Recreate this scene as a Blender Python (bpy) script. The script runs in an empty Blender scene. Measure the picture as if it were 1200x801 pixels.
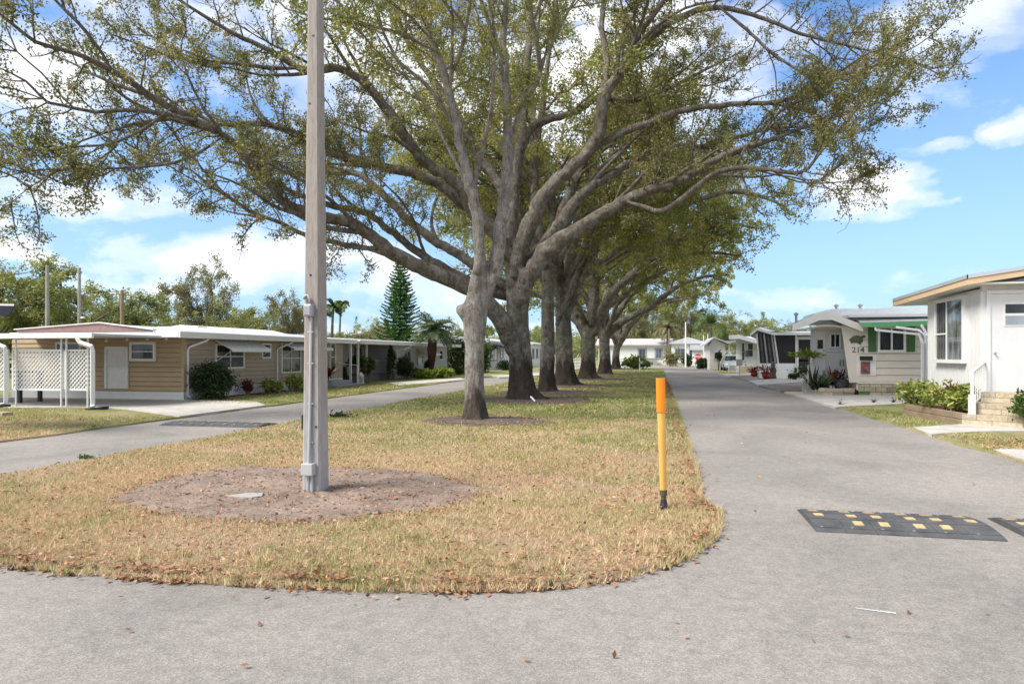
import bpy, bmesh, math, random
import numpy as np
from mathutils import Vector, Matrix
random.seed(7)
RNG = np.random.default_rng(11)
S = bpy.context.scene
COL = S.collection
R = math.radians
# ------------------------------------------------------------------ survey of the place
# world frame: +Y runs along the street, +X to its right, Z up, camera above the origin.
YAW = math.atan(0.215); CY, SY = math.cos(YAW), math.sin(YAW)
EYE, F, HX, HY = 1.6, 800.0, 600.0, 415.0
def c2w(X, Y): return (CY*X - SY*Y, SY*X + CY*Y)
def at(px, py, d):                      # survey bearing + distance -> point
    X = (px-HX)/F*d; x, y = c2w(X, d)
    return Vector((x, y, EYE-(py-HY)/F*d))
def G(px, py, z=0.0):
    return at(px, py, F*(EYE-z)/(py-HY))
def ray(px, py):
    x, y = c2w((px-HX)/F, 1.0); return Vector((x, y, -(py-HY)/F))
def onX(px, py, X):
    r = ray(px, py); t = X/r.x; return Vector((X, r.y*t, EYE+r.z*t))
def onY(px, py, Y):
    r = ray(px, py); t = Y/r.y; return Vector((r.x*t, Y, EYE+r.z*t))
# ------------------------------------------------------------------ materials
def new_mat(name):
    m = bpy.data.materials.new(name); m.use_nodes = True
    nt = m.node_tree; nt.nodes.clear()
    out = nt.nodes.new('ShaderNodeOutputMaterial')
    b = nt.nodes.new('ShaderNodeBsdfPrincipled')
    nt.links.new(b.outputs[0], out.inputs[0])
    return m, nt, b, out
def N(nt, typ, **kw):
    n = nt.nodes.new(typ)
    for k, v in kw.items(): setattr(n, k, v)
    return n
def noise(nt, scale, detail=6, rough=.6, coord='Object', stretch=None, dist=0):
    tc = N(nt, 'ShaderNodeTexCoord'); n = N(nt, 'ShaderNodeTexNoise')
    n.inputs['Scale'].default_value = scale; n.inputs['Detail'].default_value = detail
    n.inputs['Roughness'].default_value = rough; n.inputs['Distortion'].default_value = dist
    src = tc.outputs[coord]
    if stretch:
        mp = N(nt, 'ShaderNodeMapping'); mp.inputs['Scale'].default_value = stretch
        nt.links.new(src, mp.inputs[0]); src = mp.outputs[0]
    nt.links.new(src, n.inputs['Vector'])
    return n
def ramp(nt, src, stops, interp='LINEAR'):
    r = N(nt, 'ShaderNodeValToRGB'); r.color_ramp.interpolation = interp
    e = r.color_ramp.elements
    while len(e) < len(stops): e.new(.5)
    for k, (p, c) in enumerate(stops):
        e[k].position = p; e[k].color = (c[0], c[1], c[2], 1) if not isinstance(c, (int, float)) else (c, c, c, 1)
    nt.links.new(src, r.inputs[0]); return r
def mix(nt, fac, a, b, mode='MIX'):
    m = N(nt, 'ShaderNodeMix', data_type='RGBA', blend_type=mode)
    for s, v in ((m.inputs[0], fac), (m.inputs[6], a), (m.inputs[7], b)):
        if hasattr(v, 'is_linked') or hasattr(v, 'links'): nt.links.new(v, s)
        elif isinstance(v, (int, float)): s.default_value = v
        else: s.default_value = (v[0], v[1], v[2], 1)
    return m.outputs[2]
def math_(nt, op, a, b=None, c=None, clamp=False):
    m = N(nt, 'ShaderNodeMath', operation=op); m.use_clamp = clamp
    for s, v in zip(m.inputs, (a, b, c)):
        if v is None: continue
        if hasattr(v, 'links'): nt.links.new(v, s)
        else: s.default_value = v
    return m.outputs[0]
def bump(nt, b, h, strength=.3, dist=.02):
    n = N(nt, 'ShaderNodeBump'); n.inputs['Strength'].default_value = strength; n.inputs['Distance'].default_value = dist
    nt.links.new(h, n.inputs['Height']); nt.links.new(n.outputs[0], b.inputs['Normal'])
_mats = {}
def paint(name, c, rough=.55, var=.10, scale=3.0, dirt=.12, bmp=.05, metal=0, stretch=(1, 1, .35)):
    """painted / weathered surface: slow tone drift, streaky grime, fine tooth"""
    if name in _mats: return _mats[name]
    m, nt, b, _ = new_mat(name)
    n1 = noise(nt, scale, 5); n2 = noise(nt, scale*5, 7, .7, stretch=stretch)
    lo = tuple(x*(1-var) for x in c); hi = tuple(min(1, x*(1+var)) for x in c)
    base = ramp(nt, n1.outputs[0], [(.3, lo), (.7, hi)]).outputs[0]
    gr = ramp(nt, n2.outputs[0], [(.48, 0), (.75, dirt)]).outputs[0]
    g = tuple(x*.45+.02 for x in c)
    nt.links.new(mix(nt, gr, base, g), b.inputs['Base Color'])
    b.inputs['Roughness'].default_value = rough; b.inputs['Metallic'].default_value = metal
    if bmp: bump(nt, b, noise(nt, 60, 4).outputs[0], bmp, .01)
    _mats[name] = m; return m
def leafmat(name, stops, trans=.35, patch=.5, pscale=.8, rough=.5):
    """leaf colour differs leaf by leaf and clump by clump"""
    m, nt, b, out = new_mat(name)
    g = N(nt, 'ShaderNodeNewGeometry')
    pn = noise(nt, pscale, 3, .6)
    v = math_(nt, 'ADD', math_(nt, 'MULTIPLY', g.outputs['Random Per Island'], 1-patch), math_(nt, 'MULTIPLY', ramp(nt, pn.outputs[0], [(.3, 0), (.7, 1)]).outputs[0], patch))
    c = ramp(nt, v, stops).outputs[0]
    nt.links.new(c, b.inputs['Base Color']); b.inputs['Roughness'].default_value = rough
    b.inputs['Specular IOR Level'].default_value = .3
    t = N(nt, 'ShaderNodeBsdfTranslucent'); mx = N(nt, 'ShaderNodeMixShader'); mx.inputs[0].default_value = trans
    nt.links.new(mix(nt, 1.0, c, (1.0, 1.0, .62), 'MULTIPLY'), t.inputs[0])
    nt.links.new(b.outputs[0], mx.inputs[1]); nt.links.new(t.outputs[0], mx.inputs[2]); nt.links.new(mx.outputs[0], out.inputs[0])
    return m
def glassmat(name, c=(.02, .025, .03), rough=.06, var=.6):
    m, nt, b, _ = new_mat(name)
    n = noise(nt, 1.6, 4, .6, stretch=(2.5, 2.5, .6))
    nt.links.new(ramp(nt, n.outputs[0], [(.35, tuple(x*(1-var) for x in c)), (.7, tuple(x*(1+var*1.5) for x in c))]).outputs[0], b.inputs['Base Color'])
    b.inputs['Roughness'].default_value = rough; b.inputs['Specular IOR Level'].default_value = .6
    return m
# ------------------------------------------------------------------ mesh builder
ORIGIN = {}
class MB:
    def __init__(s): s.v = []; s.f = []; s.m = []
    def poly(s, pts, mi=0):
        k = len(s.v); s.v += [tuple(p) for p in pts]; s.f.append(tuple(range(k, k+len(pts)))); s.m.append(mi)
    def hexa(s, p, mi=0):               # 8 points: bottom 4 ccw, top 4 ccw
        k = len(s.v); s.v += [tuple(q) for q in p]
        for f in ((3, 2, 1, 0), (4, 5, 6, 7), (0, 1, 5, 4), (1, 2, 6, 5), (2, 3, 7, 6), (3, 0, 4, 7)):
            s.f.append(tuple(k+i for i in f)); s.m.append(mi)
        return s
    def box(s, x0, x1, y0, y1, z0, z1, mi=0):
        x0, x1 = sorted((x0, x1)); y0, y1 = sorted((y0, y1)); z0, z1 = sorted((z0, z1))
        return s.hexa([(x0, y0, z0), (x1, y0, z0), (x1, y1, z0), (x0, y1, z0), (x0, y0, z1), (x1, y0, z1), (x1, y1, z1), (x0, y1, z1)], mi)
    def obox(s, o, a, n, u0, u1, d0, d1, z0, z1, mi=0):   # o point, a horizontal axis, n outward normal
        o, a, n = Vector(o), Vector(a), Vector(n); up = Vector((0, 0, 1))
        q = lambda u, d, z: o + a*u + n*d + up*z
        return s.hexa([q(u0, d0, z0), q(u1, d0, z0), q(u1, d1, z0), q(u0, d1, z0), q(u0, d0, z1), q(u1, d0, z1), q(u1, d1, z1), q(u0, d1, z1)], mi)
    def prism(s, poly, ext, mi=0):      # poly of 3d points, extruded by vector ext
        k = len(s.v); n = len(poly); e = Vector(ext)
        s.v += [tuple(p) for p in poly] + [tuple(Vector(p)+e) for p in poly]
        s.f.append(tuple(range(k+n-1, k-1, -1))); s.m.append(mi)
        s.f.append(tuple(range(k+n, k+2*n))); s.m.append(mi)
        for i in range(n):
            j = (i+1) % n; s.f.append((k+i, k+j, k+n+j, k+n+i)); s.m.append(mi)
        return s
    def tube(s, pts, rad, n=8, mi=0, cap=True, lump=None):
        pts = [Vector(p) for p in pts]
        if isinstance(rad, (int, float)): rad = [rad]*len(pts)
        k = len(s.v); prev = None
        for i, p in enumerate(pts):
            t = (pts[min(i+1, len(pts)-1)]-pts[max(i-1, 0)])
            t = t.normalized() if t.length > 1e-9 else Vector((0, 0, 1))
            if prev is None:
                ref = Vector((1, 0, 0)) if abs(t.x) < .8 else Vector((0, 1, 0))
                a = t.cross(ref).normalized()
            else:
                a = (prev - t*prev.dot(t)).normalized()
            prev = a; b = t.cross(a)
            for j in range(n):
                th = 2*math.pi*j/n; r = rad[i]
                if lump: r *= lump(i, j, p)
                s.v.append(tuple(p + a*(r*math.cos(th)) + b*(r*math.sin(th))))
        for i in range(len(pts)-1):
            for j in range(n):
                jj = (j+1) % n
                s.f.append((k+i*n+j, k+i*n+jj, k+(i+1)*n+jj, k+(i+1)*n+j)); s.m.append(mi)
        if cap:
            s.f.append(tuple(k+j for j in range(n-1, -1, -1))); s.m.append(mi)
            e = k+(len(pts)-1)*n; s.f.append(tuple(e+j for j in range(n))); s.m.append(mi)
        return s
    def lathe(s, c, prof, n=20, mi=0):
        return s.tube([(c[0], c[1], c[2]+z) for r, z in prof], [max(r, 1e-4) for r, z in prof], n, mi)
    def ball(s, c, r, n=10, mi=0, sz=1.0):
        pr = [(r*math.sin(math.pi*i/n), -r*sz*math.cos(math.pi*i/n)) for i in range(n+1)]
        return s.lathe(c, pr, n*2, mi)
    def build(s, name, mats, parent=None, smooth=False, bevel=0, weld=False):
        me = bpy.data.meshes.new(name)
        o = Vector(ORIGIN.get(parent.name, (0, 0, 0))) if parent else Vector((0, 0, 0))
        me.from_pydata([tuple(Vector(p)-o) for p in s.v], [], s.f)
        if not isinstance(mats, (list, tuple)): mats = [mats]
        for m in mats: me.materials.append(m)
        if len(mats) > 1: me.polygons.foreach_set('material_index', s.m)
        if smooth:
            me.polygons.foreach_set('use_smooth', [True]*len(me.polygons))
        me.update()
        ob = bpy.data.objects.new(name, me); COL.objects.link(ob)
        if parent: ob.parent = parent; ORIGIN[ob.name] = tuple(o)
        if bevel:
            md = ob.modifiers.new('edge', 'BEVEL'); md.width = bevel; md.segments = 2; md.limit_method = 'ANGLE'; md.angle_limit = R(40)
        return ob
def qmesh(name, V, mat, parent=None, k=4):
    """V: (n,k,3) separate small faces in one mesh (leaves, blades)"""
    n = len(V); me = bpy.data.meshes.new(name)
    o = np.array(ORIGIN.get(parent.name, (0, 0, 0))) if parent else 0
    me.vertices.add(n*k); me.vertices.foreach_set('co', (V.reshape(-1, 3)-o).astype(np.float32).ravel())
    me.loops.add(n*k); me.loops.foreach_set('vertex_index', np.arange(n*k, dtype=np.int32))
    me.polygons.add(n); me.polygons.foreach_set('loop_start', np.arange(0, n*k, k, dtype=np.int32))
    try: me.polygons.foreach_set('loop_total', np.full(n, k, dtype=np.int32))
    except Exception: pass
    me.materials.append(mat); me.update(calc_edges=True)
    ob = bpy.data.objects.new(name, me); COL.objects.link(ob)
    if parent: ob.parent = parent; ORIGIN[ob.name] = tuple(o)
    return ob
def crown_mesh(name, mb, V, wood, leaf, parent):
    """twigs and leaves of one crown in one mesh, two materials"""
    o = np.array(ORIGIN[parent.name]); nb = len(mb.v); n = len(V)
    co = np.concatenate([np.array(mb.v, float).reshape(-1, 3), V.reshape(-1, 3)])-o
    lens = np.array([len(f) for f in mb.f]+[], int); fl = np.array([i for f in mb.f for i in f], int)
    tot = np.concatenate([lens, np.full(n, 4)]); idx = np.concatenate([fl, nb+np.arange(n*4)]).astype(np.int32)
    st = np.concatenate([[0], np.cumsum(tot)[:-1]]).astype(np.int32); me = bpy.data.meshes.new(name)
    me.vertices.add(len(co)); me.vertices.foreach_set('co', co.astype(np.float32).ravel()); me.loops.add(len(idx)); me.loops.foreach_set('vertex_index', idx)
    me.polygons.add(len(tot)); me.polygons.foreach_set('loop_start', st)
    me.materials.append(wood); me.materials.append(leaf)
    mi = np.concatenate([np.zeros(len(lens)), np.ones(n)]).astype(np.int32); me.polygons.foreach_set('material_index', mi); me.polygons.foreach_set('use_smooth', np.concatenate([np.ones(len(lens), bool), np.zeros(n, bool)]))
    me.update(calc_edges=True); ob = bpy.data.objects.new(name, me); COL.objects.link(ob); ob.parent = parent; ORIGIN[ob.name] = tuple(o); return ob
def text_mesh(name, body, size, mat, parent, loc, extrude=.006, offset=0):
    cu = bpy.data.curves.new(name, 'FONT'); cu.body = body; cu.size = size; cu.extrude = extrude; cu.offset = offset; cu.align_x = 'CENTER'; cu.align_y = 'CENTER'
    tmp = bpy.data.objects.new(name+'_src', cu); COL.objects.link(tmp); bpy.context.view_layer.update()
    me = bpy.data.meshes.new_from_object(tmp.evaluated_get(bpy.context.evaluated_depsgraph_get())); bpy.data.objects.remove(tmp); bpy.data.curves.remove(cu)
    me.materials.clear(); me.materials.append(mat); ob = bpy.data.objects.new(name, me); COL.objects.link(ob); ob.parent = parent
    ob.rotation_euler = (R(90), 0, 0); ob.location = Vector(loc)-Vector(ORIGIN[parent.name]); return ob
def leaf_quads(C, size, rng, aspect=.45, flat=0.0, droop=0.0):
    n = len(C); d = rng.normal(size=(n, 3)); d[:, 2] = d[:, 2]*(1-flat)-droop
    d /= np.linalg.norm(d, axis=1, keepdims=True)+1e-9
    q = rng.normal(size=(n, 3)); q[:, 2] *= (1-flat*.8)
    w = np.cross(d, q); 
    if flat > .5:
        w = np.cross(d, np.array([0, 0, 1.0])+rng.normal(size=(n, 3))*.35)
    w /= np.linalg.norm(w, axis=1, keepdims=True)+1e-9
    L = (size*(.65+.7*rng.random(n)))[:, None]
    W = L*aspect*.5
    return np.stack([C-d*L*.5, C+w*W-d*L*.05, C+d*L*.5, C-w*W-d*L*.05], 1)
def unit(v):
    return v/(np.linalg.norm(v)+1e-9)
# ------------------------------------------------------------------ tagging
def tag(o, label=None, cat=None, group=None, kind=None):
    if label: o['label'] = label
    if cat: o['category'] = cat
    if group: o['group'] = group
    if kind: o['kind'] = kind
    return o
def thing(name, loc, label, cat, group=None):
    o = bpy.data.objects.new(name, None); COL.objects.link(o); o.location = loc; o.empty_display_size = .2
    ORIGIN[o.name] = tuple(loc); return tag(o, label, cat, group)
def copy_tree(root, loc, label=None, rz=None, scale=None, group=None):
    def rec(o, p):
        c = o.copy(); COL.objects.link(c); c.parent = p
        for ch in o.children: rec(ch, c)
        return c
    c = rec(root, None); c.location = loc
    if rz is not None: c.rotation_euler.z = rz
    if scale is not None: c.scale = (scale,)*3 if isinstance(scale, (int, float)) else scale
    if label: c['label'] = label
    if group: c['group'] = group
    return c
def struct(mb, name, mats, **kw):
    return tag(mb.build(name, mats, **kw), kind='structure')
# ------------------------------------------------------------------ ground materials
def asphalt_mat():
    m, nt, b, _ = new_mat('old_asphalt')
    fine = noise(nt, 120, 3, .75); mid = noise(nt, 9, 6, .65); big = noise(nt, .35, 5, .6, dist=.6)
    vo = N(nt, 'ShaderNodeTexVoronoi'); vo.inputs['Scale'].default_value = 95
    tc = N(nt, 'ShaderNodeTexCoord'); nt.links.new(tc.outputs['Object'], vo.inputs['Vector'])
    c1 = ramp(nt, fine.outputs[0], [(.28, (.15, .138, .128)), (.5, (.285, .266, .240)), (.74, (.46, .432, .405))]).outputs[0]
    stone = ramp(nt, N_sep(nt, vo.outputs['Color']), [(.0, (.17, .156, .146)), (.55, (.285, .266, .240)), (1, (.43, .402, .378))]).outputs[0]
    c2 = mix(nt, .45, c1, stone)
    t = ramp(nt, big.outputs[0], [(.32, (.76, .755, .75)), (.5, (.97, .955, .94)), (.68, (1.14, 1.10, 1.07))]).outputs[0]
    c3 = mix(nt, 1.0, c2, t, 'MULTIPLY')
    t2 = ramp(nt, mid.outputs[0], [(.3, .84), (.7, 1.12)]).outputs[0]
    nt.links.new(mix(nt, 1.0, c3, t2, 'MULTIPLY'), b.inputs['Base Color'])
    b.inputs['Roughness'].default_value = .9; b.inputs['Specular IOR Level'].default_value = .2
    bump(nt, b, fine.outputs[0], .55, .012)
    return m
def N_sep(nt, col):
    s = N(nt, 'ShaderNodeSeparateColor'); nt.links.new(col, s.inputs[0]); return s.outputs[0]
def turf_noise(nt):
    """0 straw .. 1 green; the lawn is drier at the street end and greener under the trees"""
    tc = N(nt, 'ShaderNodeTexCoord'); sx = N(nt, 'ShaderNodeSeparateXYZ'); nt.links.new(tc.outputs['Object'], sx.inputs[0])
    a = noise(nt, .55, 5, .6).outputs[0]; c = noise(nt, 3.2, 4, .6).outputs[0]
    far = math_(nt, 'MULTIPLY', math_(nt, 'SUBTRACT', sx.outputs[1], 9.0), .022, clamp=True)
    far = math_(nt, 'MINIMUM', far, .2)
    v = math_(nt, 'ADD', math_(nt, 'MULTIPLY', a, .62), math_(nt, 'MULTIPLY', c, .38))
    return math_(nt, 'ADD', v, far)
def turf_mat():
    m, nt, b, _ = new_mat('dry_turf')
    v = turf_noise(nt); f = noise(nt, 55, 4, .8)
    c = ramp(nt, v, [(.40, (.51, .365, .24)), (.50, (.47, .35, .22)), (.62, (.34, .31, .15)), (.80, (.17, .21, .06))]).outputs[0]
    d = ramp(nt, f.outputs[0], [(.30, .40), (.5, .9), (.72, 1.3)]).outputs[0]
    nt.links.new(mix(nt, 1.0, c, d, 'MULTIPLY'), b.inputs['Base Color'])
    b.inputs['Roughness'].default_value = .95; b.inputs['Specular IOR Level'].default_value = .1
    bump(nt, b, f.outputs[0], .9, .03); return m
def blade_mat():
    m, nt, b, out = new_mat('grass_blade')
    v = turf_noise(nt); g = N(nt, 'ShaderNodeNewGeometry')
    w = math_(nt, 'ADD', v, math_(nt, 'MULTIPLY', math_(nt, 'SUBTRACT', g.outputs['Random Per Island'], .5), .42))
    c = ramp(nt, w, [(.18, (.46, .26, .14)), (.29, (.73, .52, .35)), (.48, (.71, .53, .35)), (.57, (.54, .47, .21)), (.655, (.34, .35, .13)), (.90, (.16, .24, .05))]).outputs[0]
    nt.links.new(c, b.inputs['Base Color']); b.inputs['Roughness'].default_value = .7
    b.inputs['Specular IOR Level'].default_value = .15
    t = N(nt, 'ShaderNodeBsdfTranslucent'); mx = N(nt, 'ShaderNodeMixShader'); mx.inputs[0].default_value = .25
    nt.links.new(c, t.inputs[0]); nt.links.new(b.outputs[0], mx.inputs[1]); nt.links.new(t.outputs[0], mx.inputs[2]); nt.links.new(mx.outputs[0], out.inputs[0])
    return m
def soil_mat(name, lo, hi, sc=7):
    m, nt, b, _ = new_mat(name)
    a = noise(nt, sc, 8, .75); f = noise(nt, 60, 4, .8); big = noise(nt, 1.3, 4, .6)
    c = ramp(nt, a.outputs[0], [(.3, lo), (.7, hi)]).outputs[0]
    d = ramp(nt, f.outputs[0], [(.3, .55), (.6, 1.0), (.75, 1.45)]).outputs[0]
    e = ramp(nt, big.outputs[0], [(.35, .78), (.65, 1.15)]).outputs[0]
    nt.links.new(mix(nt, 1.0, mix(nt, 1.0, c, d, 'MULTIPLY'), e, 'MULTIPLY'), b.inputs['Base Color'])
    b.inputs['Roughness'].default_value = .95; b.inputs['Specular IOR Level'].default_value = .1
    bump(nt, b, a.outputs[0], .9, .05); return m
def concrete_mat(name, c, sc=2.0, streak=False):
    m, nt, b, _ = new_mat(name)
    a = noise(nt, sc, 6, .65, stretch=(1, 1, .25) if streak else None); f = noise(nt, 45, 5, .7, stretch=(1, 1, .3) if streak else None)
    c1 = ramp(nt, a.outputs[0], [(.3, tuple(x*.74 for x in c)), (.55, c), (.75, tuple(x*1.18 for x in c))]).outputs[0]
    d = ramp(nt, f.outputs[0], [(.3, .8), (.7, 1.15)]).outputs[0]
    nt.links.new(mix(nt, 1.0, c1, d, 'MULTIPLY'), b.inputs['Base Color'])
    b.inputs['Roughness'].default_value = .85; bump(nt, b, f.outputs[0], .35, .01); return m
def pole_mat():
    m, nt, b, _ = new_mat('pole_concrete')
    a = noise(nt, 1.2, 5, .6, stretch=(3, 3, .5)); f = noise(nt, 30, 6, .75, stretch=(1.5, 1.5, .18))
    tc = N(nt, 'ShaderNodeTexCoord'); sx = N(nt, 'ShaderNodeSeparateXYZ'); nt.links.new(tc.outputs['Object'], sx.inputs[0])
    zz = math_(nt, 'ADD', math_(nt, 'MULTIPLY', sx.outputs[2], .42), math_(nt, 'MULTIPLY', math_(nt, 'SUBTRACT', a.outputs[0], .5), .8))
    c1 = ramp(nt, zz, [(.25, (.36, .35, .34)), (.62, (.305, .27, .235)), (1.0, (.295, .262, .228))]).outputs[0]
    d = ramp(nt, f.outputs[0], [(.28, .62), (.5, 1.0), (.75, 1.22)]).outputs[0]
    nt.links.new(mix(nt, 1.0, c1, d, 'MULTIPLY'), b.inputs['Base Color'])
    b.inputs['Roughness'].default_value = .85; bump(nt, b, f.outputs[0], .4, .012); return m
def bark_mat(name, main, dark, lichen, base_h=1.15, base_c=(.045, .034, .026), sc=5):
    m, nt, b, _ = new_mat(name)
    st = noise(nt, sc, 8, .72, stretch=(1.6, 1.6, .45), dist=.4); li = noise(nt, 3.2, 8, .75); fi = noise(nt, 16, 6, .8, stretch=(1.6, 1.6, .5))
    c = ramp(nt, st.outputs[0], [(.3, dark), (.55, main), (.8, tuple(x*1.25 for x in main))]).outputs[0]
    lf = ramp(nt, li.outputs[0], [(.47, 0), (.60, .8)]).outputs[0]
    c = mix(nt, lf, c, lichen)
    c = mix(nt, 1.0, c, ramp(nt, fi.outputs[0], [(.32, .45), (.52, 1.0), (.72, 1.3)]).outputs[0], 'MULTIPLY')
    tc = N(nt, 'ShaderNodeTexCoord'); sx = N(nt, 'ShaderNodeSeparateXYZ'); nt.links.new(tc.outputs['Object'], sx.inputs[0])
    edge = noise(nt, 1.6, 6, .7, stretch=(2, 2, .5))
    h = math_(nt, 'SUBTRACT', sx.outputs[2], math_(nt, 'MULTIPLY', math_(nt, 'SUBTRACT', edge.outputs[0], .5), 3.6))
    st_f = math_(nt, 'SUBTRACT', 1.0, math_(nt, 'MULTIPLY', math_(nt, 'SUBTRACT', h, base_h-.2), 2.4, clamp=True))
    bc = ramp(nt, st.outputs[0], [(.3, tuple(x*.5 for x in base_c)), (.7, tuple(x*1.7 for x in base_c))]).outputs[0]
    nt.links.new(mix(nt, math_(nt, 'MULTIPLY', st_f, .9), c, bc), b.inputs['Base Color'])
    b.inputs['Roughness'].default_value = .95; b.inputs['Specular IOR Level'].default_value = .15
    bump(nt, b, math_(nt, 'ADD', st.outputs[0], math_(nt, 'MULTIPLY', fi.outputs[0], .5)), 1.0, .14); return m
ASPH = asphalt_mat(); TURF = turf_mat(); BLADE = blade_mat()
DIRT = soil_mat('bare_dirt', (.255, .185, .145), (.42, .33, .265)); MULCH = soil_mat('grey_mulch', (.11, .085, .07), (.225, .18, .155), 11)
REDM = soil_mat('red_mulch', (.06, .02, .015), (.16, .06, .04), 14); SHELL = soil_mat('crushed_shell', (.26, .235, .21), (.42, .39, .36), 12)
CONC = concrete_mat('pale_concrete', (.50, .47, .42)); SLABC = concrete_mat('grey_concrete', (.36, .345, .31)); POLEC = pole_mat()
BARK1 = bark_mat('pale_bark', (.35, .315, .27), (.13, .105, .085), (.47, .455, .41), .75, (.075, .055, .042), 6)
BARK2 = bark_mat('oak_bark', (.195, .165, .135), (.062, .05, .042), (.31, .31, .265), 1.3)
BARK3 = bark_mat('limb_bark', (.225, .188, .15), (.08, .064, .052), (.35, .345, .30), -5)
BARKF = bark_mat('far_bark', (.20, .17, .145), (.10, .08, .07), (.27, .255, .23), -5)
LEAF1 = leafmat('oak_leaf', [(0.0, (0.0474, 0.0724, 0.0232)), (0.22, (0.1013, 0.1321, 0.0438)), (0.45, (0.2029, 0.2087, 0.0799)), (0.66, (0.3177, 0.2782, 0.1288)), (0.86, (0.4328, 0.3478, 0.1932)), (1, (0.4869, 0.3338, 0.2061))], 0.54, .45, .55)
LEAF2 = leafmat('oak_leaf_yellow', [(0.0, (0.0798, 0.1141, 0.0296)), (0.3, (0.1996, 0.2297, 0.064)), (0.6, (0.3592, 0.348, 0.117)), (0.85, (0.4923, 0.4315, 0.1848)), (1, (0.5322, 0.3898, 0.2094))], 0.54, .5, .5)
LEAFF = leafmat('far_oak_leaf', [(0.0, (0.0913, 0.1288, 0.0505)), (0.35, (0.2176, 0.2578, 0.0983)), (0.65, (0.3791, 0.3866, 0.1544)), (1, (0.5335, 0.4852, 0.2527))], 0.42, .55, .35)
LEAFB = leafmat('far_brown_leaf', [(0.0, (0.0952, 0.1056, 0.0491)), (0.4, (0.2116, 0.205, 0.1037)), (0.75, (0.3174, 0.2918, 0.153)), (1, (0.3809, 0.3602, 0.1966))], 0.4, .5, .35)
LEAFG = leafmat('fresh_leaf', [(.0, (.025, .06, .012)), (.5, (.065, .125, .022)), (1, (.13, .19, .04))], .35, .4, 1.2)
LEAFD = leafmat('dark_leaf', [(.0, (.010, .022, .008)), (.5, (.024, .048, .014)), (1, (.055, .085, .026))], .2, .4, 2)
LEAFY = leafmat('variegated_leaf', [(.0, (.06, .11, .022)), (.35, (.16, .22, .04)), (.65, (.42, .42, .10)), (1, (.62, .56, .26))], .3, .3, 3)
LEAFR = leafmat('red_leaf', [(.0, (.05, .008, .008)), (.5, (.14, .025, .018)), (1, (.32, .09, .045))], .3, .3, 4)
LEAFL = leafmat('lime_leaf', [(.0, (.08, .14, .02)), (.5, (.20, .28, .035)), (1, (.36, .40, .07))], .35, .3, 3)
LEAFA = leafmat('agave_leaf', [(.0, (.10, .15, .09)), (.5, (.19, .25, .15)), (1, (.30, .35, .22))], .2, .3, 3)
PINE = leafmat('pine_needle', [(0.0, (0.028, 0.084, 0.0224)), (0.5, (0.07, 0.175, 0.042)), (1, (0.154, 0.28, 0.07))], .25, .4, .8)
LITTER = leafmat('fallen_leaf', [(.0, (.09, .045, .025)), (.3, (.24, .115, .06)), (.6, (.38, .19, .095)), (.85, (.48, .29, .17)), (1, (.54, .40, .28))], .1, .15, 3)
WHITE = paint('white_paint', (.72, .72, .705), .5, .04, 2, .10); OFFW = paint('off_white_paint', (.70, .695, .68), .55, .05, 2, .14)
TAN = paint('tan_siding_sunlit', (.42, .31, .185), .6, .06, 1.4, .10); TAUPE_SHADE = paint('taupe_siding_shaded', (.40, .325, .245), .6, .06, 1.4, .10)  # wall colours partly hold the light: end wall sun-warmed, road-facing wall shade-greyed
BEIGE = paint('beige_siding', (.70, .62, .515), .55, .05, 1.4, .08); CREAM = paint('cream_trim', (.80, .76, .68), .5, .05, 2, .08)
LAV = paint('pale_lavender_siding', (.52, .50, .51), .55, .06, 1.5, .10); GREY = paint('grey_paint', (.30, .29, .295), .6, .08, 2, .12)
DGREY = paint('dark_grey_paint', (.11, .11, .115), .6, .1, 2, .1); MAUVE = paint('mauve_shingle', (.27, .165, .145), .8, .12, 6, .15)
TANF = paint('tan_fascia', (.62, .445, .275), .5, .06, 2, .1); GREEN = paint('green_paint', (.10, .30, .11), .5, .08, 3, .08); DGREEN = paint('dark_green_paint', (.045, .13, .03), .55, .1, 3, .1)
ROOFW = paint('white_roof_metal', (.52, .53, .545), .45, .08, 1.5, .18); ROOFB = paint('bluish_roof_metal', (.50, .54, .58), .35, .08, 1.5, .12, metal=.3)
BLACK = paint('black_plastic', (.018, .018, .019), .5, .2, 5, .05); RUBBER = paint('grey_rubber', (.075, .075, .076), .8, .35, 5, .0, .3)
YEL = paint('yellow_marking', (.52, .38, .185), .7, .22, 12, .6); YPOST = paint('yellow_post_plastic', (.78, .43, .10), .5, .08, 4, .12); ORANGE = paint('orange_sleeve', (.95, .27, .008), .45, .04, 4, .03)
GALV = paint('galvanised_grey', (.36, .37, .375), .45, .1, 6, .12, metal=.4); CONDUIT = paint('grey_conduit', (.42, .42, .42), .5, .08, 6, .15)
SCREEN = paint('dark_insect_screen', (.020, .016, .020), .7, .25, 2, .0); CURT = paint('pale_curtain', (.10, .09, .09), .9, .3, 4, 0)
def blockmat(name, stops):
    m, nt, b, _ = new_mat(name); g = N(nt, 'ShaderNodeNewGeometry'); n = noise(nt, 14, 6, .75)
    c = ramp(nt, g.outputs['Random Per Island'], stops).outputs[0]; d = ramp(nt, n.outputs[0], [(.3, .6), (.6, 1.05), (.75, 1.2)]).outputs[0]
    nt.links.new(mix(nt, 1.0, c, d, 'MULTIPLY'), b.inputs['Base Color']); b.inputs['Roughness'].default_value = .9; bump(nt, b, n.outputs[0], .5, .02); return m
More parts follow.
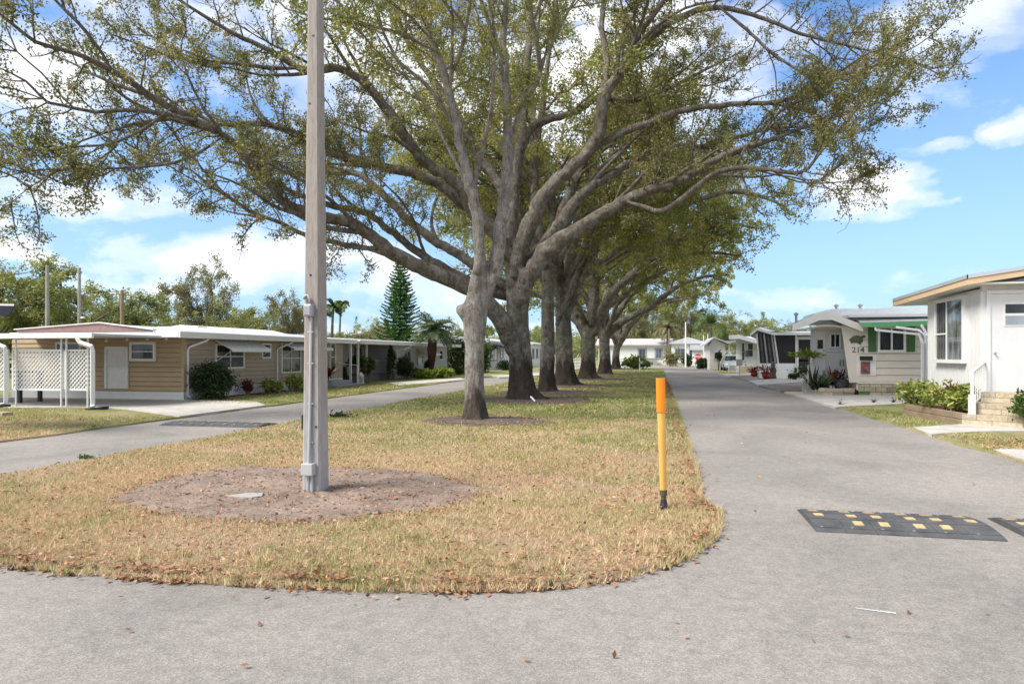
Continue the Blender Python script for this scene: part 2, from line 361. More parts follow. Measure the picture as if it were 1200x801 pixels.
STONE = blockmat('buff_block', [(.0, (.30, .235, .15)), (.35, (.46, .38, .26)), (.7, (.56, .48, .35)), (1, (.40, .35, .27))]); STONE_OLD = paint('buff_block_old', (.42, .345, .245), .85, .18, 5, .25, .3); STONEG = paint('green_block', (.10, .20, .06), .85, .15, 5, .2, .3); TIMBER = paint('weathered_timber', (.26, .19, .125), .85, .2, 5, .3, .3, stretch=(.2, .2, 2))
GLAZEDRED = paint('red_glazed_pot', (.20, .018, .015), .25, .2, 4, .05); POTG = paint('charcoal_pot', (.055, .06, .07), .5, .15, 4, .1)
REDS = paint('red_sign_face', (.52, .02, .022), .4, .05, 3, .05); NAVY = paint('navy_awning_cloth', (.008, .009, .022), .8, .2, 4, 0)
GLASS = glassmat('dark_window_glass'); GLASSB = glassmat('sky_window_glass', (.06, .085, .11), .04); GLASSG = glassmat('garden_window_glass', (.05, .055, .035), .05, .8)
CARP = paint('pale_blue_car_paint', (.42, .50, .56), .25, .03, 2, .03, 0, .3); TYRE = paint('tyre_rubber', (.022, .022, .022), .8, .1, 5, 0)
# ------------------------------------------------------------------ the setting: ground, roads, lawns
ZL = .038                                # lawns stand a little above the asphalt
def sheet(name, pts, z, mat, skirt=None):
    mb = MB(); mb.poly([(p[0], p[1], z) for p in pts])
    if skirt is not None:
        n = len(pts); ar = sum(pts[i][0]*pts[(i+1) % n][1]-pts[(i+1) % n][0]*pts[i][1] for i in range(n)); sg = 1 if ar > 0 else -1; low = []
        gs = np.random.default_rng(n)
        for i in range(n):
            a, b = Vector(pts[i-1]), Vector(pts[(i+1) % n]); t = (b-a).normalized(); nn = Vector((t.y, -t.x))*sg
            low.append(Vector(pts[i])+nn*((.02+.035*gs.random()) if skirt < -.015 else 0.0))
        for i in range(n):
            a, b, c, d = pts[i], pts[(i+1) % n], low[(i+1) % n], low[i]
            mb.poly([(d.x, d.y, skirt), (c.x, c.y, skirt), (b[0], b[1], z), (a[0], a[1], z)])
    return struct(mb, name, mat)
sheet('ground', [(-900, -400), (900, -400), (900, 1400), (-900, 1400)], -.03, TURF)
sheet('road', [(-70, -30), (70, -30), (70, 96), (-70, 96)], 0.0, ASPH)
ML, MR = -8.31, .46
front = [(0, 660), (50, 667), (100, 672), (200, 680), (330, 687), (400, 690), (480, 692), (600, 691), (650, 689), (700, 684), (740, 676), (775, 666), (805, 652), (825, 637), (836, 620), (839, 604)]
fr = [G(*p) for p in front]
med = [(-8.31, 6.6), (-8.0, 5.4), (-7.2, 4.75), (-6.2, 4.45)] + [(p.x, p.y) for p in fr] + [(.40, 7.8), (.44, 9.0), (.46, 10.5)]
# edges wander slightly
def wander(a, b, n, amp, rng):
    out = []
    for i in range(1, n):
        t = i/n; out.append((a[0]+(b[0]-a[0])*t+rng.normal()*amp, a[1]+(b[1]-a[1])*t))
    return out
rr = np.random.default_rng(5)
med_r = wander((MR, 10.5), (MR, 74), 90, .035, rr); med_l = wander((ML, 74), (ML, 6.6), 100, .035, rr)
far_end = [(MR, 74), (-.6, 76.5), (-2.2, 78), (-3.9, 78.5), (-5.6, 78), (-7.2, 76.5), (ML, 74)]
# densify the front edge with a ragged line
dense = []
for i in range(len(med)-1):
    a, b = Vector(med[i]), Vector(med[i+1]); L = (b-a).length; k = max(1, int(L/.12))
    for j in range(k):
        p = a.lerp(b, j/k); nrm = Vector((-(b-a).y, (b-a).x)).normalized()
        q = p+nrm*float(rr.normal()*.014); dense.append((q.x, q.y))
MED = dense+[med[-1]]+med_r+far_end+med_l
sheet('median_lawn', MED, ZL, TURF, -.02)
sheet('left_lawn', [(-70, 3.5), (-12.6, 3.5), (-11.9, 4.4), (-11.67, 5.5)]+wander((-11.67, 5.5), (-11.67, 92), 120, .035, rr)+[(-11.67, 92), (-70, 92)], ZL, TURF, -.02)
rl = [(5.23, 92), (5.23, 8.0), (5.4, 6.6), (6.0, 5.9), (7.0, 5.6), (70, 5.6), (70, 92)]
sheet('right_lawn', rl[:1]+wander(rl[0], rl[1], 110, .035, rr)+rl[1:], ZL, TURF, -.02)
sheet('far_lawn', [(-70, 96), (70, 96), (70, 150), (-70, 150)], ZL, TURF, -.02)
# concrete aprons and drives
def gsheet(name, pix, z, mat): return sheet(name, [(lambda p: (p.x, p.y))(G(px, py)) for px, py in pix], z, mat, -.01)
sheet('driveway', [(lambda p: (p.x, p.y))(G(*p)) for p in ((12, 479.5), (112, 479), (150, 481.5), (203, 489))]+[(-11.69, 14.9), (-11.69, 18.7)]+[(lambda p: (p.x, p.y))(G(*p)) for p in ((300, 472.5), (228, 470.5))]+[(-15.7, 20.4), (-24, 20.4), (-26, 16.9)], .062, CONC, -.01)
gsheet('front_path', [(1071, 503.5), (1092, 512), (1150, 508.5), (1206, 508), (1206, 502), (1130, 499.5)], .062, CONC)
gsheet('front_path', [(1164, 530.5), (1290, 575), (1290, 545), (1206, 531), (1185, 530)], .062, CONC)
gsheet('driveway', [(919, 460.3), (979, 479), (1064, 474.5), (1095, 471), (1095, 465), (1002, 463), (950, 459)], .062, CONC)
gsheet('driveway', [(877, 447), (888, 452.5), (945, 447.5), (960, 444.5), (915, 444)], .062, CONC)
gsheet('driveway', [(842, 438.6), (856, 441), (890, 440.3), (884, 437.5)], .062, CONC)
gsheet('gravel_bed', [(889, 453), (916, 459.6), (950, 458.5), (962, 451), (946, 448)], .065, SHELL)
gsheet('gravel_bed', [(857, 441.5), (875, 446.5), (914, 443.5), (905, 440)], .065, SHELL)
gsheet('driveway', [(575, 440.5), (585, 443.2), (640, 440), (640, 437.5)], .062, CONC)
gsheet('walkway', [(455, 449.5), (470, 452.5), (545, 445.8), (540, 443.5)], .062, CONC)
# kerb timber by the second right-hand lot
# bare dirt round the pole, mulch rings round the trunks: softly uneven sheets
def patch(name, cx, cy, rx, ry, mat, seed, z=ZL+.006, amp=.018, dome=.0):
    g = np.random.default_rng(seed); nr, na = 14, 72; mb = MB()
    ph = g.random(6)*6.28; pts = [(cx, cy, z+dome)]
    edge = [1+.05*math.sin(3*a+ph[0])+.04*math.sin(5*a+ph[1])+.03*math.sin(9*a+ph[2])+.02*g.normal() for a in np.linspace(0, 2*math.pi, na, endpoint=False)]
    for i in range(1, nr+1):
        for j in range(na):
            a = 2*math.pi*j/na; q = i/nr*edge[j]
            zz = z+dome*(1-(i/nr)**2)+(g.random()*amp if i < nr else -.004)
            pts.append((cx+rx*q*math.cos(a), cy+ry*q*math.sin(a), zz))
    mb.v = pts
    for j in range(na):
        mb.f.append((0, 1+j, 1+(j+1) % na)); mb.m.append(0)
    for i in range(nr-1):
        for j in range(na):
            jj = (j+1) % na; mb.f.append((1+i*na+j, 1+(i+1)*na+j, 1+(i+1)*na+jj, 1+i*na+jj)); mb.m.append(0)
    return struct(mb, name, mat, smooth=True)
dc = c2w(-2.42, 7.85)
patch('dirt_patch', dc[0]-.02, dc[1]+.02, 2.08, 1.50, DIRT, 3, amp=.045)
BARE = [(dc[0]-.02, dc[1]+.02, 2.0, 1.42)]
TREES = [(557, 494, 16.0), (612, 470, 23.3), (640, 461, 27.8), (662, 453, 33.7), (688, 445, 42.7), (708, 439.5, 53.0), (721, 433, 71.0)]
TB = []
for i, (px, py, d) in enumerate(TREES):
    p = at(px, HY+F*EYE/d, d); TB.append(p)
    rx, ry = (1.55, 1.15) if i == 0 else (2.3, 1.9)
    patch('mulch_bed', p.x+.25, p.y, rx, ry, MULCH, 20+i, dome=.05); BARE.append((p.x+.25, p.y, rx*.93, ry*.93))
mbed = MB()
PATHS = [[(lambda p: (p.x, p.y))(G(*q)) for q in pix] for pix in ([(1071, 503.5), (1092, 512), (1150, 508.5), (1206, 508), (1206, 502), (1130, 499.5)], [(1164, 530.5), (1290, 575), (1290, 545), (1206, 531), (1185, 530)], [(919, 460.3), (979, 479), (1064, 474.5), (1095, 471), (1095, 465), (1002, 463), (950, 459)])]
# ------------------------------------------------------------------ grass and fallen leaves (nobody could count them)
def inside(px, py, poly):
    poly = np.array(poly); x, y = poly[:, 0], poly[:, 1]; xj, yj = np.roll(x, 1), np.roll(y, 1)
    c = np.zeros(len(px), bool)
    for i in range(len(x)):
        m = ((y[i] > py) != (yj[i] > py))
        if y[i] == yj[i]: continue
        c ^= m & (px < (xj[i]-x[i])*(py-y[i])/(yj[i]-y[i])+x[i])
    return c
def bare(x, y):
    b = np.zeros(len(x), bool)
    for (cx, cy, rx, ry) in BARE: b |= ((x-cx)/rx)**2+((y-cy)/ry)**2 < 1
    return b
def blades(x, y, h, w, rng, z=ZL):
    n = len(x); a = rng.random(n)*6.283; lean = rng.normal(size=(n, 2))*.55
    H = h*(.5+.9*rng.random(n)); W = w*(.7+.6*rng.random(n))
    bx, by = np.cos(a)*W*.5, np.sin(a)*W*.5
    base = np.stack([x, y, np.full(n, z-.004)], 1)
    p0 = base+np.stack([bx, by, np.zeros(n)], 1); p1 = base-np.stack([bx, by, np.zeros(n)], 1)
    tip = base+np.stack([lean[:, 0]*H, lean[:, 1]*H, H], 1)
    return np.stack([p0, p1, tip], 1)
g = np.random.default_rng(2); BV = []
def grow_zone(x0, x1, y0, y1, dens, h, w, poly=None, keepout=True):
    n = int((x1-x0)*(y1-y0)*dens); x = x0+(x1-x0)*g.random(n); y = y0+(y1-y0)*g.random(n)
    k = np.ones(n, bool)
    if poly is not None: k &= inside(x, y, poly)
    if keepout: k &= ~bare(x, y)
    for pp in PATHS: k &= ~inside(x, y, pp)
    # patchy cover
    pn = np.sin(x*1.9+1.3*np.sin(y*1.1))+np.sin(y*2.3+1.7*np.sin(x*.8))+np.sin((x+y)*4.1)*.5
    k &= g.random(n) < np.clip(.72+.22*pn, .25, 1)
    BV.append(blades(x[k], y[k], h, w, g))
near_poly = MED
grow_zone(-8.4, .6, 3.6, 7.2, 5200, .042, .0065, near_poly)
grow_zone(-8.4, .6, 7.2, 11, 2900, .045, .009, near_poly)
grow_zone(-8.4, .6, 11, 18, 1100, .05, .014, near_poly)
grow_zone(-8.4, .5, 18, 32, 380, .055, .026, near_poly)
grow_zone(-8.4, .5, 32, 72, 70, .06, .05, near_poly)
grow_zone(-16, -11.7, 9.5, 14.8, 1300, .05, .013); grow_zone(-19, -15.6, 11, 16.4, 900, .05, .015)
grow_zone(-15.2, -11.7, 19.5, 34, 330, .055, .024); grow_zone(5.27, 6.2, 10, 13.6, 2500, .045, .010)
grow_zone(5.27, 6.2, 16.8, 23.2, 900, .05, .016)
grow_zone(5.27, 7.6, 6.6, 14.4, 1500, .045, .011); grow_zone(5.27, 6.3, 14.4, 17, 1300, .045, .012)
# taller green tufts along the street end
n = 150; tx = []; ty = []
for i in range(n):
    p = Vector(dense[int(g.integers(20, len(dense)-2))]); q = p.lerp(Vector((-3.2, 8)), .02+.10*g.random()) if i < 90 else Vector((-7+7*g.random(), 4.4+4*g.random()))
    m = int(g.integers(14, 40)); tx.append(q.x+g.normal(size=m)*.035); ty.append(q.y+g.normal(size=m)*.035)
tx = np.concatenate(tx); ty = np.concatenate(ty); k = inside(tx, ty, MED) & ~bare(tx, ty)
BV.append(blades(tx[k], ty[k], .075, .008, g))
ee = np.array(dense+[(MR, y) for y in np.arange(10.5, 26, .12)]); ii = g.integers(0, len(ee), 34000); ex = ee[ii, 0]+(g.random(34000)-.5)*.15; ey = ee[ii, 1]+(g.random(34000)-.5)*.13
cl_ = g.random(34000) < np.clip(.70+.4*np.sin(ex*3.7+1.3*np.sin(ex*9)), .1, 1)
BV.append(blades(ex[cl_], ey[cl_], .055, .008, g, .02))
grass = qmesh('grass', np.concatenate(BV), BLADE, k=3); tag(grass, 'short dry grass blades over the lawns', 'grass', kind='stuff')
LC = []
def litter(x, y, z, s, flat=.75): LC.append(leaf_quads(np.stack([x, y, z+g.random(len(x))*.02+s*.12], 1), s, g, .5, flat))
ed = np.array(dense+[(MR, y) for y in np.arange(10.5, 40, .12)])
cen = np.array([-3.6, 8.0])
for rep, off, amt in ((60, .01, .03), (36, .06, .06), (34, -.04, .04), (16, .3, .25)):
    e = ed[g.integers(0, len(ed), rep*len(ed)//2)]; dirv = cen-e; dirv[e[:, 1] > 8] = (-1, 0); dirv /= np.linalg.norm(dirv, axis=1, keepdims=True)
    clump = .5+.5*np.sin(e[:, 0]*5.3+2*np.sin(e[:, 1]*3.1))+.3*np.sin(e[:, 0]*13)
    kk = g.random(len(e)) < np.clip(clump, .12, 1)
    e = e+np.stack([-dirv[:, 1], dirv[:, 0]], 1)*(g.random((len(e), 1))-.5)*.16
    p = (e+dirv*(off+g.normal(size=(len(e), 1))*amt))[kk]
    ins = inside(p[:, 0], p[:, 1], MED); litter(p[:, 0], p[:, 1], np.where(ins, ZL+.01, .004), .048)
n = 18000; x = -8.3+8.7*g.random(n); y = 4.2+13*g.random(n)**1.3; k = inside(x, y, MED); litter(x[k], y[k], ZL+.022, .040)
n = 2200; x = -8.3+8.7*g.random(n); y = 16+36*g.random(n); k = inside(x, y, MED); litter(x[k], y[k], ZL+.02, .10)
for bi, (cx, cy, rx, ry) in enumerate(BARE[:3]):
    n = 130 if bi == 0 else 420; a = g.random(n)*6.28; q = np.sqrt(g.random(n)); litter(cx+rx*q*np.cos(a), cy+ry*q*np.sin(a), ZL+.028, .055)
n = 46; x = -4+9*g.random(n); y = 2.6+2.5*g.random(n); litter(x, y, .003, .045)
n = 90; x = .5+4.7*g.random(n); y = 8+35*g.random(n); litter(x, y, .003, .06)
n = 1700; x = 5.3+2.0*g.random(n); y = 8+6.2*g.random(n); k = ~(inside(x, y, PATHS[0]) | inside(x, y, PATHS[1])); litter(x[k], y[k], ZL+.02, .06)
n = 900; x = -15.3+3.5*g.random(n); y = 9+25*g.random(n); k = (y < 14.6) | (y > 19.2); litter(x[k], y[k], ZL+.02, .08)
tag(qmesh('fallen_leaves', np.concatenate(LC), LITTER), 'brown fallen oak leaves drifted along the lawn edges', 'leaves', kind='stuff')
lip = MB(); rl_ = np.random.default_rng(17)
for e0 in dense[10:]:
    for _ in range(int(max(0, 4.5*math.sin(e0[0]*4.1+2*math.sin(e0[1]*5))+2))):
        q = Vector((e0[0]+(rl_.random()-.5)*.15, e0[1]+rl_.normal()*.022+.018)); s_ = .006+rl_.random()**2*.022; h_ = .012+rl_.random()*.035
        lip.lathe((q.x, q.y, 0), [(s_*1.2, 0), (s_, h_*.6), (s_*.45, h_), (.001, h_*1.05)], 5)
tag(lip.build('soil_crumbs', soil_mat('dark_thatch', (.07, .05, .035), (.26, .18, .12), 30)), 'dark crumbled soil and thatch along the cut lawn edge', 'soil', kind='stuff')
cl = MB()
for _ in range(420):
    a = rl_.random()*6.28; q = math.sqrt(rl_.random()); x, y = dc[0]+1.95*q*math.cos(a), dc[1]+1.38*q*math.sin(a); s_ = .006+.03*rl_.random()**3
    cl.lathe((x, y, ZL+.012), [(s_*1.3, 0), (s_, s_*.5), (s_*.4, s_*.8), (.001, s_*.85)], 5)
tag(cl.build('dirt_clods', DIRT), 'loose dirt clods scattered over the bare patch by the pole', 'soil', kind='stuff')
rg_ = np.random.default_rng(6); a_ = rg_.random(900)*6.28; q_ = 1.0+rg_.normal(size=900)*.03
tag(qmesh('fallen_leaves', leaf_quads(np.stack([dc[0]+2.05*q_*np.cos(a_), dc[1]+1.47*q_*np.sin(a_), np.full(900, ZL+.02)], 1), .042, rg_, .5, .7), LITTER), 'brown leaf litter caught round the rim of the bare dirt', 'leaves', kind='stuff')
# scratch of old white paint on the asphalt
a, b2 = G(1003, 712.5), G(1050, 718.5); d = (b2-a).normalized(); w = Vector((-d.y, d.x, 0))*.009
mb = MB(); mb.poly([a-w*.4+Vector((0, 0, .004)), b2-w+Vector((0, 0, .004)), b2+w+Vector((0, 0, .004)), a+w*.6+Vector((0, 0, .004))]); struct(mb, 'road_marking', WHITE)
# loose concrete piece in the dirt
p = G(291, 588); mb = MB(); q = [(-.20, -.10), (.12, -.12), (.18, -.02), (.10, .13), (-.07, .08)]
mb.prism([(p.x+a, p.y+b, ZL+.012) for a, b in q], (0, .0, .035)); o = mb.build('concrete_slab', SLABC, bevel=.006)
tag(o, 'small flat broken concrete slab lying in the dirt beside the pole', 'slab')
# ------------------------------------------------------------------ trees
def smooth_path(P, Rr, step):
    """Catmull-Rom through points, resampled"""
    P = [np.array(p, float) for p in P]; out = []; rad = []
    n = len(P)
    for i in range(n-1):
        p0, p1, p2, p3 = P[max(i-1, 0)], P[i], P[i+1], P[min(i+2, n-1)]
        k = max(1, int(np.linalg.norm(p2-p1)/step))
        for j in range(k):
            t = j/k
            out.append(.5*((2*p1)+(-p0+p2)*t+(2*p0-5*p1+4*p2-p3)*t*t+(-p0+3*p1-3*p2+p3)*t**3)); rad.append(Rr[i]+(Rr[i+1]-Rr[i])*t)
    out.append(P[-1]); rad.append(Rr[-1]); return np.array(out), np.array(rad)
def pix_limb(pts, d0, d1, step=.2):
    n = len(pts); s = [0]
    for i in range(1, n): s.append(s[-1]+math.hypot(pts[i][0]-pts[i-1][0], pts[i][1]-pts[i-1][1]))
    P, Rr = [], []
    for i, (px, py, r) in enumerate(pts):
        d = d0+(d1-d0)*s[i]/s[-1]; P.append(tuple(at(px, py, d))); Rr.append(r/F*d)
    return smooth_path(P, Rr, step)
def sub_branches(limbs, rng, spacing, lens, start=.25, up=.10, twig=(.35, .8), twig_gap=.33, rmax=.3, ymin=None, zmin=None):
    """side branches along limbs and twigs along those; returns (branch paths, twig paths)"""
    br, tw = [], []
    for P, Rr in limbs:
        seg = np.linalg.norm(np.diff(P, axis=0), axis=1); s = np.concatenate([[0], np.cumsum(seg)]); L = s[-1]
        x = start*L+rng.random()*spacing
        while x < L:
            i = min(np.searchsorted(s, x), len(P)-1); p = P[i]; t = unit(P[min(i+1, len(P)-1)]-P[max(i-1, 0)])
            if Rr[i] < rmax:
                q = rng.normal(size=3); q[2] = q[2]*.75+.25; q = unit(q-t*np.dot(q, t))
                d = unit(t*.55+q*.85); ln = rng.uniform(*lens)*(1-.45*x/L)
                if zmin is not None and p[2] < zmin and d[2] < 0: d[2] = abs(d[2])
                k = max(3, int(ln/.28)); pts = [p]; r0 = min(Rr[i]*.55, .016*ln+.008)
                for j in range(k):
                    d = unit(d+rng.normal(size=3)*.22+np.array([0, 0, up*.6])); pts.append(pts[-1]+d*(ln/k))
                rad = np.linspace(max(r0, .022), .009, k+1); br.append((np.array(pts), rad))
                y = ln*.15+rng.random()*twig_gap
                while y < ln:
                    j = min(int(y/ln*k), k-1); pp = pts[j]+(pts[j+1]-pts[j])*(y/ln*k-j); td = unit(pts[j+1]-pts[j])
                    q = rng.normal(size=3); q = unit(q-td*np.dot(q, td)); dd = unit(td*.6+q*.8); tl = rng.uniform(*twig)
                    tp = [pp]
                    for _ in range(3):
                        dd = unit(dd+rng.normal(size=3)*.3+np.array([0, 0, .05])); tp.append(tp[-1]+dd*tl/3)
                    tw.append(np.array(tp)); y += twig_gap*(.6+.8*rng.random())
                tw.append(np.array(pts[-3:]))
            x += spacing*(.55+.9*rng.random())
        tw.append(P[-3:])
    return br, tw
def leaves_on(tw, per, spread, rng, keep=None):
    T = [t for t in tw if keep is None or rng.random() < keep(t[-1])]
    if not T: return np.zeros((0, 3))
    C = []
    for t in T:
        n = max(2, int(rng.poisson(per))); u = rng.random(n)**.7*(len(t)-1); i = np.minimum(u.astype(int), len(t)-2); f = (u-i)[:, None]
        C.append(t[i]*(1-f)+t[i+1]*f+rng.normal(size=(n, 3))*spread)
    return np.concatenate(C)
from mathutils import noise as mn
def knobbly(seed, amt=.06, flare=None):
    base = _knobbly(seed, amt, flare); off = Vector((seed*3.7, seed*1.3, seed*.7))
    return lambda i, j, p: base(i, j, p)*(1+.10*mn.noise((p+off)*1.6+Vector((math.cos(j*.45), math.sin(j*.45), 0))*.8)+.07*mn.noise((p+off)*4.5+Vector((math.cos(j*.45), math.sin(j*.45), 0))*1.6))
def _knobbly(seed, amt=.06, flare=None):
    g2 = np.random.default_rng(seed); ph = g2.random(5)*6.28
    def f(i, j, p):
        th = j*2*math.pi/18
        v = 1+amt*(math.sin(2*th+ph[0]+p.z*1.3)+.7*math.sin(3*th+ph[1]-p.z*2.1)+.5*math.sin(5*th+p.z*3.3+ph[2]))
        if flare:
            q = max(0, 1-p.z/flare); v *= 1+.16*q*q+q*q*.16*math.sin(5*th+ph[3])+q*q*.09*math.sin(8*th+ph[4])
        return v
    return f
def make_oak(base, label, trunk, limbs, seed, barks, leaf, spacing, lens, per, lsize, spread=.10, kind='oak_tree', twigmesh=True, extra=None, start=.22, twig_gap=.33, zmin=None, keep=None, group='oaks in a row down the median', cat='tree', blend=.7, vox=.045, forks=(.40, (2.4, 4.6))):
    rng = np.random.default_rng(seed); t = thing(kind, (base.x, base.y, 0), label, cat, group)
    mb = MB(); P, Rr = trunk; mb.tube([Vector(p) for p in P], list(Rr), 22, lump=knobbly(seed, .05, 1.0))
    if extra: extra(mb)
    parts = []
    for k, (P2, R2) in enumerate(limbs):
        Pn = P2.copy()
        if len(P2) > 6: Pn[2:] += rng.normal(size=P2[2:].shape)*np.minimum(R2[2:, None]*.12, .025)
        lf = knobbly(seed+k, .045); dd = np.linalg.norm(P-P2[0], axis=1).min(); q = 0
        if blend and dd < 1.1 and len(Pn) > 9:
            seg = np.concatenate([[0], np.cumsum(np.linalg.norm(np.diff(Pn, axis=0), axis=1))]); L0 = blend+R2[0]*3.0; q = int(np.searchsorted(seg, L0)); q = min(q, len(Pn)-4)
            R3 = R2.copy(); m_ = min(4, q); R3[:m_] *= np.linspace(.7, 1, m_)
            mb.tube([Vector(p) for p in Pn[:q+1]], list(R3[:q+1]), 14, lump=lf)
            q = max(0, q-2)
        parts.append((Pn[q:], np.maximum(R2[q:]*(.985 if q else 1), .008), lf, q))
    tk = mb.build('trunk', barks[0], t, smooth=True)
    if blend:
        rm = tk.modifiers.new('fuse', 'REMESH'); rm.mode = 'VOXEL'; rm.voxel_size = vox; rm.use_smooth_shade = True
        sm = tk.modifiers.new('soften', 'SMOOTH'); sm.factor = .5; sm.iterations = 5
    for Pn, Rt, lf, q in parts:
        if not q: Rt = Rt.copy(); m_ = min(5, len(Rt)-1); Rt[:m_] *= np.linspace(.45, 1, m_)
        m2 = MB(); m2.tube([Vector(p) for p in Pn], list(Rt), 12 if Rt[0] > .06 else 7, lump=lf); m2.build('limb', barks[1], t, smooth=True)
    fk = fork_limbs(limbs, rng, *forks) if forks else []
    br, tw = sub_branches(limbs+fk, rng, spacing, lens, start, twig_gap=twig_gap, zmin=zmin)
    m3 = MB()
    for P, Rr in fk: m3.tube([Vector(p) for p in P], list(Rr), 7, cap=False)
    for P, Rr in br: m3.tube([Vector(p) for p in P], list(Rr), 5, cap=False)
    if twigmesh:
        for P in tw: m3.tube([Vector(p) for p in P], [.010, .009, .007, .004][:len(P)], 3, cap=False)
    C = leaves_on(tw, per, spread, rng, keep)
    crown_mesh('crown', m3, leaf_quads(C, lsize, rng, .46), barks[1], leaf, t)
    return t
def fork_limbs(limbs, rng, per_m, lens, qmin=.28, rmin=.012):
    """secondary limbs that leave a limb at a narrow angle and arch along with it"""
    out = []
    for P, Rr in limbs:
        seg = np.linalg.norm(np.diff(P, axis=0), axis=1); L = seg.sum(); n = max(1, int(L*per_m+rng.random()))
        for _ in range(n):
            i = int(len(P)*rng.uniform(qmin, .86)); i = min(max(i, 1), len(P)-2); t = unit(P[i+1]-P[i-1]); q = rng.normal(size=3); q[2] = q[2]*.6+.1; q = unit(q-t*np.dot(q, t))
            d = unit(t+q*rng.uniform(.35, .9)); ln = rng.uniform(*lens)*(.55+.6*min(1, Rr[i]/.12)); k = max(5, int(ln/.3)); pts = [P[i]]; bend = rng.normal(size=3)*.05+np.array([0, 0, .035])
            for j in range(k): d = unit(d+bend+rng.normal(size=3)*.09); pts.append(pts[-1]+d*ln/k)
            r0 = max(rmin, Rr[i]*rng.uniform(.35, .6)); out.append((np.array(pts), np.linspace(1, .12, k+1)**.9*r0+.006))
    return out
def vpath(pts, step=.3): return smooth_path([p[:3] for p in pts], [p[3] for p in pts], step)
def arc_limb(p0, az, reach, rise, r0, rng, sag=.0):
    """a limb leaving p0 steeply and levelling out"""
    pts = []
    for k in range(7):
        t = k/6; h = reach*(t**1.15); z = rise*(1-(1-t)**1.7)-sag*t*t
        pts.append((p0[0]+math.cos(az)*h+rng.normal()*.12*t*2, p0[1]+math.sin(az)*h+rng.normal()*.12*t*2, p0[2]+z, r0*(1-t)**.8+.015))
        az += rng.normal()*.08
    return vpath(pts, .35)
# a patchy crown: leaf tufts thin out in slow waves
def patchy(seed, lo=.35):
    ph = np.random.default_rng(seed).random(6)*6.28
    def f(p):
        v = math.sin(p[0]*.9+ph[0]+math.sin(p[2]*.8+ph[1]))+math.sin(p[1]*.8+ph[2]+math.sin(p[0]*.7))+math.sin(p[2]*1.3+ph[3]+p[0]*.4)
        return min(1, max(lo, .66+.3*v))
    return f
# --- first tree: slender, pale, two stems
b1 = TB[0]
tr = pix_limb([(557, 496, 16.5), (557, 489, 13.6), (556, 470, 11.8), (556, 440, 11), (556, 405, 11.6), (556, 380, 13), (557, 362, 13.6), (559, 346, 11), (562, 334, 7), (564, 326, 3)], 16, 16, .2)
L1 = [pix_limb([(555, 368, 10), (556, 352, 10), (559, 324, 8.2), (562, 300, 7.4), (562, 270, 7), (556, 238, 6.6), (543, 187, 6), (532, 135, 5.4), (517, 75, 4.6), (502, 37, 4), (491, 0, 3.4), (478, -50, 2.4), (470, -100, 1.2)], 16, 15.2),
      pix_limb([(560, 368, 10.5), (567, 354, 10), (576, 330, 9), (582, 310, 8.6), (586, 275, 8), (590, 237, 7.4), (595, 190, 6.6), (596, 150, 5.8), (594, 112, 5.2), (590, 56, 4.4), (592, 19, 3.8), (597, -40, 2.6), (600, -100, 1.2)], 16, 16.6),
      pix_limb([(595, 180, 4.6), (604, 150, 4.2), (618, 116, 3.8), (633, 86, 3.2), (629, 50, 2.8), (621, 5, 2.2), (618, -40, 1.2)], 16.4, 17.2),
      pix_limb([(536, 155, 3.2), (515, 120, 2.8), (495, 95, 2.4), (470, 75, 2), (450, 40, 1.6), (440, 0, 1)], 15.7, 14.2),
      pix_limb([(524, 100, 3), (540, 60, 2.6), (548, 20, 2.2), (556, -30, 1.4)], 15.6, 14.0),
      pix_limb([(594, 112, 3), (572, 70, 2.6), (560, 30, 2), (545, -10, 1.2)], 16.4, 18),
      pix_limb([(631, 80, 2.2), (650, 45, 1.9), (668, 10, 1.5), (690, -30, 1)], 16.9, 16.0),
      pix_limb([(506, 47, 2.6), (480, 20, 2.1), (440, -10, 1.7), (400, -30, 1.1)], 15.3, 13.6),
      pix_limb([(513, 62, 2.6), (470, 40, 2.1), (420, 28, 1.7), (370, 20, 1.2), (335, 10, .8)], 15.4, 13.8)]
def stub(mb):
    c = at(538, 362, 15.9)
    mb.tube([at(550, 372, 16), at(545, 366, 15.95), at(539, 361, 15.9), at(537, 358, 15.88)], [.2, .19, .14, .07], 12, lump=knobbly(77, .08))
make_oak(b1, 'slender pale oak with two upright stems, nearest the concrete pole', tr, L1, 101, (BARK1, BARK1), LEAF2, .40, (.9, 2.3), 64, .08, .085, extra=stub, start=.36, keep=patchy(1, .45), twig_gap=.2)
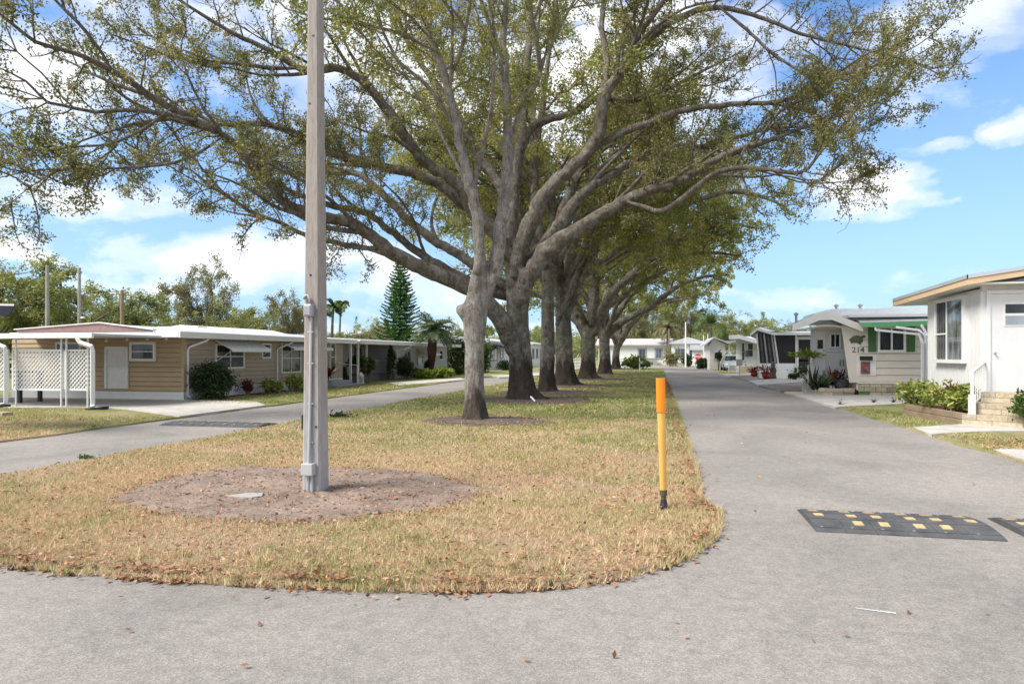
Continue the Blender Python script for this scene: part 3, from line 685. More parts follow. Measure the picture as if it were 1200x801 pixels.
# --- second tree: the big spreading oak
b2 = TB[1]
tr = pix_limb([(615, 474, 23), (613, 467, 19), (612, 457, 15.8), (611, 438, 13.6), (610, 412, 13), (608, 385, 13), (606, 360, 12.6), (604, 330, 11.5), (602, 300, 10)], 23.3, 23.3, .25)
D2 = 23.3
L2 = [pix_limb([(x_, y_, r_*(.86 if r_ < 10 else .9)) for x_, y_, r_ in p], a, b) for p, a, b in [
 ([(610, 428, 12), (600, 402, 12), (582, 368, 11.3), (565, 350, 11), (548, 337, 11), (520, 325, 10.5), (492, 312, 10), (455, 294, 9.2), (429, 271, 8.4), (408, 260, 7.8), (375, 253, 7.2), (337, 240, 6.8), (315, 213, 6.3), (285, 183, 5.9), (270, 165, 5.6), (232, 142, 5.1), (195, 124, 4.8), (165, 105, 4.4), (131, 82, 3.9), (86, 62, 3.2), (41, 49, 2.6), (0, 17, 2), (-40, 0, 1.4)], 23.3, 15.0),
 ([(131, 82, 3.2), (112, 52, 2.8), (90, 26, 2.3), (64, 0, 1.8), (40, -30, 1)], 16.2, 15.2),
 ([(232, 141, 3.4), (180, 131, 3.1), (142, 129, 2.8), (112, 131, 2.4), (75, 124, 2.1), (56, 120, 1.9), (30, 95, 1.5), (0, 80, 1), (-25, 72, .7)], 18, 16.0),
 ([(60, 120, 1.6), (19, 105, 1.3), (-15, 100, .8)], 16.6, 15.8),
 ([(452, 292, 4.4), (412, 288, 3.8), (379, 281, 3.5), (356, 275, 3.1), (322, 258, 2.8), (300, 251, 2.6), (270, 232, 2.2), (243, 215, 1.9), (225, 200, 1.3), (200, 190, .8)], 21, 19),
 ([(258, 162, 2.8), (235, 178, 2.4), (205, 190, 2.1), (160, 196, 1.7), (110, 198, 1.3), (60, 200, .8)], 17.4, 16.4),
 ([(200, 127, 2.6), (170, 150, 2.3), (130, 168, 1.9), (90, 172, 1.5), (45, 178, .9)], 17, 15.6),
 ([(604, 318, 9), (590, 290, 9), (575, 268, 9), (558, 255, 8.6), (540, 221, 8.2), (520, 203, 8), (495, 187, 7.6), (461, 139, 6.6), (431, 101, 6), (397, 80, 5.4), (352, 80, 4.6), (318, 60, 3.8), (277, 41, 3.1), (240, 19, 2.4), (210, 0, 1.8), (180, -20, 1)], 23.3, 19),
 ([(352, 80, 3.6), (318, 80, 3), (270, 74, 2.5), (220, 72, 2), (170, 55, 1.5), (130, 40, .9)], 20.2, 18.6),
 ([(596, 290, 7), (570, 258, 7), (547, 243, 7), (510, 213, 6.8), (461, 198, 6.1), (423, 191, 5.6), (382, 176, 5.1), (337, 153, 4.5), (300, 144, 3.8), (255, 146, 3), (225, 133, 2.4), (185, 142, 1.6), (150, 150, .9)], 23.5, 21),
 ([(604, 345, 7), (580, 330, 6.8), (540, 300, 6.4), (502, 277, 6), (472, 251, 5.4), (442, 221, 5), (420, 204, 4.4), (394, 202, 3.8), (360, 205, 3), (325, 200, 2.2), (290, 205, 1.2)], 23.6, 25.5),
 ([(604, 352, 6), (560, 335, 6), (500, 302, 5.8), (457, 270, 5.1), (431, 251, 4.6), (386, 240, 4), (349, 228, 3.4), (322, 213, 2.8), (290, 195, 2), (260, 188, 1.2)], 23.8, 22.4),
 ([(603, 290, 7), (594, 240, 6.8), (581, 210, 6.4), (558, 176, 6), (540, 142, 5), (520, 110, 4.3), (490, 70, 3.5), (470, 30, 2.8), (455, -20, 2), (445, -60, 1)], 23.6, 25),
 ([(602, 310, 10), (601, 290, 9.6), (600, 250, 8.6), (604, 200, 7.6), (612, 150, 6.6), (615, 100, 5.6), (620, 40, 4.8), (618, -30, 3.6), (612, -90, 2.4), (615, -140, 1)], 23.6, 25),
 ([(605, 325, 11), (608, 300, 10.8), (621, 264, 10.4), (634, 235, 10), (652, 212, 9.6), (675, 191, 9), (701, 161, 8.4), (709, 112, 7.4), (727, 86, 6.8), (751, 55, 6), (776, 32, 5.2), (810, 15, 4.3), (843, 9, 3.5), (890, 20, 2.8), (940, 40, 2.2), (1000, 55, 1.6), (1060, 70, 1), (1095, 80, .7)], 23, 20.5),
 ([(709, 114, 5), (711, 70, 4.5), (705, 30, 4), (710, -20, 3), (716, -70, 1.4)], 22.4, 23.6),
 ([(727, 86, 4.6), (750, 40, 4), (775, 5, 3.4), (800, -40, 2.4), (815, -80, 1.2)], 22.2, 21),
 ([(843, 9, 2.6), (870, 30, 2.3), (905, 62, 1.9), (950, 90, 1.4), (990, 100, .8)], 21.4, 20),
 ([(688, 180, 5.6), (724, 157, 5.2), (761, 144, 4.8), (802, 129, 4.3), (862, 122, 3.5), (907, 120, 2.8), (950, 105, 2.1), (1000, 85, 1.6), (1060, 72, 1.1), (1110, 92, .6)], 22.7, 19.6),
 ([(604, 240, 6), (607, 200, 5.8), (615, 165, 5.6), (630, 146, 5.2), (675, 131, 4.6), (701, 115, 4.2), (740, 118, 3.4), (780, 105, 2.6), (830, 80, 1.8), (870, 60, 1)], 24.2, 26.5),
 ([(608, 350, 9.5), (613, 328, 9.3), (621, 308, 9), (655, 264, 8), (677, 234, 7.2), (711, 207, 6.3), (761, 180, 5.1), (795, 172, 4.4), (825, 172, 3.7), (865, 160, 2.8), (910, 150, 2), (960, 150, 1.2), (1000, 155, .7)], 23.2, 24.5),
 ([(608, 375, 12), (612, 345, 12), (620, 325, 11.8), (644, 290, 11), (681, 267, 9.6), (727, 238, 8.2), (768, 221, 7.1), (795, 213, 6.3), (825, 195, 5.2), (862, 176, 4.1), (900, 165, 3.1), (940, 150, 2.2), (985, 135, 1.4), (1030, 120, .7)], 23.1, 20),
 ([(735, 236, 4.6), (755, 243, 4.5), (776, 247, 4.3), (795, 236, 4), (840, 202, 3.6), (885, 197, 3.2), (937, 202, 2.6), (960, 180, 2), (978, 157, 1.6), (997, 135, 1.1), (1020, 110, .7)], 21.6, 18.6),
 ([(940, 200, 1.8), (965, 205, 1.4), (990, 190, 1), (1010, 175, .6)], 19, 18.4),
 ([(885, 168, 2.4), (915, 130, 2), (960, 110, 1.5), (1010, 95, .9)], 20.8, 19.6)]]
make_oak(b2, 'massive spreading oak with a forked trunk and limbs arching over both roads', tr, L2, 202, (BARK2, BARK3), LEAF1, .42, (.9, 2.3), 62, .085, .085, start=.33, keep=patchy(2, .33), twig_gap=.2)
# --- the rest of the row
def row_oak(i, label, trunk, limbs, seed, spacing, lens, per, lsize, leaf, extra_az, reach, rise, top, gap, start=.3):
    d = TREES[i][2]; tr = pix_limb([(a_, b_, c_*(.94 if i_ == 0 else .76)) for i_, (a_, b_, c_) in enumerate(trunk)], d, d, .3); rng = np.random.default_rng(seed)
    L = [pix_limb([(x_, y_, r_*.9) for x_, y_, r_ in p], a, b, .35) for p, a, b in limbs]
    p0 = tr[0][-1]
    for az in extra_az: L.append(arc_limb(p0-np.array([0, 0, .4*rng.random()]), R(az), reach*rng.uniform(.8, 1.1), rise*rng.uniform(.75, 1.2), top*rng.uniform(.8, 1.1), rng))
    more = []
    for P, Rr in L:                      # secondary limbs
        for q in (.35, .55, .72):
            i0 = int(len(P)*q); t = unit(P[min(i0+1, len(P)-1)]-P[i0-1]); az = math.atan2(t[1], t[0])+rng.choice([-1, 1])*rng.uniform(.4, .9)
            more.append(arc_limb(P[i0], az, reach*(1-q)*rng.uniform(.6, 1), rise*.35*rng.uniform(.2, 1.2), Rr[i0]*.62, rng))
    return make_oak(TB[i], label, tr, L+more, seed, (BARK2, BARK3), leaf, spacing, lens, per, lsize, .13, start=start, twig_gap=gap, zmin=5.2, keep=patchy(seed, .35), twigmesh=False, vox=.06, forks=(.22, (2.2, 4.2)))
row_oak(2, 'narrow trunked oak with mottled pale bark just behind the massive spreading oak', [(641, 463, 15), (641, 455, 12.5), (641, 440, 11.3), (642, 400, 10.6), (642, 350, 9.6), (641, 318, 9)],
 [([(641, 325, 8), (650, 280, 7), (668, 225, 6), (690, 180, 5), (700, 130, 4), (720, 80, 2.5), (735, 40, 1)], 27.8, 28.5), ([(641, 325, 7.5), (632, 270, 6.5), (626, 200, 5.2), (636, 120, 4), (645, 50, 2.6), (650, 0, 1)], 27.8, 29)],
 303, .36, (1.0, 2.8), 46, .125, LEAF2, (200, 150, 250, 100, 20, -50), 6.5, 5.5, .13, .40)
row_oak(3, 'thick trunked oak with dark wet base, third full crown along the median', [(664, 456, 21), (663, 449, 17), (662, 435, 14.5), (661, 400, 13), (660, 368, 12.5), (661, 345, 11)],
 [([(659, 362, 9), (655, 330, 8.6), (652, 300, 7.8), (650, 260, 6.6), (640, 200, 5), (620, 120, 3.4), (605, 60, 1.2)], 33.7, 35), ([(662, 362, 9), (668, 330, 8.4), (673, 300, 7.8), (680, 250, 6.4), (700, 180, 4.6), (720, 110, 2.8), (735, 60, 1)], 33.7, 34.5),
  ([(664, 368, 8.5), (675, 335, 8), (692, 297, 7), (720, 262, 6), (757, 245, 5), (800, 240, 4), (850, 225, 3), (890, 230, 2), (920, 242, 1)], 33.5, 30.5), ([(652, 382, 4), (660, 362, 3.8), (666, 350, 3.6), (681, 308, 3.1), (700, 270, 2.4), (730, 215, 1)], 33, 32)],
 404, .36, (1.0, 2.8), 42, .14, LEAF2, (195, 160, 230, 90, 10, -40, 40), 8.5, 6.0, .16, .42)
row_oak(4, 'three limbed oak with a green mossy fork, midway along the median', [(690, 447, 17), (689, 440, 14), (689, 425, 11.2), (689, 400, 11), (690, 385, 10)],
 [([(686, 395, 8), (677, 372, 7), (668, 340, 6), (660, 290, 5), (640, 220, 3.4), (625, 170, 1)], 42.7, 44), ([(692, 392, 8), (696, 350, 7), (693, 316, 6.4), (697, 270, 5.4), (710, 210, 3.6), (718, 160, 1)], 42.7, 43),
  ([(695, 392, 7), (703, 372, 6.6), (718, 342, 6), (741, 323, 5.2), (775, 290, 4.2), (810, 275, 3.3), (850, 262, 2.4), (890, 268, 1)], 42.5, 38.5), ([(720, 340, 4), (750, 312, 3.5), (790, 300, 2.8), (830, 296, 2), (870, 300, 1)], 42, 39)],
 505, .42, (1.1, 3.0), 40, .165, LEAF2, (185, 150, 225, 95, -60, 30), 8.5, 5.5, .16, .46)
row_oak(5, 'oak with long low limbs reaching over the right road, second from the far end', [(709, 442, 13), (709, 436, 10.5), (709, 420, 8.6), (708, 400, 8.2), (709, 388, 7.4)],
 [([(711, 392, 6), (735, 373, 5), (760, 361, 4), (790, 338, 3.2), (820, 325, 2.3), (855, 322, 1)], 53, 48), ([(708, 392, 6), (711, 350, 5.4), (720, 310, 4.4), (735, 270, 3.2), (745, 235, 1)], 53, 53), ([(706, 390, 5), (698, 350, 4.5), (690, 300, 3.4), (680, 260, 1)], 53, 55),
  ([(712, 385, 4.6), (740, 345, 4), (775, 318, 3.2), (815, 305, 2.2), (850, 305, 1)], 53, 50)],
 606, .5, (1.2, 3.2), 36, .20, LEAFF, (180, 140, 225, 90, -50), 8.0, 5.5, .17, .5)
row_oak(6, 'slim curving oak at the far end of the median row', [(722, 434.5, 8.5), (722, 430, 6.6), (722, 415, 5.5), (724, 402, 5.2)],
 [([(725, 405, 4.6), (738, 382, 4), (757, 364, 3.5), (785, 353, 2.6), (812, 348, 1.8), (832, 338, 1)], 71, 63), ([(723, 404, 4.2), (727, 368, 3.5), (733, 340, 2.8), (745, 310, 1)], 71, 71), ([(722, 404, 4), (712, 372, 3.2), (700, 345, 2.4), (690, 325, 1)], 71, 73)],
 707, .6, (1.3, 3.4), 42, .25, LEAFF, (170, 120, 230, -60), 8.0, 5.5, .2, .55)
# --- trees behind the homes: a few grown forms, copied with a turn and a stretch
def bg_tree(kind, h, spread, seed, leaf, per, lsize, trunk_h=.35, nl=8, dens=1.0, sparse=None):
    rng = np.random.default_rng(seed); t = thing(kind, (0, 0, 0), None, 'tree'); r0 = h*.022
    th = h*trunk_h; P = [(rng.normal()*.1*k, rng.normal()*.1*k, th*k/4, r0*(1.25-.15*k)) for k in range(5)]; tr = vpath(P, .5)
    mb = MB(); mb.tube([Vector(p) for p in tr[0]], list(tr[1]), 9, lump=knobbly(seed, .05, .8))
    L = []
    for k in range(nl):
        az = k*2*math.pi/nl+rng.normal()*.35; L.append(arc_limb(tr[0][-1]-np.array([0, 0, rng.random()*th*.3]), az, spread*rng.uniform(.55, 1.0), (h-th)*rng.uniform(.45, .95), r0*.55, rng))
    L.append(arc_limb(tr[0][-1], rng.random()*6, spread*.25, (h-th)*1.0, r0*.7, rng))
    more = []
    for P, Rr in L:
        for q in (.3, .5, .7, .85):
            i0 = int(len(P)*q); tt = unit(P[min(i0+1, len(P)-1)]-P[i0-1]); az = math.atan2(tt[1], tt[0])+rng.choice([-1, 1])*rng.uniform(.5, 1.1)
            more.append(arc_limb(P[i0], az, spread*.5*rng.uniform(.4, 1), (h-th)*.3*rng.uniform(-.2, 1), Rr[i0]*.6, rng))
    for P, Rr in L+more: mb.tube([Vector(p) for p in P], list(np.maximum(Rr, .02)), 6, cap=False)
    br, tw = sub_branches(L+more, rng, .75/dens, (.8, 2.2), .3, twig_gap=.5)
    for P, Rr in br: mb.tube([Vector(p) for p in P], list(Rr*1.3), 3, cap=False)
    mb.build('trunk', BARKF, t, smooth=True)
    C = leaves_on(tw, per, .2, rng, patchy(seed, .15 if sparse is None else sparse)); qmesh('crown', leaf_quads(C, lsize, rng, .55), leaf, t); return t
def place(proto, first, px, d, label, rz, sc, group='trees beyond the homes'):
    p = at(px, HY+F*EYE/d, d); loc = (p.x, p.y, -.02)
    if first:
        proto.location = loc; proto.rotation_euler.z = rz; proto.scale = (sc,)*3 if isinstance(sc, (int, float)) else sc; tag(proto, label, None, group); return proto
    return copy_tree(proto, loc, label, rz, sc, group)
A = bg_tree('oak_tree', 9.5, 6.0, 31, LEAFF, 44, .21, .25, 9, 1.0)
B = bg_tree('broadleaf_tree', 8.5, 4.0, 32, LEAFF, 44, .22, .25, 8, 1.2, .35)
Cc = bg_tree('bare_branched_tree', 9.0, 4.2, 33, LEAFB, 44, .19, .3, 9, 1.1)
place(A, True, 72, 52, 'wide olive oak with visible limbs behind the tan home, around two grey poles', .4, (1.08, 1.08, .84))
place(A, False, -28, 48, 'olive oak cut off by the photo edge behind the lattice carport', 2.1, (.9, .9, .78))
place(B, True, 168, 58, 'bushy olive tree behind the short brown pole', .3, (1.0, 1, .70))
place(Cc, True, 236, 62, 'tall thin crowned tree rising over the white roof of the taupe home', 1.2, (.8, .8, .98))
place(B, False, 268, 55, 'bright green bushy tree over the middle of the taupe home roof', 1.9, (.7, .7, .62))
place(B, False, 205, 66, 'dull green tree left of the tall thin crowned one', 2.9, (.9, .9, .66))
place(Cc, False, 318, 66, 'low brownish tree behind the roof left of the concrete pole', 2.2, (1.0, 1, .62))
place(Cc, False, 346, 60, 'dark twiggy tree directly left of the concrete pole', 3.6, (.55, .55, .68))
place(B, False, 296, 78, 'far low green tree between brownish crowns behind the taupe home', 4.4, (1.0, 1, .66))
place(B, False, 404, 66, 'low olive tree right of the concrete pole behind the grey home', 5.0, (.9, .9, .42))
place(Cc, False, 440, 95, 'low tan crowned tree left of the pine behind the grey home', .7, (1.5, 1.2, .55))
place(A, False, 436, 170, 'distant round crown on the skyline left of the pine', 1.3, (.75, .75, 1.02))
place(A, False, 120, 74, 'second row oak far behind the grey poles', 4.0, (1.0, 1, .78))
place(B, False, 8, 62, 'dense low tree behind the carport at the photo edge', 3.3, (1.3, 1.3, .62))
place(B, False, 540, 70, 'bright bushy tree behind the end of the grey home', 1.1, (.72, .72, .55))
place(B, False, 600, 110, 'yellow green tree seen between the first two trunks', 2.0, (1.0, 1.0, .7))
place(B, False, 647, 120, 'lime tree glimpsed between the second and third trunks', 4.1, (1.0, 1.0, .75))
FW = 'trees beyond the end of the road'
for k, (px, d, rz, sc, pr, lb) in enumerate([
 (738, 118, .5, (.95, .95, .95), A, 'shaded green tree at the left edge of the white home across the end'),
 (762, 112, 1.5, (.8, .8, .95), Cc, 'bare brownish tree behind the white home across the end'),
 (790, 122, 2.5, (1.0, 1.0, 1.12), Cc, 'tall reddish brown bare tree behind the white pole'),
 (812, 118, 3.0, (1.0, 1.0, 1.05), Cc, 'tan bare tree left of the green palm'),
 (776, 106, .9, (.55, .55, .65), B, 'small dark green tree behind the white home ridge'),
 (842, 126, 3.5, (1.0, 1.0, 1.0), B, 'dense dark tree behind the green palm'),
 (868, 138, 4.2, (1.1, 1.1, .98), A, 'far oak over the carport with the pale car'),
 (893, 142, 5.1, (1.1, 1.1, .98), B, 'far green tree over the small white home with two windows'),
 (918, 150, .2, (1.1, 1.1, .86), A, 'far olive tree over the screened porch roof'),
 (826, 104, 5.7, (.5, .5, .55), B, 'low lime green tree under the palm fronds'),
 (716, 124, 2.2, (1.0, 1.0, .9), Cc, 'bare tree between the far trunks of the row'),
 (945, 160, 1.0, (1.1, 1.1, .7), B, 'far low tree right of the screened porch roof')]): place(pr, False, px, d, lb, rz, sc, FW)
# far-off wood: one mass nobody could count
g3 = np.random.default_rng(9); C = []; S2 = []
for k in range(420):
    px = g3.uniform(-60, 1260); d = g3.uniform(180, 240)
    if px > 960 and g3.random() < .6: continue
    h = g3.uniform(5.5, 9.5)*(1 if px > 720 else .85); p = at(px, HY, d)
    nn = 320; q = g3.normal(size=(nn, 3))*np.array([2.6, 2.6, h*.22])+np.array([p.x, p.y, h*.62]); q[:, 2] = np.abs(q[:, 2]); C.append(q)
C = np.concatenate(C); tag(qmesh('far_wood', leaf_quads(C, .75, g3, .6), LEAFF), 'far wood closing the view behind the homes', 'trees', kind='stuff')
# --- norfolk pine
def norfolk(base, h, label):
    rng = np.random.default_rng(41); t = thing('norfolk_pine', (base.x, base.y, 0), label, 'tree'); mb = MB()
    mb.tube([Vector((base.x+.05*math.sin(k), base.y, h*k/10)) for k in range(11)], [.19*(1-k/10.6)+.012 for k in range(11)], 8); mb.build('trunk', BARKF, t, smooth=True)
    br = MB(); Q = []; z = 1.8; tier = 0
    while z < h-.1:
        rr = (h-z)/h; reach = 2.75*rr**.72+.12; n = 6 if rr > .25 else 5; a0 = rng.random()*6.28
        for k in range(n):
            az = a0+k*2*math.pi/n+rng.normal()*.1; m = max(4, int(reach/.16)); pts = []
            rl = reach*rng.uniform(.86, 1.08)
            for j in range(m+1):
                u = j/m; pts.append(np.array([base.x+math.cos(az)*rl*u, base.y+math.sin(az)*rl*u, z-.10*rl*math.sin(u*2.2)+.28*rl*u*u]))
            br.tube([Vector(p) for p in pts], [.03*(1-.8*j/m) for j in range(m+1)], 4, cap=False)
            tang = np.array([-math.sin(az), math.cos(az), 0])
            for j in range(1, m+1):          # upswept side sprays
                for sgn in (-1, 1):
                    u = j/m; ln = (.42*(1-u)**.6+.14)*min(1, rl)
                    for s in range(4):
                        c = pts[j]+(tang*sgn*.8+np.array([math.cos(az)*.5, math.sin(az)*.5, .45]))*ln*(s+.5)/4
                        Q.append(np.concatenate([c, tang*sgn*.8+np.array([math.cos(az)*.5, math.sin(az)*.5, .5])]))
                Q.append(np.concatenate([pts[j]+np.array([0, 0, .05]), np.array([math.cos(az), math.sin(az), .5])]))
        z += .36 if rr > .5 else .30; tier += 1
    Q = np.array(Q); Q = np.repeat(Q, 2, 0); c = Q[:, :3]+rng.normal(size=(len(Q), 3))*.02; d = Q[:, 3:]+rng.normal(size=(len(Q), 3))*.2; d /= np.linalg.norm(d, axis=1, keepdims=True)
    w = np.cross(d, rng.normal(size=(len(Q), 3))); w /= np.linalg.norm(w, axis=1, keepdims=True)
    V = np.stack([c-d*.12, c+w*.035, c+d*.13, c-w*.035], 1); crown_mesh('crown', br, V, BARKF, PINE, t)
pb = at(469, HY, 66); norfolk(pb, EYE+113/F*66, 'tall symmetrical green pine with tiered branches behind the grey home')
# --- palms
def palm(base, h, lean, nf, flen, r0, r1, leaf, bark, label, seed, boots=0, droop=1.0, group=None, lw=.05):
    rng = np.random.default_rng(seed); t = thing('palm_tree', (base.x, base.y, 0), label, 'palm', group); mb = MB()
    pts = [Vector((base.x+lean*(k/8)**1.5, base.y, h*k/8)) for k in range(9)]
    mb.tube(pts, [r0+(r1-r0)*k/8+(boots*math.sin(max(0, (k-2.5)/5.5)*math.pi)**.7 if k > 2 and boots else 0) for k in range(9)], 12, lump=lambda i, j, p: 1+.10*((i+j) % 2)); mb.build('trunk', bark, t, smooth=not boots)
    top = pts[-1]; st = MB(); V = []
    for k in range(nf):
        az = k*2.399+rng.normal()*.15; el = rng.uniform(-.15, 1.25); L = flen*rng.uniform(.8, 1.08); p = np.array(top); d = np.array([math.cos(az)*math.cos(el), math.sin(az)*math.cos(el), math.sin(el)]); P = [p]
        for j in range(10):
            d = unit(d+np.array([0, 0, -.16*droop*(.4+j*.12)])); p = p+d*L/10; P.append(p)
        st.tube([Vector(q) for q in P], [.035*(1-j/10.5)*flen/2+.004 for j in range(11)], 4, cap=False)
        for j in range(1, 11):
            td = unit(P[j]-P[j-1]); side = unit(np.cross(td, [0, 0, 1.0])); up = np.cross(side, td)
            for u in (0, .25, .5, .75):
                q = P[j-1]+(P[j]-P[j-1])*u; ll = flen*.27*math.sin(max(.12, (j+u)/11.5)*math.pi)**.6
                for sg in (-1, 1):
                    dd = unit(side*sg*.85+td*.55+up*(.25-.35*droop*rng.random())+rng.normal(size=3)*.08); w = unit(np.cross(dd, up))*lw*.5
                    V.append([q-w*.6, q+dd*ll*.5+w-np.array([0, 0, .02*ll]), q+dd*ll-np.array([0, 0, .12*ll*droop]), q+dd*ll*.5-w-np.array([0, 0, .02*ll])])
    st.build('frond_stalks', leaf, t, smooth=True); qmesh('fronds', np.array(V), leaf, t); return t
LEAFP = leafmat('palm_leaf', [(.0, (.045, .085, .025)), (.5, (.10, .16, .045)), (1, (.20, .25, .09))], .3, .3, 1)
LEAFPG = leafmat('sago_leaf', [(.0, (.06, .10, .05)), (.5, (.13, .18, .09)), (1, (.24, .27, .15))], .3, .3, 1)
BOOT = soil_mat('palm_boots', (.035, .02, .015), (.12, .07, .05), 9)
palm(at(505.5, HY, 46), EYE+27/F*46, .10, 34, 1.95, .16, .17, LEAFPG, BOOT, 'short palm with a thick dark shaggy trunk in front of the grey home', 51, .14, 1.0)
palm(at(832, HY, 86), EYE+36/F*86, .15, 17, 3.4, .20, .14, LEAFP, BARKF, 'green palm with arching fronds beyond the right hand homes', 52, 0, 1.35, lw=.06)
palm(at(783, HY, 100), EYE+30/F*100, -.1, 20, 2.6, .2, .14, LEAFB, BARKF, 'yellowing palm behind the white home across the end', 53, 0, 1.6, lw=.12)
palm(at(388, HY, 62), EYE+56/F*62, .2, 18, 1.3, .15, .10, LEAFP, BARKF, 'tall thin palm just right of the concrete pole', 54, 0, 1.7, lw=.09)
palm(at(397, HY, 92), EYE+58/F*92, .3, 18, 1.5, .17, .11, LEAFF, BARKF, 'dark taller palm behind the thin palm right of the pole', 55, 0, 1.8, lw=.12)
palm(at(322, HY, 96), EYE+58/F*96, -.2, 16, 1.0, .17, .12, LEAFF, BARKF, 'lone distant palm left of the concrete pole above the roofline', 56, 0, 2.0, lw=.14)
palm(at(571, HY, 120), EYE+30/F*120, 0, 18, 2.0, .2, .14, LEAFF, BARKF, 'small distant palm between the first trunk and the massive oak', 57, 0, 1.6, lw=.14)
# ------------------------------------------------------------------ building helpers
AX = {'-Y': (Vector((1, 0, 0)), Vector((0, -1, 0))), '+X': (Vector((0, 1, 0)), Vector((1, 0, 0))), '-X': (Vector((0, -1, 0)), Vector((-1, 0, 0))), '+Y': (Vector((-1, 0, 0)), Vector((0, 1, 0)))}
def siding(mb, face, plane, h0, h1, z0, z1, board=.17, lip=.03, mi=0, holes=()):
    """lapped boards on a wall; h0..h1 along the wall's world axis; holes (h0,h1,z0,z1) are left open"""
    a, n = AX[face]; z = z0; gap = min(.032, board*.19)
    def pt(h, d, zz):
        return Vector((h, plane+n.y*d, zz)) if face[1] == 'Y' else Vector((plane+n.x*d, h, zz))
    while z < z1-.03:
        ze = min(z+board, z1); zb = z+gap; l0, l1 = .034+lip*.4, .028
        mb.poly([pt(h0, l0, zb), pt(h1, l0, zb), pt(h1, l1, ze), pt(h0, l1, ze)], mi); mb.poly([pt(h0, 0, zb), pt(h1, 0, zb), pt(h1, l0, zb), pt(h0, l0, zb)], mi)
        mb.poly([pt(h0, l1, ze), pt(h1, l1, ze), pt(h1, 0, ze), pt(h0, 0, ze)], mi); z = ze
def wpix(face, plane, p0, p1):
    """pixel rectangle surveyed on a wall plane -> (h0,h1,z0,z1)"""
    f = onY if face[1] == 'Y' else onX
    A, B2 = f(p0[0], p0[1], plane), f(p1[0], p1[1], plane); C, D = f(p0[0], p1[1], plane), f(p1[0], p0[1], plane)
    k = 0 if face[1] == 'Y' else 1
    h = sorted((A[k], B2[k])); zt = (A.z+D.z)/2; zb = (B2.z+C.z)/2
    return h[0], h[1], zb, zt
def window(parent, face, plane, rect, cols=1, rows=1, frame=WHITE, glass=GLASS, fw=.06, proud=.085, sill=False, name='window', label=None, mw=.035):
    h0, h1, z0, z1 = rect; n = AX[face][1]; ax = Vector((1, 0, 0)) if face[1] == 'Y' else Vector((0, 1, 0))
    o = Vector((0, plane, 0)) if face[1] == 'Y' else Vector((plane, 0, 0)); mb = MB()
    bx = lambda a, b, d0, d1, u, v, m=mb: m.obox(o, ax, n, a, b, d0, d1, u, v)
    bx(h0-fw, h0, .002, proud, z0, z1); bx(h1, h1+fw, .002, proud, z0, z1); bx(h0-fw, h1+fw, .002, proud, z1, z1+fw); bx(h0-fw, h1+fw, .002, proud+(.04 if sill else 0), z0-fw, z0)
    for i in range(1, cols): x = h0+(h1-h0)*i/cols; bx(x-mw/2, x+mw/2, .053, proud-.005, z0, z1)
    for i in range(1, rows): z = z0+(z1-z0)*i/rows; bx(h0, h1, .053, proud-.009, z-mw/2, z+mw/2)
    f = mb.build(name, frame, parent); 
    m2 = MB(); bx(h0, h1, -.01, .052, z0, z1, m2); g_ = m2.build('pane', glass, f)
    if label: f['label'] = label
    return f
def board(parent, face, plane, rect, mat, name, d0=.002, d1=.04, bevel=0):
    h0, h1, z0, z1 = rect; n = AX[face][1]; ax = Vector((1, 0, 0)) if face[1] == 'Y' else Vector((0, 1, 0))
    o = Vector((0, plane, 0)) if face[1] == 'Y' else Vector((plane, 0, 0))
    mb = MB(); mb.obox(o, ax, n, h0, h1, d0, d1, z0, z1); return mb.build(name, mat, parent, bevel=bevel)
def door(parent, face, plane, rect, mat, frame, fw=.06, knob=True, name='door', glass=None, knob_side=0, gm=GLASS):
    h0, h1, z0, z1 = rect; n = AX[face][1]; ax = Vector((1, 0, 0)) if face[1] == 'Y' else Vector((0, 1, 0))
    o = Vector((0, plane, 0)) if face[1] == 'Y' else Vector((plane, 0, 0))
    mb = MB(); mb.obox(o, ax, n, h0, h1, .004, .06, z0, z1); d = mb.build(name, mat, parent)
    m2 = MB(); m2.obox(o, ax, n, h0-fw, h0-.004, .002, .085, z0, z1); m2.obox(o, ax, n, h1+.004, h1+fw, .002, .085, z0, z1); m2.obox(o, ax, n, h0-fw, h1+fw, .002, .085, z1+.004, z1+fw); m2.build('frame', frame, d)
    if knob:
        x = h0+.08 if knob_side == 0 else h1-.08; c = o+ax*x+n*.06; m3 = MB(); m3.tube([c+Vector((0, 0, z0+.95)), c+n*.03+Vector((0, 0, z0+.95)), c+n*.06+Vector((0, 0, z0+.95))], [.014, .016, .03], 10); m3.build('handle', GALV, d)
    if glass:
        g0, g1, gz0, gz1 = glass; m4 = MB(); m4.obox(o, ax, n, g0, g1, .03, .066, gz0, gz1); m4.build('pane', gm, d)
    return d
def downspout(parent, pts, mat=WHITE, r=.045, name='downspout'):
    mb = MB(); mb.tube(pts, r, 4); return mb.build(name, mat, parent, bevel=.008)
def awning(parent, h0, h1, X0, reach, z1, z0, mat=WHITE, name='awning', th=.03):
    """sloped metal awning on a +X wall"""
    mb = MB(); mb.prism([(X0+.03, h0, z1), (X0+reach, h0, z0), (X0+reach, h0, z0-.09), (X0+reach-.02, h0, z0-.09), (X0+reach-.03, h0, z0-th), (X0+.03, h0, z1-th)], (0, h1-h0, 0))
    n = max(2, int((h1-h0)/.3))
    for i in range(n+1):
        y = h0+(h1-h0)*i/n; mb.tube([(X0+.04, y, z1+.008), (X0+reach, y, z0+.008)], .012, 4)
    for y in (h0+.04, h1-.04): mb.tube([(X0+.03, y, z0-.45), (X0+reach-.04, y, z0-.03)], .014, 5)
    return mb.build(name, mat, parent)
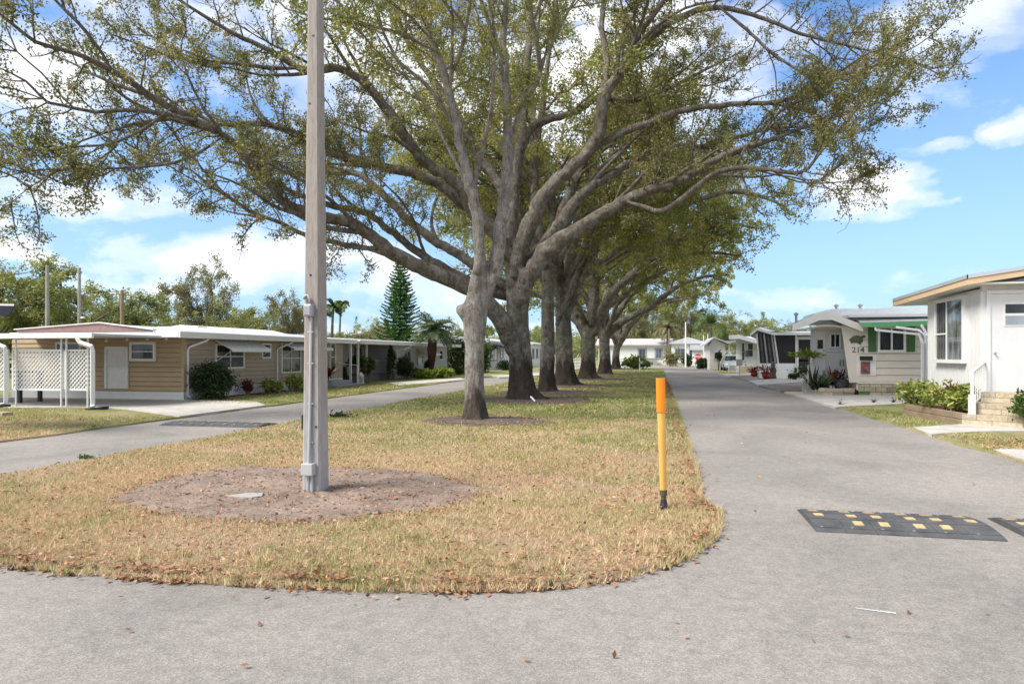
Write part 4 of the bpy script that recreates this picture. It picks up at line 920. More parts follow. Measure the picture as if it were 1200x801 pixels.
def shrub(name, loc, rad, n, size, leaf, label, seed, cat='shrub', group=None, aspect=.5, shape='ball', stem=TIMBER, clumps=26, droop=0, z0=.12, up=0):
    rng = np.random.default_rng(seed); t = thing(name, (loc[0], loc[1], 0), label, cat, group); rx, ry, rz = rad; cz = loc[2]+z0+rz
    q = rng.normal(size=(clumps, 3)); q /= np.linalg.norm(q, axis=1, keepdims=True); q *= (.45+.5*rng.random((clumps, 1)))
    if shape == 'cone': q[:, :2] *= (1-.42*(q[:, 2:]+1))*1.1
    cc = q*np.array([rx, ry, rz])*.86; k = rng.integers(0, clumps, n)
    C = cc[k]+rng.normal(size=(n, 3))*np.array([rx, ry, rz])*.20; C += np.array([loc[0], loc[1], cz]); C[:, 2] = np.maximum(C[:, 2], loc[2]+.03)
    V = leaf_quads(C, size, rng, aspect, 0, droop-up); qmesh('foliage', V, leaf, t)
    mb = MB(); m = min(clumps, 14)
    for i in range(m):
        e = Vector(cc[i]+np.array([loc[0], loc[1], cz])); b = Vector((loc[0]+rng.normal()*rx*.12, loc[1]+rng.normal()*ry*.12, loc[2]))
        mb.tube([b, b.lerp(e, .5)+Vector((0, 0, .05)), e], [.018, .012, .006], 5)
    mb.build('stems', stem, t); return t
def rosette(name, loc, nl, ln, wd, leaf, label, seed, cat='plant', el=(.3, 1.3), group=None, curve=.5):
    """strap leaves from one point; one mesh with its core"""
    rng = np.random.default_rng(seed); V = []
    for k in range(nl):
        az = k*2.399+rng.normal()*.2; e = rng.uniform(*el); L = ln*rng.uniform(.7, 1.1); p = np.array(loc, float); d = np.array([math.cos(az)*math.cos(e), math.sin(az)*math.cos(e), math.sin(e)]); s = np.array([-math.sin(az), math.cos(az), 0]); prev = None
        for j in range(5):
            w = wd*.5*(1-(j/4.2)**2)+.002
            cur = (p+s*w, p-s*w)
            if prev is not None: V.append([prev[0], prev[1], cur[1], cur[0]])
            prev = cur; p = p+d*L/4; d = unit(d+np.array([0, 0, -curve*.25]))
    t = thing(name, (loc[0], loc[1], 0), label, cat, group); qmesh('leaves', np.array(V), leaf, t)
    mb = MB(); mb.tube([(loc[0], loc[1], 0), (loc[0], loc[1], max(loc[2], .05)+.04)], [.03, .02], 6); mb.build('stem', TIMBER, t); return t
def zcam(v): return v
# ================================================================== LEFT SIDE
# ---------------- tan and taupe home
XL, YF = -15.84, 20.4
YB = 32.3
H1 = thing('mobile_home', (-18.6, 24.5, 0), 'tan and taupe single storey home with a mauve gable and white eaves', 'house')
wz = 2.24
d_r = wpix('-Y', YF, (127, 409), (149, 455)); w_r = wpix('-Y', YF, (156, 403.5), (181, 420)); w_b = wpix('-Y', YF, (69, 403), (95, 414))
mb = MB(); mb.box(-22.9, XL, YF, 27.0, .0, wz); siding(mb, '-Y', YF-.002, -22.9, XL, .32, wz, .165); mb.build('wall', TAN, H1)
mb = MB(); mb.box(-22.9, XL+.003, 27.0, YB, 0, wz); mb.box(XL-.4, XL+.004, YF+.003, 27.0, 0, wz); siding(mb, '+X', XL+.006, YF+.07, YB, .42, wz, .165); mb.box(XL-.05, XL+.055, YF-.055, YF+.09, .32, wz-.01, 1); mb.build('wall', [TAUPE_SHADE, TAN], H1)
mb = MB(); mb.box(-22.9, XL+.04, YF-.05, YF-.005, 0, .315); mb.box(XL+.008, XL+.05, YF+.08, YB, 0, .41); mb.build('skirting', OFFW, H1)
door(H1, '-Y', YF, d_r, OFFW, WHITE, .09, knob=False)
f = window(H1, '-Y', YF, w_r, 1, 2, WHITE, GLASS, .09, .085); window(H1, '-Y', YF, w_b, 1, 1, WHITE, GLASS, .07, .085)
RY0, RXE, RZ0, RZ1 = 19.45, -15.3, 2.17, 2.33
mb = MB(); mb.prism([(RXE, RY0+.08, RZ0), (RXE, RY0+.08, RZ1), (-18.4, RY0+.08, 2.63), (-21.9, RY0+.08, RZ1+.02), (-21.9, RY0+.08, RZ0)], (0, YB+.5-RY0-.08, 0)); mb.build('roof', ROOFW, H1)
mb = MB(); mb.prism([(RXE-.002, RY0, RZ0-.02), (RXE-.002, RY0, RZ1+.01), (-16.25, RY0, RZ1+.07), (-16.25, RY0, RZ1+.015), (-22.0, RY0, RZ1+.01), (-22.0, RY0, RZ0-.02)], (0, .075, 0))
mb.box(RXE+.003, RXE+.08, RY0, YB+.52, RZ0-.03, RZ1+.02); mb.build('gutter', WHITE, H1, bevel=.012)
mb = MB(); mb.prism([(-16.26, RY0-.01, RZ1+.018), (-18.3, RY0-.01, 2.64), (-21.7, RY0-.01, 2.44), (-21.6, RY0-.01, RZ1+.014)], (0, .08, 0)); g1 = mb.build('gable', MAUVE, H1)
mb = MB(); mb.prism([(-16.2, RY0-.05, RZ1+.07), (-18.3, RY0-.05, 2.645), (-21.75, RY0-.05, 2.445), (-21.75, RY0-.05, 2.475), (-18.3, RY0-.05, 2.68), (-16.2, RY0-.05, RZ1+.105)], (0, .14, 0)); mb.build('coping', CREAM, g1)
mb = MB(); mb.box(-20.6, -18.0, 24.0, 24.6, 2.5, 2.72); mb.prism([(-21, 23.5, 2.4), (-17.2, 23.5, 2.5), (-18.4, 23.5, 2.76)], (0, 6.5, 0)); mb.build('roof_ridge', CREAM, H1)
for px, py in ((124.5, 399.5), (149, 398), (172.5, 397.5), (195, 397)):
    p = onY(px, py, YF-.45); mb = MB(); mb.ball(p, .045, 8); mb.tube([p+Vector((0, 0, .04)), p+Vector((0, 0, .09))], .02, 8); mb.build('globe_light', WHITE, H1, smooth=True)
for (p0, p1, c, r, gm) in (((252, 405), (283, 430), 2, 2, GLASS), ((306, 404), (314.5, 418), 1, 2, GLASS), ((329, 404), (350, 435), 2, 2, GLASSG), ((386, 403), (391, 433), 1, 2, GLASS)):
    window(H1, '+X', XL+.01, wpix('+X', XL, p0, p1), c, r, WHITE, gm, .07, .085)
q = wpix('+X', XL, (249, 402), (292, 413)); awning(H1, q[0]+.1, q[1]+.35, XL, .75, 2.12, 1.78)
q = wpix('+X', XL, (328, 402), (372, 410)); awning(H1, q[0], q[1]+.25, XL, .7, 2.12, 1.86)
def spout(parent, X, y, ztop, out, zb=.14, m=WHITE):
    return downspout(parent, [(X+out, y+.55, ztop), (X+out-.06, y+.5, ztop-.10), (X+.10, y+.05, ztop-.32), (X+.07, y, ztop-.42), (X+.07, y, zb+.06), (X+.20, y-.05, zb)], m)
spout(H1, XL, YF+.12, RZ0, .5); ys = onX(323, 420, XL).y; spout(H1, XL, ys, RZ0, .5)
# ---------------- lattice carport
YC, XE = 16.62, -15.85
CP = thing('carport', (-19, 18, 0), 'flat white carport screened with white lattice panels and thin pipe posts', 'carport')
mb = MB(); mb.box(-27, XE, YC, 19.35, 2.135, 2.2); mb.build('roof', ROOFW, CP)
mb = MB(); mb.box(-27.05, XE+.03, YC-.09, YC-.003, 2.06, 2.215); mb.build('gutter', WHITE, CP, bevel=.015)
YLt = 16.85
for px in (19.5, 72.5, 78.5, 103.5): p = onY(px, 430, YLt-.03); mb = MB(); mb.tube([(p.x, YLt-.05, .05), (p.x, YLt-.05, 2.115)], .026, 8); mb.build('post', WHITE, CP)
def lattice(px0, px1, py0, py1):
    a = onY(px0, py0, YLt); b = onY(px1, py1, YLt); x0, x1, z0, z1 = a.x, b.x, b.z, a.z; mb = MB(); w = .034; sp = .128
    for sgn, yy in ((1, YLt-.012), (-1, YLt+.002)):
        c = -(z1-z0)-sp
        while c < (x1-x0)+(z1-z0)+sp:
            # line x = x0+c + sgn*(z-z0)
            lo, hi = z0, z1; 
            if sgn > 0: lo = max(lo, z0-c); hi = min(hi, z0+(x1-x0)-c)
            else: lo = max(lo, z0+c-(x1-x0)); hi = min(hi, z0+c)
            if hi-lo > .01:
                xa, xb = x0+c+sgn*(lo-z0), x0+c+sgn*(hi-z0); e = w*.7
                mb.hexa([(xa-e, yy, lo), (xa+e, yy, lo), (xa+e, yy+.01, lo), (xa-e, yy+.01, lo), (xb-e, yy, hi), (xb+e, yy, hi), (xb+e, yy+.01, hi), (xb-e, yy+.01, hi)])
            c += sp
    for (u0, u1, v0, v1) in ((x0, x1, z0-.03, z0+.02), (x0, x1, z1-.02, z1+.03), (x0-.03, x0+.02, z0, z1), (x1-.02, x1+.03, z0, z1)): mb.box(u0, u1, YLt-.02, YLt+.016, v0, v1)
    mb.build('lattice_panel', WHITE, CP)
lattice(-30, 9.5, 409.5, 456); lattice(15.5, 75, 410.5, 456.5); lattice(77, 108.5, 410.5, 456.5)
p = onY(104, 398, YLt-.2); downspout(CP, [(p.x-.25, YC-.12, 2.06), (p.x-.15, YC-.12, 1.93), (p.x+.18, YC-.05, 1.82), (p.x+.21, YC-.05, 1.68), (p.x+.21, YC-.05, .16), (p.x+.35, YC-.2, .09)], WHITE, .075)
p = onY(3, 398, YLt-.2); downspout(CP, [(p.x-.25, YC-.12, 2.06), (p.x-.12, YC-.12, 1.93), (p.x+.18, YC-.05, 1.80), (p.x+.21, YC-.05, 1.66), (p.x+.21, YC-.05, .16), (p.x, YC-.25, .09)], WHITE, .075)
for px, lb in ((0, 'dark splash block under the left downspout of the lattice carport'), (115, 'dark splash block under the right downspout of the lattice carport')):
    p = onY(px, 476, 16.45); mb = MB(); mb.prism([(p.x-.22, 16.2, .045), (p.x+.2, 16.35, .045), (p.x+.2, 16.35, .13), (p.x-.22, 16.2, .08)], (.02, .25, 0)); tag(mb.build('splash_block', BLACK), lb, 'splash block')
T = thing('patio_table', (onY(20, 440, 18.2).x, 18.2, 0), 'black patio table standing inside the lattice carport', 'table'); a = onY(4, 410, 18.2).x; b = onY(37, 410, 18.2).x
mb = MB(); mb.box(a, b, 17.8, 18.7, 1.0, 1.07); mb.build('tabletop', BLACK, T, bevel=.01)
for x in (a+.1, b-.1):
    for y in (17.88, 18.6): mb = MB(); mb.box(x-.05, x+.05, y-.05, y+.05, .04, 1.0); mb.build('leg', BLACK, T)
# navy awning at the photo edge, on its own posts
AW = thing('awning', (-9.6, 9.3, 0), 'navy cloth awning corner with pale top at the far edge of the photo', 'awning')
e = at(16.5, 360, 13.2); f0 = Vector((e.x-3.2, e.y-.4, e.z)); fb = Vector((-1.55, 1.2, 0))
def lift(p, z): return (p.x, p.y, p.z+z)
mb = MB(); mb.prism([lift(f0, .10), lift(e, .03), lift(e+fb, .03), lift(f0+fb, .10)], (0, 0, .035)); mb.build('canopy', OFFW, AW)
mb = MB(); mb.prism([lift(f0, -.18), (e.x-.10, e.y-.013, e.z-.15), lift(e, .026), lift(f0, .096)], (0, .02, 0)); mb.build('valance', NAVY, AW)
for q in (f0+Vector((.2, .1, 0)), f0+fb+Vector((.2, -.1, 0))): mb = MB(); mb.tube([(q.x, q.y, 0), lift(q, .1)], .03, 8); mb.build('post', GALV, AW)
mb = MB(); mb.box(onY(-4, 500, 14.1).x, onY(9.5, 500, 14.1).x, 13.95, 14.25, .03, .15); o = mb.build('kerb_block', STONE, bevel=.015); tag(o, 'weathered concrete wheel stop on the grass at the photo edge', 'kerb block')
# ---------------- grey home with the railed porch
X2, XP = -16.5, -18.6
H2 = thing('mobile_home', (-18.5, 43, 0), 'long pale grey home with a railed porch and flat white eaves', 'house')
yp0, yp1 = 34.6, onX(463, 430, X2).y; ye = onX(524, 430, X2).y
ez0, ez1 = 2.16, 2.36
mb = MB(); mb.box(-24, X2, yp1, ye, 0, ez1-.02); 
for k in range(int((ye-yp1)/.3)): mb.box(X2, X2+.012, yp1+.3*k+.02, yp1+.3*k+.05, .35, ez0)
mb.box(-24, XP, yp0, yp1, 0, ez1-.02); mb.build('wall', LAV, H2)
mb = MB(); mb.prism([(-15.75, yp0-.5, ez0+.03), (-15.75, yp0-.5, ez1), (-19.5, yp0-.5, ez1+.25), (-24.5, yp0-.5, ez1), (-24.5, yp0-.5, ez0+.03)], (0, ye+1.6-yp0, 0)); mb.build('roof', ROOFW, H2)
mb = MB(); mb.box(-15.747, -15.66, yp0-.52, ye+1.15, ez0, ez1+.02); mb.build('gutter', WHITE, H2, bevel=.012)
mb = MB(); mb.box(XP, X2-.05, yp0, yp1-.01, 0, .42); mb.build('porch_deck', DGREY, H2)
mb = MB()
for y in np.arange(yp0+.05, yp1-1.2, .13): mb.tube([(X2-.1, y, .44), (X2-.1, y, 1.22)], .012, 4)
mb.tube([(X2-.1, yp0, 1.23), (X2-.1, yp1-1.2, 1.23)], .022, 5); mb.tube([(X2-.1, yp0, .5), (X2-.1, yp1-1.2, .5)], .016, 5); mb.build('railing', GREY, H2)
for y in (yp0+.05, onX(431, 430, X2).y, yp1-.03): mb = MB(); mb.box(X2-.14, X2-.04, y-.05, y+.05, .42, ez0+.03); mb.build('post', WHITE, H2)
window(H2, '+X', XP, (onX(415.5, 420, XP).y, onX(422, 420, XP).y, 1.15, 2.0), 1, 1, GREY, GLASS, .08)
window(H2, '+X', XP, (onX(436, 420, XP).y, onX(455, 420, XP).y, 1.05, 2.0), 2, 2, OFFW, GLASSG, .07)
door(H2, '+X', XP, (onX(456.5, 420, XP).y, onX(462, 420, XP).y, .44, 2.08), DGREY, GREY)
window(H2, '+X', X2+.012, wpix('+X', X2, (472, 408.5), (480, 420)), 2, 1, OFFW, GLASSB, .08, .085)
window(H2, '+X', X2+.012, wpix('+X', X2, (489, 417), (494, 426)), 1, 1, OFFW, GLASSG, .07, .085)
window(H2, '+X', X2+.012, wpix('+X', X2, (514, 411), (517.5, 420.5)), 1, 2, OFFW, GLASS, .08, .085)
q = wpix('+X', X2, (487, 408), (503, 412)); awning(H2, q[0], q[1], X2, .9, 2.0, 1.62)
spout(H2, X2, yp1+.1, ez0, .8)
# link roof between the two homes
LK = thing('carport', (-17.5, 33.5, 0), 'narrow white roofed passage between the taupe and the grey homes', 'carport')
mb = MB(); mb.box(-23, -15.5, YB+.55, yp0-.55, 2.2, 2.3); mb.build('roof', ROOFW, LK)
for y in (YB+.7, yp0-.7): mb = MB(); mb.box(-15.75, -15.65, y-.05, y+.05, .03, 2.2); mb.build('post', WHITE, LK)
mb = MB(); mb.box(-22.5, -22.4, YB+.1, yp0-.1, 0, 2.2); mb.build('wall', LAV, LK)
# steps with a white railing by the passage
ST = thing('porch_steps', (-15.9, 31, 0), 'low grey steps with a white handrail at the end of the taupe home', 'steps'); p0 = onX(384, 440, -15.2)
mb = MB(); mb.box(-15.8, -14.6, p0.y-.2, p0.y+2.3, .03, .16); mb.box(-15.8, -14.95, p0.y, p0.y+2.1, .16, .33); mb.build('step', GREY, ST, bevel=.01)
mb = MB(); mb.tube([(-14.7, p0.y+2.2, .1), (-14.7, p0.y+2.2, 1.05), (-15.7, p0.y+2.2, 1.15)], .022, 6); mb.build('railing', WHITE, ST)
# ---------------- white home further up, and two more beyond
X3 = -17
y30 = onX(566, 425, X3).y; y31 = onX(597, 425, X3).y
H3 = thing('mobile_home', (X3-2, (y30+y31)/2, 0), 'white home with dark window awnings seen between the first two trunks', 'house')
mb = MB(); mb.box(X3-6, X3, y30, y31+5, 0, 2.9); mb.build('wall', WHITE, H3)
mb = MB(); mb.prism([(X3+.7, y30-.8, 2.75), (X3+.7, y30-.8, 2.95), (X3-3, y30-.8, 3.5), (X3-6.5, y30-.8, 2.95), (X3-6.5, y30-.8, 2.75)], (0, y31-y30+6.6, 0)); mb.build('roof', ROOFW, H3)
window(H3, '+X', X3, (onX(575, 420, X3).y, onX(582, 420, X3).y, 1.0, 2.5), 2, 3, GREY, GLASS, .1)
window(H3, '+X', X3, (onX(586, 420, X3).y, onX(589, 420, X3).y, 1.2, 2.2), 1, 2, GREY, GLASSG, .1)
q = (onX(577, 420, X3).y, onX(587, 420, X3).y); awning(H3, q[0], q[1], X3, 1.2, 2.6, 2.0, GREY)
def simple_home(px, d, w, h, ln, wallm, label, roofh=.5, wins=((.2, .35), (.6, .75)), yawd=0, roofm=ROOFW, group=None, skirt=True):
    p = at(px, HY+F*EYE/d, d); t = thing('mobile_home', (p.x, p.y, 0), label, 'house', group)
    x0, x1, y0, y1 = p.x-w/2, p.x+w/2, p.y, p.y+ln
    mb = MB(); mb.box(x0, x1, y0, y1, 0, h); mb.build('wall', wallm, t)
    mb = MB(); mb.prism([(x0-.4, y0-.4, h-.02), (x1+.4, y0-.4, h-.02), (x1+.4, y0-.4, h+.16), ((x0+x1)/2, y0-.4, h+.16+roofh), (x0-.4, y0-.4, h+.16)], (0, ln+.8, 0)); mb.build('roof', roofm, t)
    for a, b in wins: window(t, '-Y', y0, (x0+(x1-x0)*a, x0+(x1-x0)*b, h*.40, h*.76), 2, 1, GREY, GLASSB, .1, .06)
    if skirt: mb = MB(); mb.box(x0+.02, x1-.02, y0-.03, y0-.004, 0, .5); mb.build('skirting', GREY, t)
    return t
H4 = thing('mobile_home', (-19, 93, 0), 'far white home with shuttered front between the middle trunks', 'house')
mb = MB(); mb.box(-23, -16.5, 88, 99, 0, 2.9); mb.build('wall', WHITE, H4); mb = MB(); mb.prism([(-16, 87.5, 2.88), (-16, 87.5, 3.05), (-19.5, 87.5, 3.6), (-23.5, 87.5, 3.05), (-23.5, 87.5, 2.88)], (0, 12, 0)); mb.build('roof', ROOFW, H4)
for y in (89.5, 92.5, 95.5): window(H4, '+X', -16.5, (y, y+1.2, 1.1, 2.3), 1, 2, GREY, GLASS, .1)
# ---------------- homes closing the end of the road
HE = thing('mobile_home', (5, 104, 0), 'long low white home with two shuttered windows across the end of the road', 'house')
pa, pb2 = onY(741, 420, 103), onY(786, 420, 103); mb = MB(); mb.box(pa.x-5, pb2.x, 103, 109, 0, 2.9); mb.build('wall', OFFW, HE)
mb = MB(); mb.prism([(pa.x-5.4, 102.5, 2.88), (pa.x-5.4, 102.5, 3.08), (pa.x-5.4, 106, 4.0), (pa.x-5.4, 109.5, 3.08), (pa.x-5.4, 109.5, 2.88)], (pb2.x-pa.x+5.8, 0, 0)); mb.build('roof', paint('pinkish_roof', (.47, .43, .425), .6), HE)
for a, b in ((748, 757), (768, 776)): window(HE, '-Y', 103, (onY(a+1, 420, 103).x, onY(b-1, 420, 103).x, 1.1, 2.3), 2, 1, GREY, GLASSB, .22, .06)
p = onY(763, 428, 102.2); mb = MB(); mb.box(p.x-.9, p.x+.9, 101.8, 102.6, .03, .95); mb.box(p.x-.95, p.x+.95, 101.75, 102.65, .95, 1.02); tag(mb.build('utility_cabinet', GREY, bevel=.02), 'grey utility cabinet before the white home across the end', 'cabinet')
simple_home(806, 96, 4.4, 3.1, 9, WHITE, 'white gabled home with dark gable windows behind the stop sign', .75, ((.12, .42), (.56, .8)))
HS = thing('mobile_home', (15.5, 98, 0), 'low white roofed home between the stop sign and the carport', 'house'); pa, pb2 = onY(812, 420, 97), onY(838, 420, 97)
mb = MB(); mb.box(pa.x, pb2.x, 97, 103, 0, 2.2); mb.build('wall', OFFW, HS); mb = MB(); mb.prism([(pa.x-.3, 96.5, 2.19), (pb2.x+.3, 96.5, 2.19), (pb2.x+.3, 96.5, 2.4), (pa.x+1.5, 96.5, 2.9), (pa.x-.3, 96.5, 2.9)], (0, 7, 0)); mb.build('roof', ROOFW, HS)
# ================================================================== RIGHT SIDE
# ---------------- nearest white home: street wall with tall window, door wall facing down the street
XW, YW = 7.3, 17.73; y_far = onX(1087, 430, XW).y
N1 = thing('mobile_home', (9, 19, 0), 'white home with tan fascia, tall corner window and a door up brick steps', 'house')
tw = wpix('-X', XW, (1100.5, 353), (1131.5, 421)); mb = MB(); mb.box(XW, 14, YW, y_far, .05, 3.06)
for k in range(int((y_far-YW)/.2)): 
    y = YW+.1+.2*k; mb.box(XW-.006, XW, y-.085, y+.085, .1, 3.02)
for k in range(30):
    x = XW+.12+.2*k; mb.box(x-.085, x+.085, YW-.006, YW, .1, 3.05)
mb.box(XW-.03, XW+.09, YW-.03, YW+.09, .1, 3.05); mb.build('wall', OFFW, N1)
y0, y1, z0, z1 = tw; fr_ = MB(); o = Vector((XW, 0, 0)); ax = Vector((0, 1, 0)); nn = Vector((-1, 0, 0))
f = window(N1, '-X', XW-.006, tw, 1, 1, WHITE, GLASS, .09, .085, True); f.name = 'window'; ym = (y0+y1)/2+.12
mb = MB(); mb.box(XW-.086, XW-.0595, ym-.03, ym+.03, z0, z1); mb.box(XW-.083, XW-.0595, ym, y1, (z0+z1)/2-.1, (z0+z1)/2-.06); mb.build('mullion', WHITE, f)
mb = MB(); mb.box(XW-.070, XW-.0605, y0, ym-.03, z0, z1); mb.build('pane', glassmat('reflecting_glass', (.10, .11, .115), .02, .9), f)
mb = MB()
for k in range(5): mb.box(XW-.066, XW-.0595, ym+.05+.16*k, ym+.09+.16*k, z0, z1)
mb.build('curtain', paint('dim_curtain', (.13, .12, .11), .8), f)
dx0 = onY(1159, 420, YW).x; zb = onY(1170, 462, YW).z; zt = onY(1170, 344.5, YW).z
gx = onY(1174.5, 370, YW).x; gz = (onY(1185, 382, YW).z, onY(1185, 355, YW).z)
door(N1, '-Y', YW-.006, (dx0, dx0+1.05, zb, zt), OFFW, WHITE, .08, True, glass=None)
mb = MB(); mb.box(gx, gx+.62, YW-.078, YW-.066, gz[0], gz[1]); mb.build('window_frame', WHITE, N1)
mb = MB(); mb.box(gx+.03, gx+.59, YW-.082, YW-.0785, (gz[0]+gz[1])/2+.03, gz[1]-.03); mb.box(gx+.03, gx+.59, YW-.082, YW-.0785, gz[0]+.03, (gz[0]+gz[1])/2-.03, 1); mb.build('pane', [GLASS, glassmat('frosted_glass', (.30, .34, .36), .3, .1)], N1)
mb = MB(); mb.box(dx0-.3, dx0+3, YW-.03, YW-.012, .1, zb-.03); mb.build('door_apron', OFFW, N1)
# roof: low gable running back from the door wall, tan fascia all round
ek = at(1136, 326, 15.5); ee = at(1049, 353, 20.4)
eX, eY0, eY1 = 6.88, ek.y, at(1049, 353, 20.4).y
z_a = ek.z; z_b = ee.z; rX = 11.0; rz = z_a+.62
mb = MB(); A0 = Vector((eX, eY0, z_a)); B0 = Vector((eX, eY1, z_b)); C0 = Vector((rX, eY0, rz)); D0 = Vector((rX, eY1, rz-.2)); E0 = Vector((15, eY0, z_a)); F0 = Vector((15, eY1, z_b)); dn = Vector((0, 0, -.05))
mb.hexa([A0+dn, C0+dn, D0+dn, B0+dn, A0, C0, D0, B0]); mb.hexa([C0+dn, E0+dn, F0+dn, D0+dn, C0, E0, F0, D0]); mb.build('roof', ROOFB, N1)
mb = MB(); h = Vector((0, 0, .145)); u = Vector((0, 0, .05)); 
def fas(m, a, b, t, hh=.145): m.hexa([a-Vector((0, 0, hh)), b-Vector((0, 0, hh)), b-Vector((0, 0, hh))+t, a-Vector((0, 0, hh))+t, a+Vector((0, 0, .03)), b+Vector((0, 0, .03)), b+Vector((0, 0, .03))+t, a+Vector((0, 0, .03))+t])
fas(mb, A0+Vector((-.03, 0, 0)), B0+Vector((-.03, 0, 0)), Vector((.028, 0, 0))); fas(mb, A0+Vector((-.03, -.03, 0)), C0+Vector((0, -.03, 0)), Vector((0, .028, 0))); fas(mb, C0+Vector((0.001, -.03, 0)), E0+Vector((0, -.03, 0)), Vector((0, .028, 0))); fas(mb, B0+Vector((-.03, .002, 0)), B0+Vector((4.2, .002, .08)), Vector((0, .03, 0)))
mb.build('fascia', TANF, N1)
mb = MB(); fas(mb, A0+Vector((-.05, -.05, .05)), B0+Vector((-.05, 0, .05)), Vector((.02, 0, 0)), .055); fas(mb, A0+Vector((-.05, -.05, .05)), C0+Vector((0, -.05, .05)), Vector((0, .018, 0)), .055); mb.build('drip_edge', ROOFB, N1)
mb = MB(); mb.hexa([A0+Vector((0, 0, -.13)), Vector((14, eY0, z_a-.13)), Vector((14, eY1, z_b-.13)), B0+Vector((0, 0, -.13)), A0+Vector((0, 0, -.1)), Vector((14, eY0, z_a-.1)), Vector((14, eY1, z_b-.1)), B0+Vector((0, 0, -.1))]); mb.build('soffit', OFFW, N1)
mb = MB(); mb.prism([(XW+.02, YW+.01, 3.04), (14, YW+.01, 3.04), (14, YW+.01, z_a), (rX, YW+.01, rz-.08), (XW+.02, YW+.01, z_a-.14)], (0, .1, 0)); mb.box(XW+.02, 14, YW+.12, y_far, 3.04, 3.12); mb.build('gable', OFFW, N1)
mb = MB(); mb.prism([(8.2, YW+1, z_a+.18), (10.4, YW+1, z_a+.86), (13.5, YW+1, z_a+.70), (13.5, YW+1, z_a)], (0, 3.6, 0)); mb.build('upper_roof', ROOFB, N1)
# brick steps, turned toward the walk
s0, s1 = G(1127, 500), G(1199, 504.8); sd = (s1-s0).normalized(); sn = Vector((-sd.y, sd.x, 0)); 
if sn.y < 0: sn = -sn
SB = thing('brick_steps', (s0.x+1, s0.y, 0), 'buff block steps leading up to the nearest white door', 'steps')
for k in range(3):
    mb = MB(); zz = .05+.235*k; off = sn*(.34*k)+sd*(.10*k if k else 0)
    course = 2; L = 3.0
    for c in range(course):
        x = -.001-(.28 if c % 2 else 0)
        while x < L:
            a_, b_ = max(0, x), min(L, x+.56)
            if b_-a_ > .05:
                P0 = s0+off+sd*(a_+.006); P1 = s0+off+sd*(b_-.006); z0_, z1_ = zz+c*.1175+.004, zz+(c+1)*.1175-.004; t_ = sn*(1.6-.34*k)
                mb.hexa([P0+Vector((0, 0, z0_)), P1+Vector((0, 0, z0_)), P1+t_+Vector((0, 0, z0_)), P0+t_+Vector((0, 0, z0_)), P0+Vector((0, 0, z1_)), P1+Vector((0, 0, z1_)), P1+t_+Vector((0, 0, z1_)), P0+t_+Vector((0, 0, z1_))])
            x += .56
    P0 = s0+off+sn*.012+sd*.012; mb.obox(P0, sd, sn, 0, L-.02, 0, 1.55-.34*k, zz, zz+.226, 1); mb.build('step', [STONE, SLABC], SB)
# handrail
RL = thing('handrail', (at(1139, 487, 15.2).x, at(1139, 487, 15.2).y, 0), 'white metal handrail with balusters beside the buff block steps', 'handrail')
r0 = at(1139, 487, 15.1); r1 = at(1154, 424, 15.75); r0t = Vector((r0.x, r0.y, at(1139, 436, 15.1).z)); r1b = Vector((r1.x, r1.y, at(1154, 462, 15.75).z))
mb = MB(); mb.box(r0.x-.055, r0.x+.055, r0.y-.055, r0.y+.055, .05, at(1139, 462, 15.1).z); mb.box(r0.x-.025, r0.x+.025, r0.y-.025, r0.y+.025, .05, r0t.z); mb.build('post', WHITE, RL)
lo0 = Vector((r0.x, r0.y, at(1139, 474, 15.1).z)); mb = MB(); mb.tube([r0t, r1], .026, 6); mb.build('rail', WHITE, RL); mb = MB(); mb.tube([lo0, r1b], .018, 6); mb.build('rail', WHITE, RL)
for k in range(1, 7): mb = MB(); t_ = k/7; mb.tube([lo0.lerp(r1b, t_), r0t.lerp(r1, t_)], .011, 5); mb.build('baluster', WHITE, RL)
# timber planter in front of the window
p0, p1 = G(1058, 486.5), G(1127, 500); PL = thing('planter', (p0.x, p0.y, 0), 'long weathered timber planter under the tall corner window', 'planter'); pd = (p1-p0).normalized(); pn = Vector((-pd.y, pd.x, 0)); pn = pn if pn.x > 0 else -pn; LL = (p1-p0).length
for k in range(2): mb = MB(); mb.obox(p0, pd, pn, 0, LL, .012*k, .11, .02+.145*k, .158+.145*k); mb.obox(p0, pd, pn, .001+.012*k, .10, .11, .85, .02+.145*k, .158+.145*k); mb.build('timber', TIMBER, PL, bevel=.012)
mb = MB(); mb.obox(p0, pd, pn, .1, LL, .11, .9, .02, .24); mb.build('soil', REDM, PL)
for k, (px, d, rx, rz, lb) in enumerate(((1076, 17.9, .62, .36, 'yellow green variegated shrub at the far end of the timber planter'), (1108, 16.6, .75, .40, 'wide variegated shrub in the middle of the timber planter'), (1127, 15.9, .42, .34, 'variegated shrub beside the handrail'))):
    p = at(px, HY+F*1.3/d, d); shrub('variegated_shrub', (p.x, p.y, .2), (rx, rx*.7, rz), 900, .115, LEAFY, lb, 60+k, group='variegated shrubs in the planter', z0=.0)
p = at(1115, 470, 16.2); rosette('red_plant', (p.x, p.y, .7), 14, .32, .07, LEAFR, 'small red leaved plant among the planter shrubs', 64)
p = at(1203, 490, 14.2); shrub('variegated_shrub', (p.x, p.y, .1), (.34, .34, .32), 420, .10, LEAFG, 'green shrub at the right photo edge by the steps', 65)
